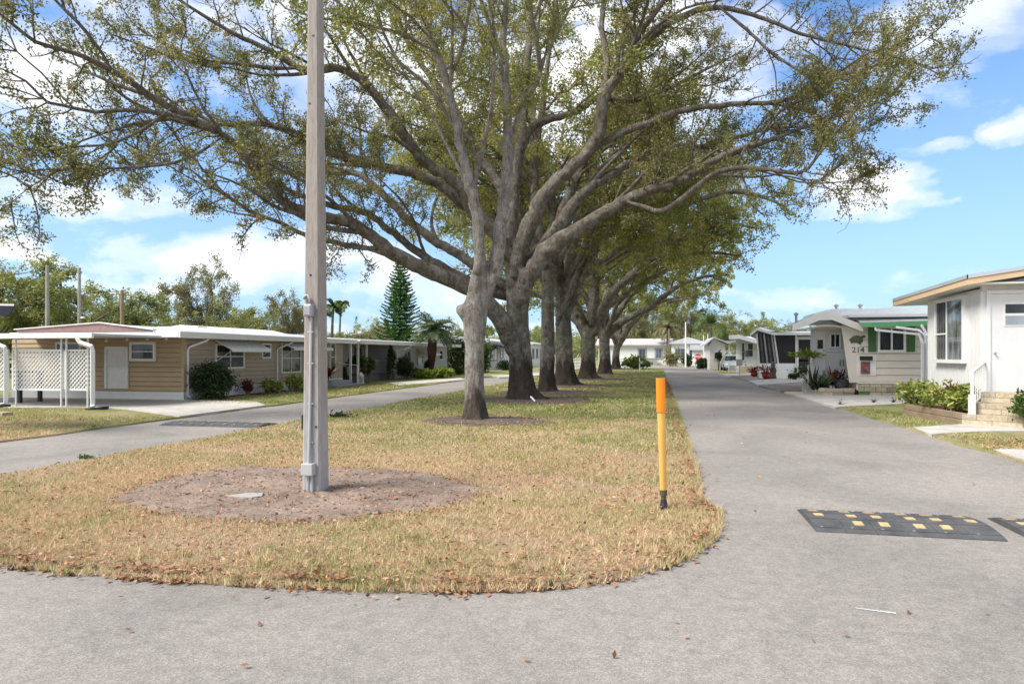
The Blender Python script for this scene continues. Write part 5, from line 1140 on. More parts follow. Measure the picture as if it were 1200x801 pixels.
# ---------------- cream home numbered 214
Y4 = 28.3; xe = onY(1003.5, 440, Y4).x
N2 = thing('mobile_home', (9.5, 30, 0), 'cream home numbered 214 with green shutters and a peaked street end', 'house')
zs = onY(1003, 448, Y4).z; ztop = 3.0
mb = MB(); mb.box(xe, 14.5, Y4, 35, zs-.3, ztop); siding(mb, '-Y', Y4-.002, xe+.02, 14.5, zs, 2.98, .27, .02); siding(mb, '-X', xe-.002, Y4+.0, Y4+1.3, zs, 2.98, .27, .02); mb.build('wall', BEIGE, N2)
mb = MB(); rw = np.random.default_rng(8); z = .0
for c in range(3):
    x = xe+.06-(.2 if c % 2 else 0); 
    while x < 12.5:
        a_, b_ = max(x, xe+.05), x+.40; 
        mb.box(a_+.009, b_-.009, Y4-.05, Y4+.1, z+.009, z+zs/3-.009, 1 if (c, int((x-xe)/.4)) in ((1, 3), (0, 0), (2, 4), (0, 4), (2, 6)) else 0); x += .40
    z += zs/3
mb.build('skirting', [STONE, STONEG], N2)
mb = MB(); mb.box(xe+.04, 14.5, Y4-.075, Y4-.012, zs-.03, zs+.015); mb.build('sill_trim', CREAM, N2)
wr = wpix('-Y', Y4, (1030.5, 385), (1058, 410)); window(N2, '-Y', Y4-.012, wr, 2, 1, CREAM, GLASS, .08, .085, mw=.06)
for a, b in ((1017, 1026.3), (1062, 1071.5)): q = wpix('-Y', Y4, (a, 382), (b, 412)); o = board(N2, '-Y', Y4-.014, q, DGREEN, 'shutter', 0, .065)
q = wpix('-Y', Y4, (1003.5, 416.5), (1026, 439.5)); board(N2, '-Y', Y4-.013, q, CREAM, 'wall_panel', 0, .045)
q = wpix('-Y', Y4, (1006.8, 417), (1021.3, 422)); board(N2, '-Y', Y4-.06, q, BLACK, 'letter_box', 0, .10, .01)
def poster_mat():
    m, nt, b, _ = new_mat('garden_flag_print'); n = noise(nt, 5, 4, .6, dist=1.0)
    nt.links.new(ramp(nt, n.outputs[0], [(.36, (.10, .02, .01)), (.44, (.30, .13, .04)), (.50, (.22, .03, .05)), (.57, (.16, .07, .22)), (.66, (.40, .22, .06))]).outputs[0], b.inputs['Base Color']); return m
q = wpix('-Y', Y4, (1008, 423.8), (1019, 438)); board(N2, '-Y', Y4-.06, q, poster_mat(), 'wall_picture', 0, .018)
c = onY(1005.6, 410, Y4-.055); text_mesh('house_number', '214', .30, paint('dark_metal', (.06, .055, .05), .5), N2, c, .008)
# turtle-shaped wall ornament
c = onY(1004, 397.3, Y4-.06); mb = MB(); mb.ball((0, 0, 0), .22, 8, sz=.66); mb.tube([(.14, 0, .04), (.24, 0, .10), (.31, 0, .10)], [.05, .05, .03], 8)
for sx_, sz_ in ((-.16, -.10), (.10, -.14), (.16, -.06), (-.20, -.02)): mb.tube([(sx_*.8, 0, sz_*.8), (sx_*1.3, 0, sz_*1.35)], [.06, .04], 6)
mb.v = [(c.x+x, c.y+y*.3, c.z+z) for x, y, z in mb.v]; mb.build('turtle_ornament', paint('bronze_green', (.09, .11, .05), .5), N2, smooth=True)
# peaked street end: canted front with shuttered window
cantm = CREAM; xl = onY(949, 440, Y4).x; zt2 = 2.72
mb = MB(); fl = Y4+1.2
mb.prism([(xl+.35, fl, .35), (xe-.02, fl, .35), (xe-.02, fl, 2.72), (xl+.35, fl, 2.72)], (0, .4, 0)); mb.box(7.35, xe-.03, fl+.4, 34.6, .1, 2.72); mb.build('wall', OFFW, N2)
mb = MB(); a = onY(985.5, 381.5, Y4); b = onY(995, 448, Y4); mb.prism([(a.x, Y4-.055, 2.72), (xe+.10, Y4-.055, 2.72), (xe+.10, Y4-.055, zs), (b.x, Y4-.055, zs)], (0, .05, 0)); mb.build('canted_panel', BEIGE, N2)
q = wpix('-Y', fl, (973.5, 392), (983, 406)); window(N2, '-Y', fl, q, 2, 1, WHITE, GLASS, .07, .085)
for a, b in ((971.4, 973.0), (983.8, 986)): board(N2, '-Y', fl, wpix('-Y', fl, (a, 390.5), (b, 408.5)), GREEN, 'shutter', .05, .08)
q = wpix('-Y', fl, (967.5, 410), (990, 411.5)); board(N2, '-Y', fl, q, WHITE, 'window_ledge', 0, .12)
door(N2, '-Y', fl, wpix('-Y', fl, (956.5, 388), (965, 446)), WHITE, CREAM, .05, glass=wpix('-Y', fl, (957.5, 398), (964, 408.5)))
for px in (984, 987.5): q = wpix('-Y', fl, (px, 421), (px+1.2, 429)); board(N2, '-Y', fl, q, GREEN, 'wall_ornament', 0, .03)
mb = MB(); a = onY(1024, 383, 27.4); za = onY(928, 380.5, 28.0).z; xk0, xk1, xk2, xk3 = onY(928.5, 380, 28.0).x, onY(960, 368, 28.0).x, onY(975, 368, 28.0).x, onY(1011, 381, 28.0).x; zk = onY(965, 367.5, 28.0).z; ze_ = onY(1011, 381, 28.0).z
prof = [(xk0, za), (xk1, zk), (xk2, zk+.01), (xk3, ze_)]; top = [(x, 26.9, z+.02) for x, z in prof]; 
def slab(prof, y0, y1, th, mat, name, dz=0):
    m = MB(); 
    for i in range(len(prof)-1):
        (xa, za_), (xb, zb_) = prof[i], prof[i+1]
        m.hexa([(xa, y0, za_-th+dz), (xb, y0, zb_-th+dz), (xb, y1, zb_-th+dz), (xa, y1, za_-th+dz), (xa, y0, za_+dz), (xb, y0, zb_+dz), (xb, y1, zb_+dz), (xa, y1, za_+dz)])
    return m.build(name, mat, N2)
slab(prof, 28.0, 30.2, .06, ROOFW, 'roof'); slab(prof, 27.95, 27.998, .26, CREAM, 'fascia', .012); 
lower = [(xk0+.35, za-.16), (xk1+.1, zk-.42), (xk2, zk-.42), (xk3-.3, ze_-.08)]; slab(lower, 28.2, 29.6, .05, CREAM, 'soffit')
mb = MB(); mb.prism([(xk0+.9, 29.3, 2.60), (xe, 29.3, 2.60), (xe, 29.3, zk-.45), (xk1, 29.3, zk-.45)], (0, .3, 0)); mb.build('gable', CREAM, N2)
mb = MB(); mb.box(xk3-.5, 15, 27.9, 35.5, 3.0, 3.1); mb.prism([(xk2, 29.5, 3.05), (15, 29.5, 3.05), (15, 29.5, 3.42), (xk2+.3, 29.5, 3.42)], (0, 5, 0)); mb.build('roof', WHITE, N2)
mb = MB(); p = onY(1046, 359, 33); q = onY(1036, 366, 33); q2 = onY(1064, 366, 33); mb.prism([(q.x, 33, 3.4), (q2.x+1, 33, 3.4), (p.x, 33, p.z)], (0, 2, 0)); mb.build('roof_peak', ROOFB, N2)
gz = onY(1040, 379.5, 27.6).z; mb = MB(); gx0 = onY(1009.5, 381, 27.6).x; mb.hexa([(gx0, 27.55, gz-.12), (15, 27.55, gz-.02), (15, 27.6, gz-.02), (gx0, 27.6, gz-.12), (gx0, 27.55, gz+.06), (15, 27.55, gz+.22), (15, 27.6, gz+.22), (gx0, 27.6, gz+.06)]); mb.build('awning_fascia', paint('mint_green_paint', (.15, .40, .17), .45), N2, bevel=.01)
mb = MB(); mb.hexa([(gx0, 27.603, gz+.0), (15, 27.603, gz+.12), (15, 28.3, gz+.35), (gx0, 28.3, gz+.2), (gx0, 27.603, gz+.04), (15, 27.603, gz+.18), (15, 28.3, gz+.4), (gx0, 28.3, gz+.25)]); mb.build('awning_roof', ROOFW, N2)
a0, a1, a2, a3 = onY(1026, 384, 27.5), onY(1026.5, 386.5, 27.45), onY(1077, 391.5, 26.4), onY(1081, 402, 26.2); 
downspout(N2, [a0, a1, a2, a3, Vector((a3.x, a3.y, .05))], WHITE, .055); b0, b1, b2_ = onY(1050, 383.5, 27.5), onY(1077, 387, 26.9), onY(1085, 393, 26.3); downspout(N2, [b0, b1, b2_, Vector((b2_.x, b2_.y, .05))], WHITE, .055)
downspout(N2, [onY(1080, 381, 27.3), onY(1084, 388, 26.5), onY(1087, 393, 26.35), Vector((onY(1087, 393, 26.35).x, 26.35, .05))], WHITE, .05)
p = onY(933, 370, 29); mb = MB(); mb.tube([(p.x, 29, za), (p.x, 29, za+.42)], .05, 8); mb.lathe((p.x, 29, za+.42), [(.05, 0), (.09, .02), (.09, .07), (.01, .12)], 10); mb.build('roof_vent', GALV, N2)
for px in (980, 1008): p = onY(px, 362, 32); mb = MB(); mb.tube([(p.x, 32, 3.35), (p.x, 32, 3.68)], .05, 8); mb.lathe((p.x, 32, 3.66), [(.05, 0), (.10, .02), (.10, .07), (.01, .13)], 10); mb.build('roof_vent', GALV, N2)
# stone bed, steps and rail in front of 214
SBed = thing('stone_planter', (6.6, 27, 0), 'low curved stone bed in front of the cream home numbered 214', 'planter'); pix = [(944, 460), (956, 463), (975, 464.8), (1002, 464.5)]; mb = MB(); rr2 = np.random.default_rng(4)
for i in range(len(pix)-1):
    a, b = G(*pix[i]), G(*pix[i+1]); L_ = (b-a).length; d_ = (b-a).normalized(); n_ = Vector((-d_.y, d_.x, 0)); n_ = n_ if n_.y > 0 else -n_; m_ = max(1, int(L_/.34))
    for j in range(m_):
        for cidx in range(2):
            u0 = L_*j/m_+.008+(.1 if cidx else 0)*0; u1 = L_*(j+1)/m_-.008; ins = rr2.random()*.03
            mb.obox(a, d_, n_, u0, u1, ins, .26+ins, .01+.15*cidx, .148+.15*cidx+rr2.random()*.012, 1 if rr2.random() < .1 else 0)
mb.build('stones', [STONE, STONEG], SBed, bevel=.02); mb = MB(); a, b = G(946, 459), G(1001, 463.5); mb.prism([(a.x, a.y+.3, .02), (G(975, 464.8).x, G(975, 464.8).y+.26, .02), (b.x, b.y+.2, .02), (b.x, Y4-.06, .02), (a.x+.3, Y4+.3, .02)], (0, 0, .24)); mb.build('soil', REDM, SBed)
sp = onY(951, 450, 29.4); ST2 = thing('entry_steps', (sp.x, 29.2, 0), 'concrete entry steps with a thin pale handrail beside the stone bed', 'steps')
for k in range(3): mb = MB(); mb.box(sp.x-.35, sp.x+.6, 28.75+.25*k, fl-.01, .03+.17*k, .195+.17*k); mb.build('step', SLABC, ST2, bevel=.01)
h0, h1 = at(947, 428, 27.2), at(966, 416, 28.2); mb = MB(); mb.tube([Vector((h0.x, h0.y, .05)), h0, h1, Vector((h1.x, h1.y, .55))], .022, 6); mb.tube([Vector((h0.x, h0.y, .45)), Vector((h1.x, h1.y, .95))], .016, 6)
for k in range(1, 5): q = h0.lerp(h1, k/5); mb.tube([Vector((q.x, q.y, .45+.1*k)), q], .010, 5)
mb.build('handrail', WHITE, ST2)
p = at(997.5-10, 463, 26.6); pc = at(986, 463, 26.6)
PT = thing('flower_pot', (pc.x, pc.y, 0), 'round charcoal pot with dark leaves on the stone bed by number 214', 'flower pot'); mb = MB(); mb.lathe((pc.x, pc.y, .24), [(.001, 0), (.20, 0), (.26, .10), (.275, .30), (.29, .33), (.29, .37), (.25, .37), (.24, .30), (.001, .30)], 22); mb.build('pot', POTG, PT, smooth=False)
C = np.random.default_rng(3).normal(size=(90, 3))*np.array([.12, .12, .12])+np.array([pc.x+.03, pc.y, .78]); qmesh('plant', leaf_quads(C, .16, np.random.default_rng(3), .35), leafmat('burgundy_leaf', [(0, (.02, .015, .012)), (.6, (.06, .03, .025)), (1, (.12, .05, .04))], .2), PT)
p = at(976, 455, 26.9); rosette('red_bromeliad', (p.x, p.y, .40), 38, .78, .12, LEAFR, 'bright red spiky plant beside the charcoal pot', 71, el=(.3, 1.4))
p = at(966, 461, 26.7); rosette('agave', (p.x, p.y, .34), 34, .78, .12, LEAFA, 'pale grey green agave on the stone bed', 72, el=(.15, 1.2))
p = at(953.5, 459, 27.0); rosette('snake_plant', (p.x, p.y, .15), 26, 1.0, .09, LEAFD, 'tall dark strappy plant beside the entry steps', 73, el=(.9, 1.5), curve=.1)
p = at(958.5, 462, 26.6); rosette('yucca', (p.x, p.y, .2), 30, .6, .06, LEAFD, 'dark spiky plant between agave and entry steps', 74, el=(.4, 1.4), curve=.2)
p = at(948, 416, 27.2); t = thing('potted_palm', (p.x, p.y, 0), 'lime green umbrella of leaves on a slim stem by the entry rail', 'plant'); mb = MB(); mb.tube([(p.x, p.y, .05), (p.x+.02, p.y, p.z)], .03, 8); mb.build('stem', TIMBER, t); C = np.random.default_rng(6).normal(size=(190, 3))*np.array([.26, .2, .07])+np.array([p.x-.05, p.y, p.z+.02]); qmesh('leaves', leaf_quads(C, .2, np.random.default_rng(6), .3, .5), LEAFL, t)
mb = MB(); a, b = G(914, 460), G(949, 459.5); mb.box(a.x, b.x, a.y-.1, a.y+.1, .045, .17); tag(mb.build('kerb_timber', TIMBER, bevel=.015), 'weathered kerb timber beside the gravel before number 214', 'kerb block')
for px, py, lb, sd_ in ((985, 476, 'small dark weed at the lawn edge before number 214', 81), (1024, 473.5, 'little spiky weed in the middle of the path before number 214', 82), (1047, 473.5, 'tiny dark weed near the timber planter end', 83)):
    p = G(px, py); rosette('weed', (p.x, p.y, .05), 14, .22, .03, LEAFD, lb, sd_)
# ---------------- screened porch home
Y6 = 47.0; xa, xb, xc, xd = [onY(px, 410, Y6).x for px in (890, 912, 933, 951)]
N3 = thing('mobile_home', (onY(915, 410, Y6).x, Y6+2, 0), 'white home with a dark leaning screened porch facing the road', 'house')
zsil = onY(900, 425.5, Y6).z; zto = onY(900, 391, Y6).z
sh6 = onY(890, 410, Y6+8).x-xa+.3
mb = MB(); mb.prism([(xa, Y6, 0), (24, Y6, 0), (24, Y6+8, 0), (xa+sh6, Y6+8, 0)], (0, 0, zsil)); mb.prism([(xa+.1+sh6*.27, Y6+2.2, zsil), (24, Y6+2.2, zsil), (24, Y6+8, zsil), (xa+.1+sh6, Y6+8, zsil)], (0, 0, 2.9-zsil)); mb.build('wall', WHITE, N3)
lean = .42
def lean_panel(x0, x1, t0, t1, mat, name, n=1):
    m = MB(); m.hexa([(x0, Y6-.0, zsil), (x1, Y6, zsil), (x1, Y6+.04, zsil), (x0, Y6+.04, zsil), (t0, Y6-lean, zto), (t1, Y6-lean, zto), (t1, Y6-lean+.04, zto), (t0, Y6-lean+.04, zto)]); return m.build(name, mat, N3)
ta, tb, tc_, td_ = onY(887, 392, Y6-lean).x, onY(907, 392, Y6-lean).x, onY(933, 395, Y6-lean).x, onY(945, 395, Y6-lean).x
lean_panel(xa+.04, xb-.06, ta+.04, tb-.05, SCREEN, 'screen_panel'); lean_panel(xb+.06, xc-.05, tb+.05, tc_-.05, SCREEN, 'screen_panel')
lean_panel(xb-.05, xb+.05, tb-.045, tb+.045, WHITE, 'post'); lean_panel(xa-.05, xa+.035, ta-.05, ta+.035, WHITE, 'post'); lean_panel(xc-.045, xc+.06, tc_-.045, tc_+.06, WHITE, 'post')
for k in range(4): 
    u = (k+.7)/4.6; m = MB(); x0 = xa+(xb-xa)*u; t0 = ta+(tb-ta)*u; m.hexa([(x0, Y6-.03, zsil+.02), (x0+.12, Y6-.03, zsil+.02), (x0+.12, Y6-.012, zsil+.02), (x0, Y6-.012, zsil+.02), (t0, Y6-lean-.03, zto), (t0+.09, Y6-lean-.03, zto), (t0+.09, Y6-lean-.012, zto), (t0, Y6-lean-.012, zto)]); m.build('curtain', GREY if k % 2 else CURT, N3)
q = (xc+.12, xd-.1, .45, 2.55); d_ = door(N3, '-Y', Y6-.05, q, SCREEN, WHITE, .09); 
mb = MB(); mb.box(q[0], q[1], Y6-.11, Y6-.09, 1.15, 1.25); mb.build('door_bar', WHITE, N3); window(N3, '-Y', Y6-.05, (xd+.12, xd+1.0, .7, 2.5), 1, 1, WHITE, SCREEN, .09)
mb = MB(); mb.box(xc, 24, Y6-.045, Y6+2.2, zsil, zsil+.02); mb.build('sill', WHITE, N3)
pk = onY(887.5, 384, Y6-.6); pl = onY(879, 391, Y6-.6); pr = onY(906, 389.5, Y6-.6); pe = onY(1000, 394, Y6-.6); mb = MB()
for A1, B1 in ((pl, pk), (pk, pr), (pr, Vector((25, Y6-.6, pr.z-.12)))): mb.hexa([A1+Vector((0, 0, -.16)), B1+Vector((0, 0, -.16)), B1+Vector((sh6*1.1, 8.8, -.16)), A1+Vector((sh6*1.1, 8.8, -.16)), A1, B1, B1+Vector((sh6*1.1, 8.8, .35)), A1+Vector((sh6*1.1, 8.8, .35))])
mb.build('roof', ROOFW, N3); mb = MB(); mb.prism([(ta, Y6-lean+.05, zto), (tc_, Y6-lean+.05, zto), (tc_, Y6-lean+.05, zto+.08), (onY(888, 388, Y6).x, Y6-lean+.05, pk.z-.17)], (0, .05, 0)); mb.build('gable', DGREY, N3)
mb = MB(); mb.box(xc-.0, 24, Y6-.1, Y6-.05, pr.z-.40, pr.z-.26); mb.box(xd-.06, xd+.06, Y6-.1, Y6-.0, .1, pr.z-.3); mb.build('porch_frame', WHITE, N3)
for px, py, r, lb, sd_ in ((884, 442, .27, 'smaller red glazed pot left of the screened porch', 1), (898.5, 445, .33, 'larger red glazed pot with a rusty plant by the screened porch', 2)):
    p = G(px, py); t = thing('flower_pot', (p.x, p.y, 0), lb, 'flower pot', 'red pots by the screened porch'); mb = MB(); mb.lathe((p.x, p.y, .05), [(.001, 0), (r*.5, 0), (r*.85, r*.5), (r*.9, r*.9), (r*.72, r*1.3), (r*.78, r*1.36), (r*.65, r*1.36), (r*.6, r*1.2), (.001, r*1.2)], 20); mb.build('pot', GLAZEDRED, t, smooth=True)
    C = np.random.default_rng(sd_).normal(size=(120, 3))*np.array([.2, .2, .16])+np.array([p.x, p.y, r*1.5+.1]); qmesh('plant', leaf_quads(C, .22, np.random.default_rng(sd_), .35), LEAFR, t)
p = G(906, 444.5); t = thing('garden_statue', (p.x, p.y, 0), 'small dark garden figure right of the larger red pot', 'statue'); mb = MB(); mb.lathe((p.x, p.y, .05), [(.001, 0), (.22, 0), (.20, .12), (.16, .3), (.21, .55), (.12, .75), (.15, .9), (.10, 1.05), (.001, 1.1)], 14); mb.build('figure', paint('dark_bronze', (.07, .05, .04), .5), t, smooth=True)
p = G(919, 443.5); shrub('low_shrub', (p.x, p.y, .03), (.75, .5, .42), 600, .2, LEAFD, 'low dark green shrub under the screened porch', 84, z0=.0)
p = G(941, 444); shrub('low_shrub', (p.x, p.y, .03), (.8, .5, .5), 500, .2, LEAFG, 'low fresh green shrub between the porch and the entry rail', 85, z0=.0)
p = G(930, 445.5); shrub('low_shrub', (p.x, p.y, .03), (.35, .3, .2), 200, .16, LEAFD, 'tiny dark shrub in the gravel before the screened porch', 86, z0=.0)
# ---------------- small white home with two windows
Y7 = 62; xa, xb, xc = [onY(px, 410, Y7).x for px in (862.5, 874, 892)]
N4 = thing('mobile_home', (xa+1.5, Y7+2, 0), 'small white home with two dark windows and a flat projecting roof', 'house')
sh7 = onY(862.5, 410, Y7+9).x-xa+.2; mb = MB(); mb.prism([(xa, Y7, 0), (xc+4, Y7, 0), (xc+4, Y7+9, 0), (xa+sh7, Y7+9, 0)], (0, 0, 3.15)); mb.build('wall', OFFW, N4)
for a, b, t_, u_ in ((869.5, 872, 402, 422), (876.5, 882, 402.5, 417.5), (873.7, 875, 411, 417.5)): window(N4, '-Y', Y7, wpix('-Y', Y7, (a, t_), (b, u_)), 1, 2, OFFW, GLASS, .09, .06)
p0 = onY(854, 392.5, Y7-1.2); p1 = onY(866, 392, Y7-1.2); p2 = onY(887, 398, Y7-1.2); mb = MB()
for A1, B1 in ((p0, p1), (p1, p2), (p2, Vector((p2.x+5, p2.y, p2.z-.1)))): mb.hexa([A1+Vector((0, 0, -.34)), B1+Vector((0, 0, -.34)), B1+Vector((sh7*1.1, 10.5, -.2)), A1+Vector((sh7*1.1, 10.5, -.2)), A1, B1, B1+Vector((sh7*1.1, 10.5, .15)), A1+Vector((sh7*1.1, 10.5, .15))])
mb.build('roof', ROOFW, N4); p = onY(868, 431, Y7-.3); mb = MB(); mb.box(xa+.3, xc, Y7-.03, Y7-.003, 0, .55); mb.build('skirting', STONE, N4)
p = G(871, 436.5); rosette('red_plant', (p.x, p.y, .25), 18, .9, .2, LEAFR, 'dark red plant before the small white home', 87)
p = at(866.5, 432, 50); t = thing('sign_post', (p.x, p.y, 0), 'small blank grey sign on a thin post at the gravel edge', 'sign'); mb = MB(); mb.tube([(p.x, p.y, 0), (p.x, p.y, 1.0)], .03, 6); mb.build('post', GALV, t); mb = MB(); mb.box(p.x-.22, p.x+.22, p.y-.05, p.y-.031, .75, 1.25); mb.build('panel', paint('blank_sign_grey', (.33, .33, .34), .5), t, bevel=.01)
# ---------------- cream home with carport and a pale car
Y8 = 72; xa, xb = onY(832, 410, Y8).x, onY(850, 410, Y8).x
N5 = thing('mobile_home', (xa, Y8+3, 0), 'cream gabled home with an open carport on its right side', 'house')
mb = MB(); mb.box(xa, xb, Y8, Y8+9, 0, 2.6); mb.prism([(xa, Y8, 2.6), (xb, Y8, 2.6), ((xa+xb)/2-.4, Y8, 3.25)], (0, 9, 0)); mb.build('wall', CREAM, N5)
mb = MB(); c_ = (xa+xb)/2-.4
for A1, B1 in (((xa-.5, 2.62), (c_, 3.35)), ((c_, 3.35), (xb+.5, 2.72))): mb.hexa([(A1[0], Y8-.6, A1[1]-.12), (B1[0], Y8-.6, B1[1]-.12), (B1[0], Y8+9.5, B1[1]-.12), (A1[0], Y8+9.5, A1[1]-.12), (A1[0], Y8-.6, A1[1]), (B1[0], Y8-.6, B1[1]), (B1[0], Y8+9.5, B1[1]), (A1[0], Y8+9.5, A1[1])])
mb.build('roof', ROOFW, N5); window(N5, '-Y', Y8, wpix('-Y', Y8, (837.5, 413), (841, 420)), 1, 1, WHITE, GLASSB, .1)
xr = onY(880, 410, Y8).x; mb = MB(); mb.box(xb-.1, xr, Y8-.3, Y8+7, 2.78, 2.95); mb.build('carport_roof', ROOFW, N5)
for x, y in ((xb+.35, Y8-.2), (xr-.2, Y8-.2), (xr-.2, Y8+6.8)): mb = MB(); mb.box(x-.06, x+.06, y-.06, y+.06, 0, 2.78); mb.build('carport_post', WHITE, N5)
p = at(854, 436, 58); t = thing('gate_rail', (p.x, p.y, 0), 'short white railing at the drive before the pale car', 'railing'); mb = MB()
for k in range(6): mb.tube([(p.x+.16*k, p.y+.5*k, .03), (p.x+.16*k, p.y+.5*k, 1.05)], .05 if k == 0 else .02, 5)
mb.tube([(p.x, p.y, 1.05), (p.x+.8, p.y+2.5, 1.05)], .03, 5); mb.tube([(p.x, p.y, .25), (p.x+.8, p.y+2.5, .25)], .02, 5); mb.build('rail', WHITE, t)
# parked car (body, glass, wheels, lamps)
cx, cy = onY(860, 420, 68).x, 68.0
CAR = thing('parked_car', (cx, cy, 0), 'pale blue car parked under the carport of the cream home', 'car')
def car_body():
    st_ = [(-.0, .32, .62, .70), (.12, .26, .72, .80), (1.0, .24, .93, .86), (1.25, .24, .98, .87), (3.3, .24, 1.02, .87), (4.1, .26, .98, .84), (4.4, .34, .80, .74)]; mb = MB(); rows = []
    for y, z0, z1, w in st_: rows.append([(-w, y, z0+.1), (-w*1.0, y, z0+(z1-z0)*.5), (-w*.93, y, z1-.06), (-w*.8, y, z1), (w*.8, y, z1), (w*.93, y, z1-.06), (w, y, z0+(z1-z0)*.5), (w, y, z0+.1), (w*.85, y, z0), (-w*.85, y, z0)])
    k0 = len(mb.v); m = 10
    for r in rows: mb.v += r
    for i in range(len(rows)-1):
        for j in range(m): mb.f.append((i*m+j, i*m+(j+1) % m, (i+1)*m+(j+1) % m, (i+1)*m+j)); mb.m.append(0)
    mb.f.append(tuple(range(m))[::-1]); mb.m.append(0); e = (len(rows)-1)*m; mb.f.append(tuple(range(e, e+m))); mb.m.append(0); return mb
def shift(mb): mb.v = [(cx+x, cy+y, z+.01) for x, y, z in mb.v]; return mb
shift(car_body()).build('body', CARP, CAR, smooth=False, bevel=.03)
mb = MB(); mb.hexa([(-.72, 1.15, .97), (.72, 1.15, .97), (.72, 3.9, .99), (-.72, 3.9, .99), (-.56, 1.85, 1.47), (.56, 1.85, 1.47), (.56, 3.2, 1.47), (-.56, 3.2, 1.47)]); shift(mb).build('cabin_glass', GLASS, CAR, bevel=.03)
mb = MB(); mb.hexa([(-.60, 1.72, 1.43), (.60, 1.72, 1.43), (.60, 3.3, 1.43), (-.60, 3.3, 1.43), (-.5, 1.95, 1.53), (.5, 1.95, 1.53), (.5, 3.1, 1.53), (-.5, 3.1, 1.53)]); shift(mb).build('roof', CARP, CAR, bevel=.02)
for sx_ in (-1, 1):
    for y in (.85, 3.5):
        w = MB(); w.tube([(sx_*.70, y, .32), (sx_*.74, y, .32), (sx_*.88, y, .32), (sx_*.9, y, .32)], [.27, .32, .32, .27], 20); wo_ = shift(w).build('wheel', TYRE, CAR); w = MB(); w.tube([(sx_*.89, y, .32), (sx_*.915, y, .32)], [.2, .17], 14); shift(w).build('rim', GALV, wo_)
    mb = MB(); mb.box(sx_*.45, sx_*.68, -.03, .05, .58, .72); shift(mb).build('headlight', paint('lamp_lens', (.7, .72, .74), .1), CAR, bevel=.02)
mb = MB(); mb.box(-.4, .4, -.02, .04, .38, .5); shift(mb).build('grille', BLACK, CAR)
# ------------------------------------------------------------------ pole, marker post, speed humps, bits
pc = c2w(-2.225, 7.74); PX, PY = pc
PO = thing('utility_pole', (PX, PY, 0), 'tall square weathered concrete pole standing in the dirt patch', 'utility pole')
mb = MB(); prev = None; nz_ = 26; Hh = 8.6
def ring(z):
    h = .113-(.113-.068)*min(z, 5.9)/5.9*1.0 if z < 5.9 else .068-.010*(z-5.9)/2.7; c = .022; return [(PX+sx_*a, PY+sy_*b, z) for sx_, sy_, a, b in ((-1, -1, h-c, h), (1, -1, h-c, h), (1, -1, h, h-c), (1, 1, h, h-c), (1, 1, h-c, h), (-1, 1, h-c, h), (-1, 1, h, h-c), (-1, -1, h, h-c))]
for k in range(nz_+1):
    mb.v += ring(.02+(Hh-.02)*k/nz_)
for k in range(nz_):
    for j in range(8): mb.f.append((k*8+j, k*8+(j+1) % 8, (k+1)*8+(j+1) % 8, (k+1)*8+j)); mb.m.append(0)
mb.f.append(tuple(nz_*8+j for j in range(8))); mb.m.append(0); mb.build('shaft', POLEC, PO)
def pf(px, py): return onY(px, py, PY-.115)
cxp = pf(363.5, 500).x; zb1 = pf(366, 549).z; zt1 = pf(363, 362).z
mb = MB(); mb.tube([(cxp-.012, PY-.145, .03), (cxp-.005, PY-.140, zb1), (cxp+.004, PY-.125, 1.0), (cxp+.012, PY-.112, zt1)], .0165, 10)
for z in (.62, 1.05, 1.5, 1.85): mb.box(cxp-.03, cxp+.04, PY-.128, PY-.098, z-.008, z+.008)
mb.build('conduit', CONDUIT, PO)
mb = MB(); mb.tube([(cxp+.035, PY-.135, .02), (cxp+.03, PY-.135, zb1-.03)], .018, 10); mb.build('conduit', CONDUIT, PO)
mb = MB(); mb.box(cxp-.07, cxp+.068, PY-.20, PY-.112, zb1-.066, zb1+.066); mb.build('junction_box', CONDUIT, PO, bevel=.008)
c = pf(363.5, 363); mb = MB(); mb.box(c.x-.048, c.x+.048, PY-.185, PY-.098, c.z-.075, c.z+.06); jb = mb.build('meter_box', GALV, PO, bevel=.008); mb = MB(); mb.box(c.x-.034, c.x+.036, PY-.192, PY-.186, c.z-.06, c.z+.045); mb.build('cover', GALV, jb, bevel=.004)
mb = MB(); pts = [(c.x, PY-.13, c.z+.06), (c.x+.004, PY-.135, c.z+.12), (c.x-.02, PY-.14, c.z+.165), (c.x-.055, PY-.13, c.z+.155), (c.x-.062, PY-.125, c.z+.12)]; mb.tube(pts, [.012, .012, .013, .02, .022], 8); mb.build('weatherhead', CONDUIT, PO, smooth=True)
for px, py in ((363, 322), (361, 120), (365, 40), (370, 500)):
    p = pf(px, py); h = .113-(.045)*min(p.z, 5.9)/5.9; mb = MB(); mb.tube([(p.x, PY-h-.003, p.z), (p.x, PY-h+.02, p.z)], .014, 8); mb.build('bolt_hole', BLACK, PO)
p = pf(352, 494); mb = MB(); mb.box(PX-.150, PX-.112, PY-.05, PY-.02, p.z-.09, p.z+.07); mb.build('bracket', BLACK, PO)
# spalled patch low on the pole
p = pf(370, 500); mb = MB(); rs = np.random.default_rng(2)
for k in range(14): mb.box(p.x-.03+rs.random()*.05, p.x+.0+rs.random()*.05, PY-.1105, PY-.107-rs.random()*.0, p.z-.22+k*.03, p.z-.20+k*.03)
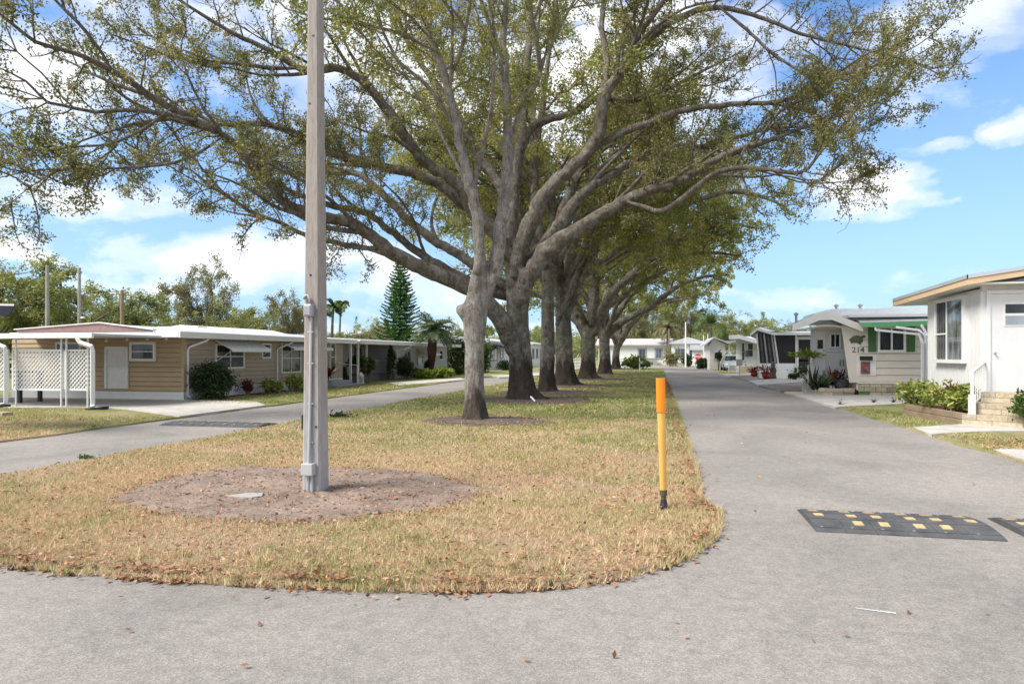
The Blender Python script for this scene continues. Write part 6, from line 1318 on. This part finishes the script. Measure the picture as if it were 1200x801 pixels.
# marker post
mp = G(778, 601); MK = thing('marker_post', (mp.x, mp.y, 0), 'yellow plastic marker post with a bright orange sleeve on top', 'post'); top = at(774, 443, 6.88)
def mpl(z): t = z/top.z; return Vector((mp.x+(top.x-mp.x)*t, mp.y+(top.y-mp.y)*t, z))
zor = EYE-(483-HY)/F*6.88; zlo = EYE-(578-HY)/F*6.88
def flat(m, z0, z1, w0, w1, th=.012, n=8, curve=.014):
    k0 = len(m.v); 
    for z, w in ((z0, w0), (z1, w1)):
        c = mpl(z)
        for side in (-1, 1):
            for j in range(n+1):
                u = -1+2*j/n if side < 0 else 1-2*j/n; m.v.append((c.x+u*w*.5*CY+0, c.y+u*w*.5*SY+side*th*.5+curve*(u*u), c.z))
    mm = 2*(n+1)
    for j in range(mm): m.f.append((k0+j, k0+(j+1) % mm, k0+mm+(j+1) % mm, k0+mm+j)); m.m.append(0)
    m.f.append(tuple(k0+j for j in range(mm))[::-1]); m.m.append(0); m.f.append(tuple(k0+mm+j for j in range(mm))); m.m.append(0)
mb = MB(); flat(mb, zlo, zor+.05, .066, .084); mb.build('blade', YPOST, MK)
mb = MB(); flat(mb, zor, top.z, .092, .094, .026); mb.build('sleeve', ORANGE, MK, bevel=.003)
mb = MB(); flat(mb, .10, zlo+.02, .05, .055, .02); flat(mb, zlo-.02, zlo+.035, .078, .078, .03); mb.build('flex_joint', paint('weathered_brown_plastic', (.10, .085, .04), .7), MK)
mb = MB(); mb.lathe((mp.x, mp.y, ZL), [(.04, 0), (.042, .04), (.034, .07), (.03, .10), (.001, .10)], 10); mb.build('anchor', BLACK, MK)
# speed humps: strips of rubber panels with yellow blocks, low rounded profile
def hump(x0, x1, y0, y1, npan, label, rows=3, hz=.05, pat=None, ym=None):
    t = thing('speed_hump', ((x0+x1)/2, (y0+y1)/2, 0), label, 'speed hump', 'rubber speed humps'); w = (x1-x0)/npan; K = 12
    def prof(v): return .008+hz*math.sin(math.pi*min(1, max(0, v)))**.75
    rg = np.random.default_rng(int(abs(x0*100)))
    for i in range(npan):
        mb = MB(); a, b = x0+w*i+.002, x0+w*(i+1)-.002; tilt = rg.normal()*.0015
        for k in range(K):
            v0, v1 = k/K, (k+1)/K; ya, yb = y0+(y1-y0)*v0, y0+(y1-y0)*v1; za, zb_ = prof(v0)+tilt, prof(v1)+tilt
            mb.poly([(a, ya, za), (b, ya, za), (b, yb, zb_), (a, yb, zb_)])
            mb.poly([(a, ya, 0), (a, ya, za), (a, yb, zb_), (a, yb, 0)]); mb.poly([(b, ya, 0), (b, yb, 0), (b, yb, zb_), (b, ya, za)])
        mb.poly([(a, y0, 0), (b, y0, 0), (b, y0, prof(0)+tilt), (a, y0, prof(0)+tilt)]); mb.poly([(b, y1, 0), (a, y1, 0), (a, y1, prof(1)+tilt), (b, y1, prof(1)+tilt)])
        # raised tread ribs
        for k in range(7):
            v = .10+.8*k/6.0; ya = y0+(y1-y0)*v; zz = prof(v)+tilt
            if k % 2 == 0: mb.box(a+.012, b-.012, ya-.012, ya+.012, zz-.01, zz+.004)
        po = mb.build('rubber_panel', RUBBER, t)
        for r in range(rows):
            v = (.24, .52, .80)[r]
            if pat and (i, r) in pat: continue
            yc = y0+(y1-y0)*v; s = .040; xm = a+w*(.52+(.06 if i % 2 else -.08)); L_ = .048; mb = MB(); pts = []
            sl = (prof(v+.06)-prof(v-.06)); zc = prof(v)+tilt+.006
            mb.hexa([(xm-s, yc-L_, zc-sl*.6-.008), (xm+s, yc-L_, zc-sl*.6-.008), (xm+s, yc+L_, zc+sl*.6-.008), (xm-s, yc+L_, zc+sl*.6-.008), (xm-s, yc-L_, zc-sl*.6), (xm+s, yc-L_, zc-sl*.6), (xm+s, yc+L_, zc+sl*.6), (xm-s, yc+L_, zc+sl*.6)]); mb.build('reflector', ym or YEL, po)
        mb = MB()
        for xx, vv in ((a+w*.25, .10), (a+w*.75, .90)): yc = y0+(y1-y0)*vv; mb.tube([(xx, yc, prof(vv)), (xx, yc, prof(vv)+.006)], .013, 8); 
        mb.build('bolts', GALV, po)
hump(1.39, 2.92, 6.60, 7.48, 6, 'grey rubber speed hump with yellow blocks across the right road, nearest the marker post', pat={(0, 0), (5, 0)})
hump(3.13, 4.66, 6.60, 7.48, 6, 'second rubber speed hump cut off by the right photo edge')
hump(-11.0, -8.55, 13.35, 14.2, 9, 'long rubber speed hump across the left road beyond the pole', ym=paint('dusty_marking', (.17, .155, .13), .8, .3, 10, .4))
# grey poles behind the tan home
for px, d, pyt, w, m, lb in ((55.5, 44, 311, .26, SLABC, 'leftmost tall grey pole behind the mauve gable'), (93, 46, 314, .24, SLABC, 'middle grey pole with a small lamp behind the mauve gable'), (143, 42, 340, .26, TIMBER, 'short brown wooden pole behind the right end of the mauve gable')):
    p = at(px, HY+F*EYE/d, d); zt_ = EYE+(HY-pyt)/F*d; t = thing('utility_pole', (p.x, p.y, 0), lb, 'utility pole'); mb = MB(); mb.tube([(p.x, p.y, 0), (p.x, p.y, zt_)], [w*.55, w*.38], 10); mb.build('shaft', m, t)
    if 'lamp' in lb:
        z = EYE+(HY-372)/F*d; mb = MB(); mb.tube([(p.x, p.y, z-.15), (p.x+.25, p.y-.1, z), (p.x+.4, p.y-.15, z)], .025, 6); mb.build('lamp_arm', GALV, t); mb = MB(); mb.lathe((p.x+.45, p.y-.17, z-.06), [(.001, .12), (.12, .10), (.16, 0), (.001, 0)], 12); mb.build('lamp_head', WHITE, t)
for px, d, pyt, pyb, w, m, lb in ((803.5, 84, 378, 430, .17, CREAM, 'white pole beside the stop sign at the end of the road'), (824.5, 80, 393, 428, .12, WHITE, 'thin white pole left of the palm trunk'), (829.5, 82, 392, 428, .12, WHITE, 'thin white pole touching the palm trunk'), (784, 94, 386, 428, .2, TIMBER, 'slim brown pole beside the white home across the end')):
    p = at(px, HY+F*EYE/d, d); zt_ = EYE+(HY-pyt)/F*d; t = thing('pole', (p.x, p.y, 0), lb, 'pole'); mb = MB(); mb.tube([(p.x, p.y, 0), (p.x, p.y, zt_)], [w*.6, w*.42], 8); mb.build('shaft', m, t); mb = MB(); mb.ball((p.x, p.y, zt_), w*.5, 6); mb.build('cap', m, t)
# stop sign
p = at(818, 430, 82); zc = EYE+(HY-418)/F*82; SG = thing('stop_sign', (p.x, p.y, 0), 'red octagonal stop sign on a post at the far end of the road', 'sign'); mb = MB(); mb.tube([(p.x, p.y, 0), (p.x, p.y, zc+.3)], .035, 6); mb.build('post', GALV, SG)
def octa(r, y0, y1, m): m.prism([(p.x+r*math.cos(R(22.5+45*k)), y0, zc+r*math.sin(R(22.5+45*k))) for k in range(8)], (0, y1-y0, 0)); return m
octa(.46, p.y-.06, p.y-.04, MB()).build('border', WHITE, SG); pf_ = octa(.42, p.y-.075, p.y-.062, MB()).build('face', REDS, SG)
text_mesh('lettering', 'STOP', .36, WHITE, pf_, (p.x, p.y-.082, zc), .004, .008)
# ------------------------------------------------------------------ planting
bed = [(lambda p: (p.x, p.y))(G(*q)) for q in ((232, 470), (252, 467.5), (300, 464), (330, 462))]
sheet('mulch_bed', bed+[(XL+.03, G(330, 460).y+1.2), (XL+.03, YF+.4)], .055, REDM, -.01)
def sh(px, py, d, rad, n, s, lf, lb, sd, **k):
    p = at(px, HY+F*EYE/d, d); return shrub(k.pop('name', 'shrub'), (p.x, p.y, .04), rad, n, s, lf, lb, sd, **k)
Y_ = lambda py: F*EYE/(py-HY)
sh(250, 469, 23.6, (.80, .75, .68), 7500, .10, LEAFD, 'big dark green rounded bush under the awning of the taupe home', 91, aspect=.4, z0=-.06, clumps=60)
sh(290, 463.5, 26.2, (.26, .26, .22), 260, .12, LEAFR, 'small dark red shrub between the two larger bushes of the taupe home', 92, z0=.12)
sh(318, 462, 27.2, (.50, .45, .30), 900, .14, LEAFY, 'yellow green shrub under the small window of the taupe home', 93, z0=.0)
sh(347, 460, 28.6, (.45, .4, .40), 800, .14, LEAFY, 'yellow green shrub under the big window left of the concrete pole', 94, z0=.0)
sh(358, 457, 29.3, (.25, .25, .22), 260, .12, LEAFD, 'low dark shrub half hidden by the concrete pole', 95, z0=.0)
p = at(385, 446, 33); rosette('red_plant', (p.x, p.y, .55), 22, .75, .16, LEAFR, 'rusty red leaved plant right of the concrete pole', 96, el=(.0, 1.3))
p = at(404, 449, 36); sh(404, 449, 37.0, (.24, .24, .5), 420, .14, LEAFG, 'narrow upright green shrub at the porch corner of the grey home', 97, z0=.0, shape='cone')
sh(418, 449, 37.5, (.60, .5, .42), 700, .26, LEAFG, 'broad leaved green plant before the grey porch railing', 98, z0=.72)
sh(433, 448, 38.5, (.3, .3, .55), 380, .2, LEAFG, 'slim green shrub by the middle post of the grey porch', 99, z0=.3)
sh(424, 448, 37.8, (.28, .28, .2), 160, .16, LEAFR, 'reddish plant low between the two green porch plants', 100, z0=.35)
sh(458, 447, 41.5, (.26, .3, 1.05), 900, .16, LEAFD, 'dark climbing vine at the right side of the grey porch', 101, z0=.05)
sh(475, 446, 42.5, (.62, .62, .66), 4200, .11, LEAFD, 'round clipped dark shrub at the corner of the grey home', 102, z0=.12, clumps=90, aspect=.5)
for k, (px, d, lb) in enumerate(((489, 46, 'pinkish low shrub between the clipped dark shrub and the palm'), (536, 52, 'dull green low shrub right of the palm'))): sh(px, 443, d, (.5, .4, .32), 420, .18, LEAFG if k else LEAFR, lb, 103+k, z0=.0)
sh(498, 443, 44.2, (.75, .6, .30), 1300, .2, LEAFL, 'lime green shrub left of the palm trunk', 105, z0=.0); sh(519, 442.5, 44.8, (.85, .6, .34), 1500, .2, LEAFL, 'lime green shrub right of the palm trunk', 106, z0=.0)
sh(501, 441, 47, (.3, .3, .5), 240, .3, LEAFD, 'dark broad leaved plant behind the lime shrubs', 107, z0=.2)
sh(536, 441, 58, (1.6, 1.5, 1.5), 5200, .2, LEAFD, 'tall dark hedge clump at the right end of the grey home', 108, z0=.0, clumps=70)
sh(553, 441, 60, (1.5, 1.5, 1.45), 4200, .2, LEAFD, 'dark hedge clump behind the slender pale trunk', 109, z0=.0, clumps=60)
sh(567, 441, 57, (.75, .75, 1.45), 3200, .17, LEAFG, 'tall narrow evergreen just right of the slender pale trunk', 110, z0=.0, clumps=60)
sh(591, 436, 66, (.9, .8, .55), 900, .2, LEAFD, 'dark shrub before the white home with window awnings', 111, z0=.0)
sh(745, 432.5, 72, (1.5, 1.2, .72), 1800, .3, LEAFL, 'bright green bush at the far end of the median', 112, z0=.0)
sh(823.5, 432, 74, (.95, .9, .56), 1500, .25, LEAFD, 'dark round bush at the right road edge, left of its neighbour', 113, z0=.0); sh(832, 432, 74, (1.2, .9, .58), 1500, .25, LEAFG, 'dull green bush right of the dark round one', 114, z0=.0)
sh(806, 428, 86, (.75, .7, .85), 700, .3, LEAFD, 'small rounded shrub beside the far white pole', 115, z0=.0); sh(787, 428, 88, (1.2, .8, 1.3), 700, .32, LEAFB, 'tan straggly shrub before the white home across the end', 116, z0=.0)
sh(842, 428, 68, (.35, .35, .5), 260, .25, LEAFD, 'dark little tree before the cream gabled home', 117, z0=.9)
for px, py, s_, lb, sd_ in ((400, 491, .2, 'dark weed tuft on the median edge right of the concrete pole', 121), (102, 541.5, .09, 'small green weed at the median edge by the left road', 122)):
    p = G(px, py); t = thing('weed', (p.x, p.y, 0), lb, 'plant'); rg = np.random.default_rng(sd_); C = np.abs(rg.normal(size=(150, 3)))*np.array([0, 0, s_*.28])+rg.normal(size=(150, 3))*np.array([s_*.7, s_*.35, 0])+np.array([p.x, p.y, .06]); qmesh('leaves', leaf_quads(C, .09 if s_ > .15 else .045, rg, .4), LEAFD if s_ > .15 else LEAFG, t)
# lantern, bin-like pot and sign on the grey home's lawn
p = G(423, 450.5); t = thing('garden_lantern', (p.x, p.y, 0), 'white garden lantern before the grey porch', 'lantern'); mb = MB(); mb.box(p.x-.14, p.x+.14, p.y-.14, p.y+.14, .03, .1); mb.box(p.x-.12, p.x+.12, p.y-.12, p.y+.12, .42, .48)
for a in (-.1, .1):
    for b in (-.1, .1): mb.box(p.x+a-.02, p.x+a+.02, p.y+b-.02, p.y+b+.02, .1, .42)
mb.build('frame', WHITE, t); mb = MB(); mb.lathe((p.x, p.y, .48), [(.17, 0), (.05, .16), (.001, .2)], 4); mb.build('cap', WHITE, t)
p = G(405, 452); t = thing('flower_pot', (p.x, p.y, 0), 'pale green pot at the corner of the grey home porch', 'flower pot'); mb = MB(); mb.lathe((p.x, p.y, .03), [(.001, 0), (.13, 0), (.19, .18), (.2, .28), (.15, .28), (.001, .26)], 14); mb.build('pot', paint('sage_pot', (.30, .38, .34), .5), t)
p = G(749.5, 436); t = thing('small_sign', (p.x, p.y, 0), 'little white sign and feeder on a stake near the far bush', 'sign'); mb = MB(); mb.tube([(p.x, p.y, 0), (p.x, p.y, 1.3)], .05, 6); mb.build('stake', WHITE, t); mb = MB(); mb.box(p.x-.05, p.x+.32, p.y-.08, p.y-.05, .75, 1.0); mb.build('panel', GALV, t)
# ranch fence far between the trunks, and a white gate by the last trunk
for (px0, px1, py, d0, d1, n, lb) in ((666, 682, 432, 64, 80, 6, 'white rail fence seen between the thick and three limbed trunks'), (727, 738, 430, 82, 86, 6, 'white picket gate right of the last trunk')):
    a, b = at(px0, HY+F*EYE/d0, d0), at(px1, HY+F*EYE/d1, d1); t = thing('rail_fence', (a.x, a.y, 0), lb, 'fence')
    for k in range(n+1): q = a.lerp(b, k/n); mb = MB(); mb.box(q.x-.05, q.x+.05, q.y-.05, q.y+.05, 0, 1.15); mb.build('post', WHITE, t)
    for z in (.35, .7, 1.05): mb = MB(); mb.tube([Vector((a.x, a.y, z)), Vector((b.x, b.y, z))], .05, 4); mb.build('rail', WHITE, t)
p = at(640, 462.5, 27.0); 
# white stub of pipe at the foot of the massive oak
a, b = at(622, 464.5, 22.1), at(627, 470, 21.9); mb = MB(); mb.tube([a, b], [.03, .03], 8); o = mb.build('plastic_pipe', WHITE); tag(o, 'short white pipe leaning at the foot of the massive oak', 'pipe')
SKYTINT=(.60,.80,1.03); CLOUD=.43; SUNP=2.0; SUNA=24; EXPO=1.65
# ------------------------------------------------------------------ sky, sun, camera
W = bpy.data.worlds.new('World'); S.world = W; W.use_nodes = True
nt = W.node_tree; nt.nodes.clear()
SUN_EL, SUN_ROT = 48, 234
sky = N(nt, 'ShaderNodeTexSky', sky_type='NISHITA'); sky.sun_disc = False; sky.sun_elevation = R(SUN_EL); sky.sun_rotation = R(SUN_ROT)
sky.air_density = 1.0; sky.dust_density = .6; sky.ozone_density = 1.4
tc = N(nt, 'ShaderNodeTexCoord'); sx = N(nt, 'ShaderNodeSeparateXYZ'); nt.links.new(tc.outputs['Generated'], sx.inputs[0])
az = math_(nt, 'ARCTAN2', sx.outputs[0], sx.outputs[1]); el = math_(nt, 'ARCSINE', sx.outputs[2])
cv = N(nt, 'ShaderNodeCombineXYZ'); nt.links.new(az, cv.inputs[0]); nt.links.new(math_(nt, 'MULTIPLY', el, 1.9), cv.inputs[1])
def wn(scale, detail, rough, dist=0.0):
    n = N(nt, 'ShaderNodeTexNoise'); n.inputs['Scale'].default_value = scale; n.inputs['Detail'].default_value = detail; n.inputs['Roughness'].default_value = rough; n.inputs['Distortion'].default_value = dist
    nt.links.new(cv.outputs[0], n.inputs['Vector']); return n.outputs[0]
nz = wn(5.5, 9, .58, .35); nb = wn(2.1, 5, .55, .2); nf = wn(17, 7, .6, .2)
wv = N(nt, 'ShaderNodeTexNoise'); wv.inputs['Scale'].default_value = 7; wv.inputs['Detail'].default_value = 6; wv.inputs['Roughness'].default_value = .6; nt.links.new(cv.outputs[0], wv.inputs['Vector'])
ws = N(nt, 'ShaderNodeSeparateColor'); nt.links.new(wv.outputs['Color'], ws.inputs[0])
azw = math_(nt, 'ADD', az, math_(nt, 'MULTIPLY', math_(nt, 'SUBTRACT', ws.outputs[0], .5), .16)); elw = math_(nt, 'ADD', el, math_(nt, 'MULTIPLY', math_(nt, 'SUBTRACT', ws.outputs[1], .5), .09))
def blob(px, py, wx, wy, amp):
    a = math.atan((px-HX)/F)-YAW; e = math.atan((HY-py)/math.hypot(F, px-HX))
    dx = math_(nt, 'MULTIPLY', math_(nt, 'SUBTRACT', azw, a), F/wx); dy = math_(nt, 'MULTIPLY', math_(nt, 'SUBTRACT', elw, e), F/wy)
    q = math_(nt, 'ADD', math_(nt, 'MULTIPLY', dx, dx), math_(nt, 'MULTIPLY', dy, dy))
    return math_(nt, 'MULTIPLY', math_(nt, 'POWER', 2.718, math_(nt, 'MULTIPLY', q, -1.0)), amp)
acc = None
for b in [(1020, 222, 62, 30, .62), (1078, 240, 36, 12, .34), (1070, 172, 48, 12, .34), (1190, 142, 40, 22, .60), (1160, 22, 120, 62, .62), (925, 352, 170, 20, .36), (1070, 328, 70, 18, .40), (990, 335, 40, 9, .30), (880, 372, 110, 14, .34),
          (20, 222, 120, 24, .46), (-90, 250, 90, 40, .5), (205, 235, 70, 22, .44), (20, 290, 60, 14, .44), (300, 305, 190, 40, .56), (440, 320, 110, 40, .42), (200, 335, 120, 18, .4), (520, 345, 110, 22, .36), (60, 100, 200, 70, .36), (420, 60, 230, 110, .62), (680, 90, 230, 130, .64), (850, 70, 110, 80, .50), (230, 30, 190, 60, .52), (60, 60, 120, 50, .40), (560, 385, 260, 16, .26)]:
    v = blob(*b); acc = v if acc is None else math_(nt, 'MAXIMUM', acc, v)
# elsewhere: broken cover
out_f = math_(nt, 'GREATER_THAN', math_(nt, 'ABSOLUTE', math_(nt, 'ADD', az, YAW)), .80)
gen = math_(nt, 'MULTIPLY', math_(nt, 'MAXIMUM', out_f, math_(nt, 'GREATER_THAN', el, .52)), .42)
acc = math_(nt, 'MAXIMUM', acc, gen)
tot = math_(nt, 'ADD', math_(nt, 'ADD', acc, math_(nt, 'MULTIPLY', math_(nt, 'SUBTRACT', nz, .5), 1.15)), math_(nt, 'ADD', math_(nt, 'MULTIPLY', math_(nt, 'SUBTRACT', nb, .5), .35), math_(nt, 'MULTIPLY', math_(nt, 'SUBTRACT', nf, .5), .22)))
mask = ramp(nt, tot, [(.20, 0), (.36, .36), (.55, .82), (.78, 1)], 'EASE').outputs[0]
shade = ramp(nt, math_(nt, 'ADD', math_(nt, 'MULTIPLY', nb, .6), math_(nt, 'MULTIPLY', nz, .4)), [(.36, (.74, .80, .88)), (.56, (1, 1, 1))]).outputs[0]
hz = ramp(nt, el, [(.0, .85), (.15, .5), (.45, 0)]).outputs[0]
SKYK, CLK = .072, 1.0
skyc = mix(nt, 1.0, sky.outputs[0], (SKYK*SKYTINT[0], SKYK*SKYTINT[1], SKYK*SKYTINT[2]), 'MULTIPLY')
cl = mix(nt, 1.0, shade, (CLOUD*1.0, CLOUD*.985, CLOUD*.965), 'MULTIPLY')
skyc = mix(nt, hz, skyc, (CLOUD*.40, CLOUD*.58, CLOUD*.81))
col = mix(nt, mask, skyc, cl)
bg = N(nt, 'ShaderNodeBackground'); bg.inputs[1].default_value = 1.0; nt.links.new(col, bg.inputs[0])
wo = N(nt, 'ShaderNodeOutputWorld'); nt.links.new(bg.outputs[0], wo.inputs[0])
sl = bpy.data.lights.new('sun', 'SUN'); sl.energy = SUNP; sl.angle = R(SUNA); sl.color = (1, .94, .85)
so = bpy.data.objects.new('sun', sl); COL.objects.link(so)
sv = Vector((math.cos(R(SUN_EL))*math.sin(R(SUN_ROT)), math.cos(R(SUN_EL))*math.cos(R(SUN_ROT)), math.sin(R(SUN_EL))))
so.rotation_euler = sv.to_track_quat('Z', 'Y').to_euler(); so.location = sv*60
cd = bpy.data.cameras.new('camera'); cam = bpy.data.objects.new('camera', cd); COL.objects.link(cam)
cd.sensor_width = 36; cd.lens = 24; cd.clip_start = .1; cd.clip_end = 3000
cd.shift_y = (HY-400.5)/1200
cam.location = (0, 0, EYE); cam.rotation_euler = (R(90), 0, YAW)
S.camera = cam
S.view_settings.view_transform = 'Standard'; S.view_settings.look = 'None'; S.view_settings.exposure = EXPO; S.view_settings.gamma = 1
S.cycles.use_denoising = True
S.cycles.max_bounces = 6; S.cycles.diffuse_bounces = 4; S.cycles.transparent_max_bounces = 8; S.cycles.caustics_reflective = False; S.cycles.caustics_refractive = False
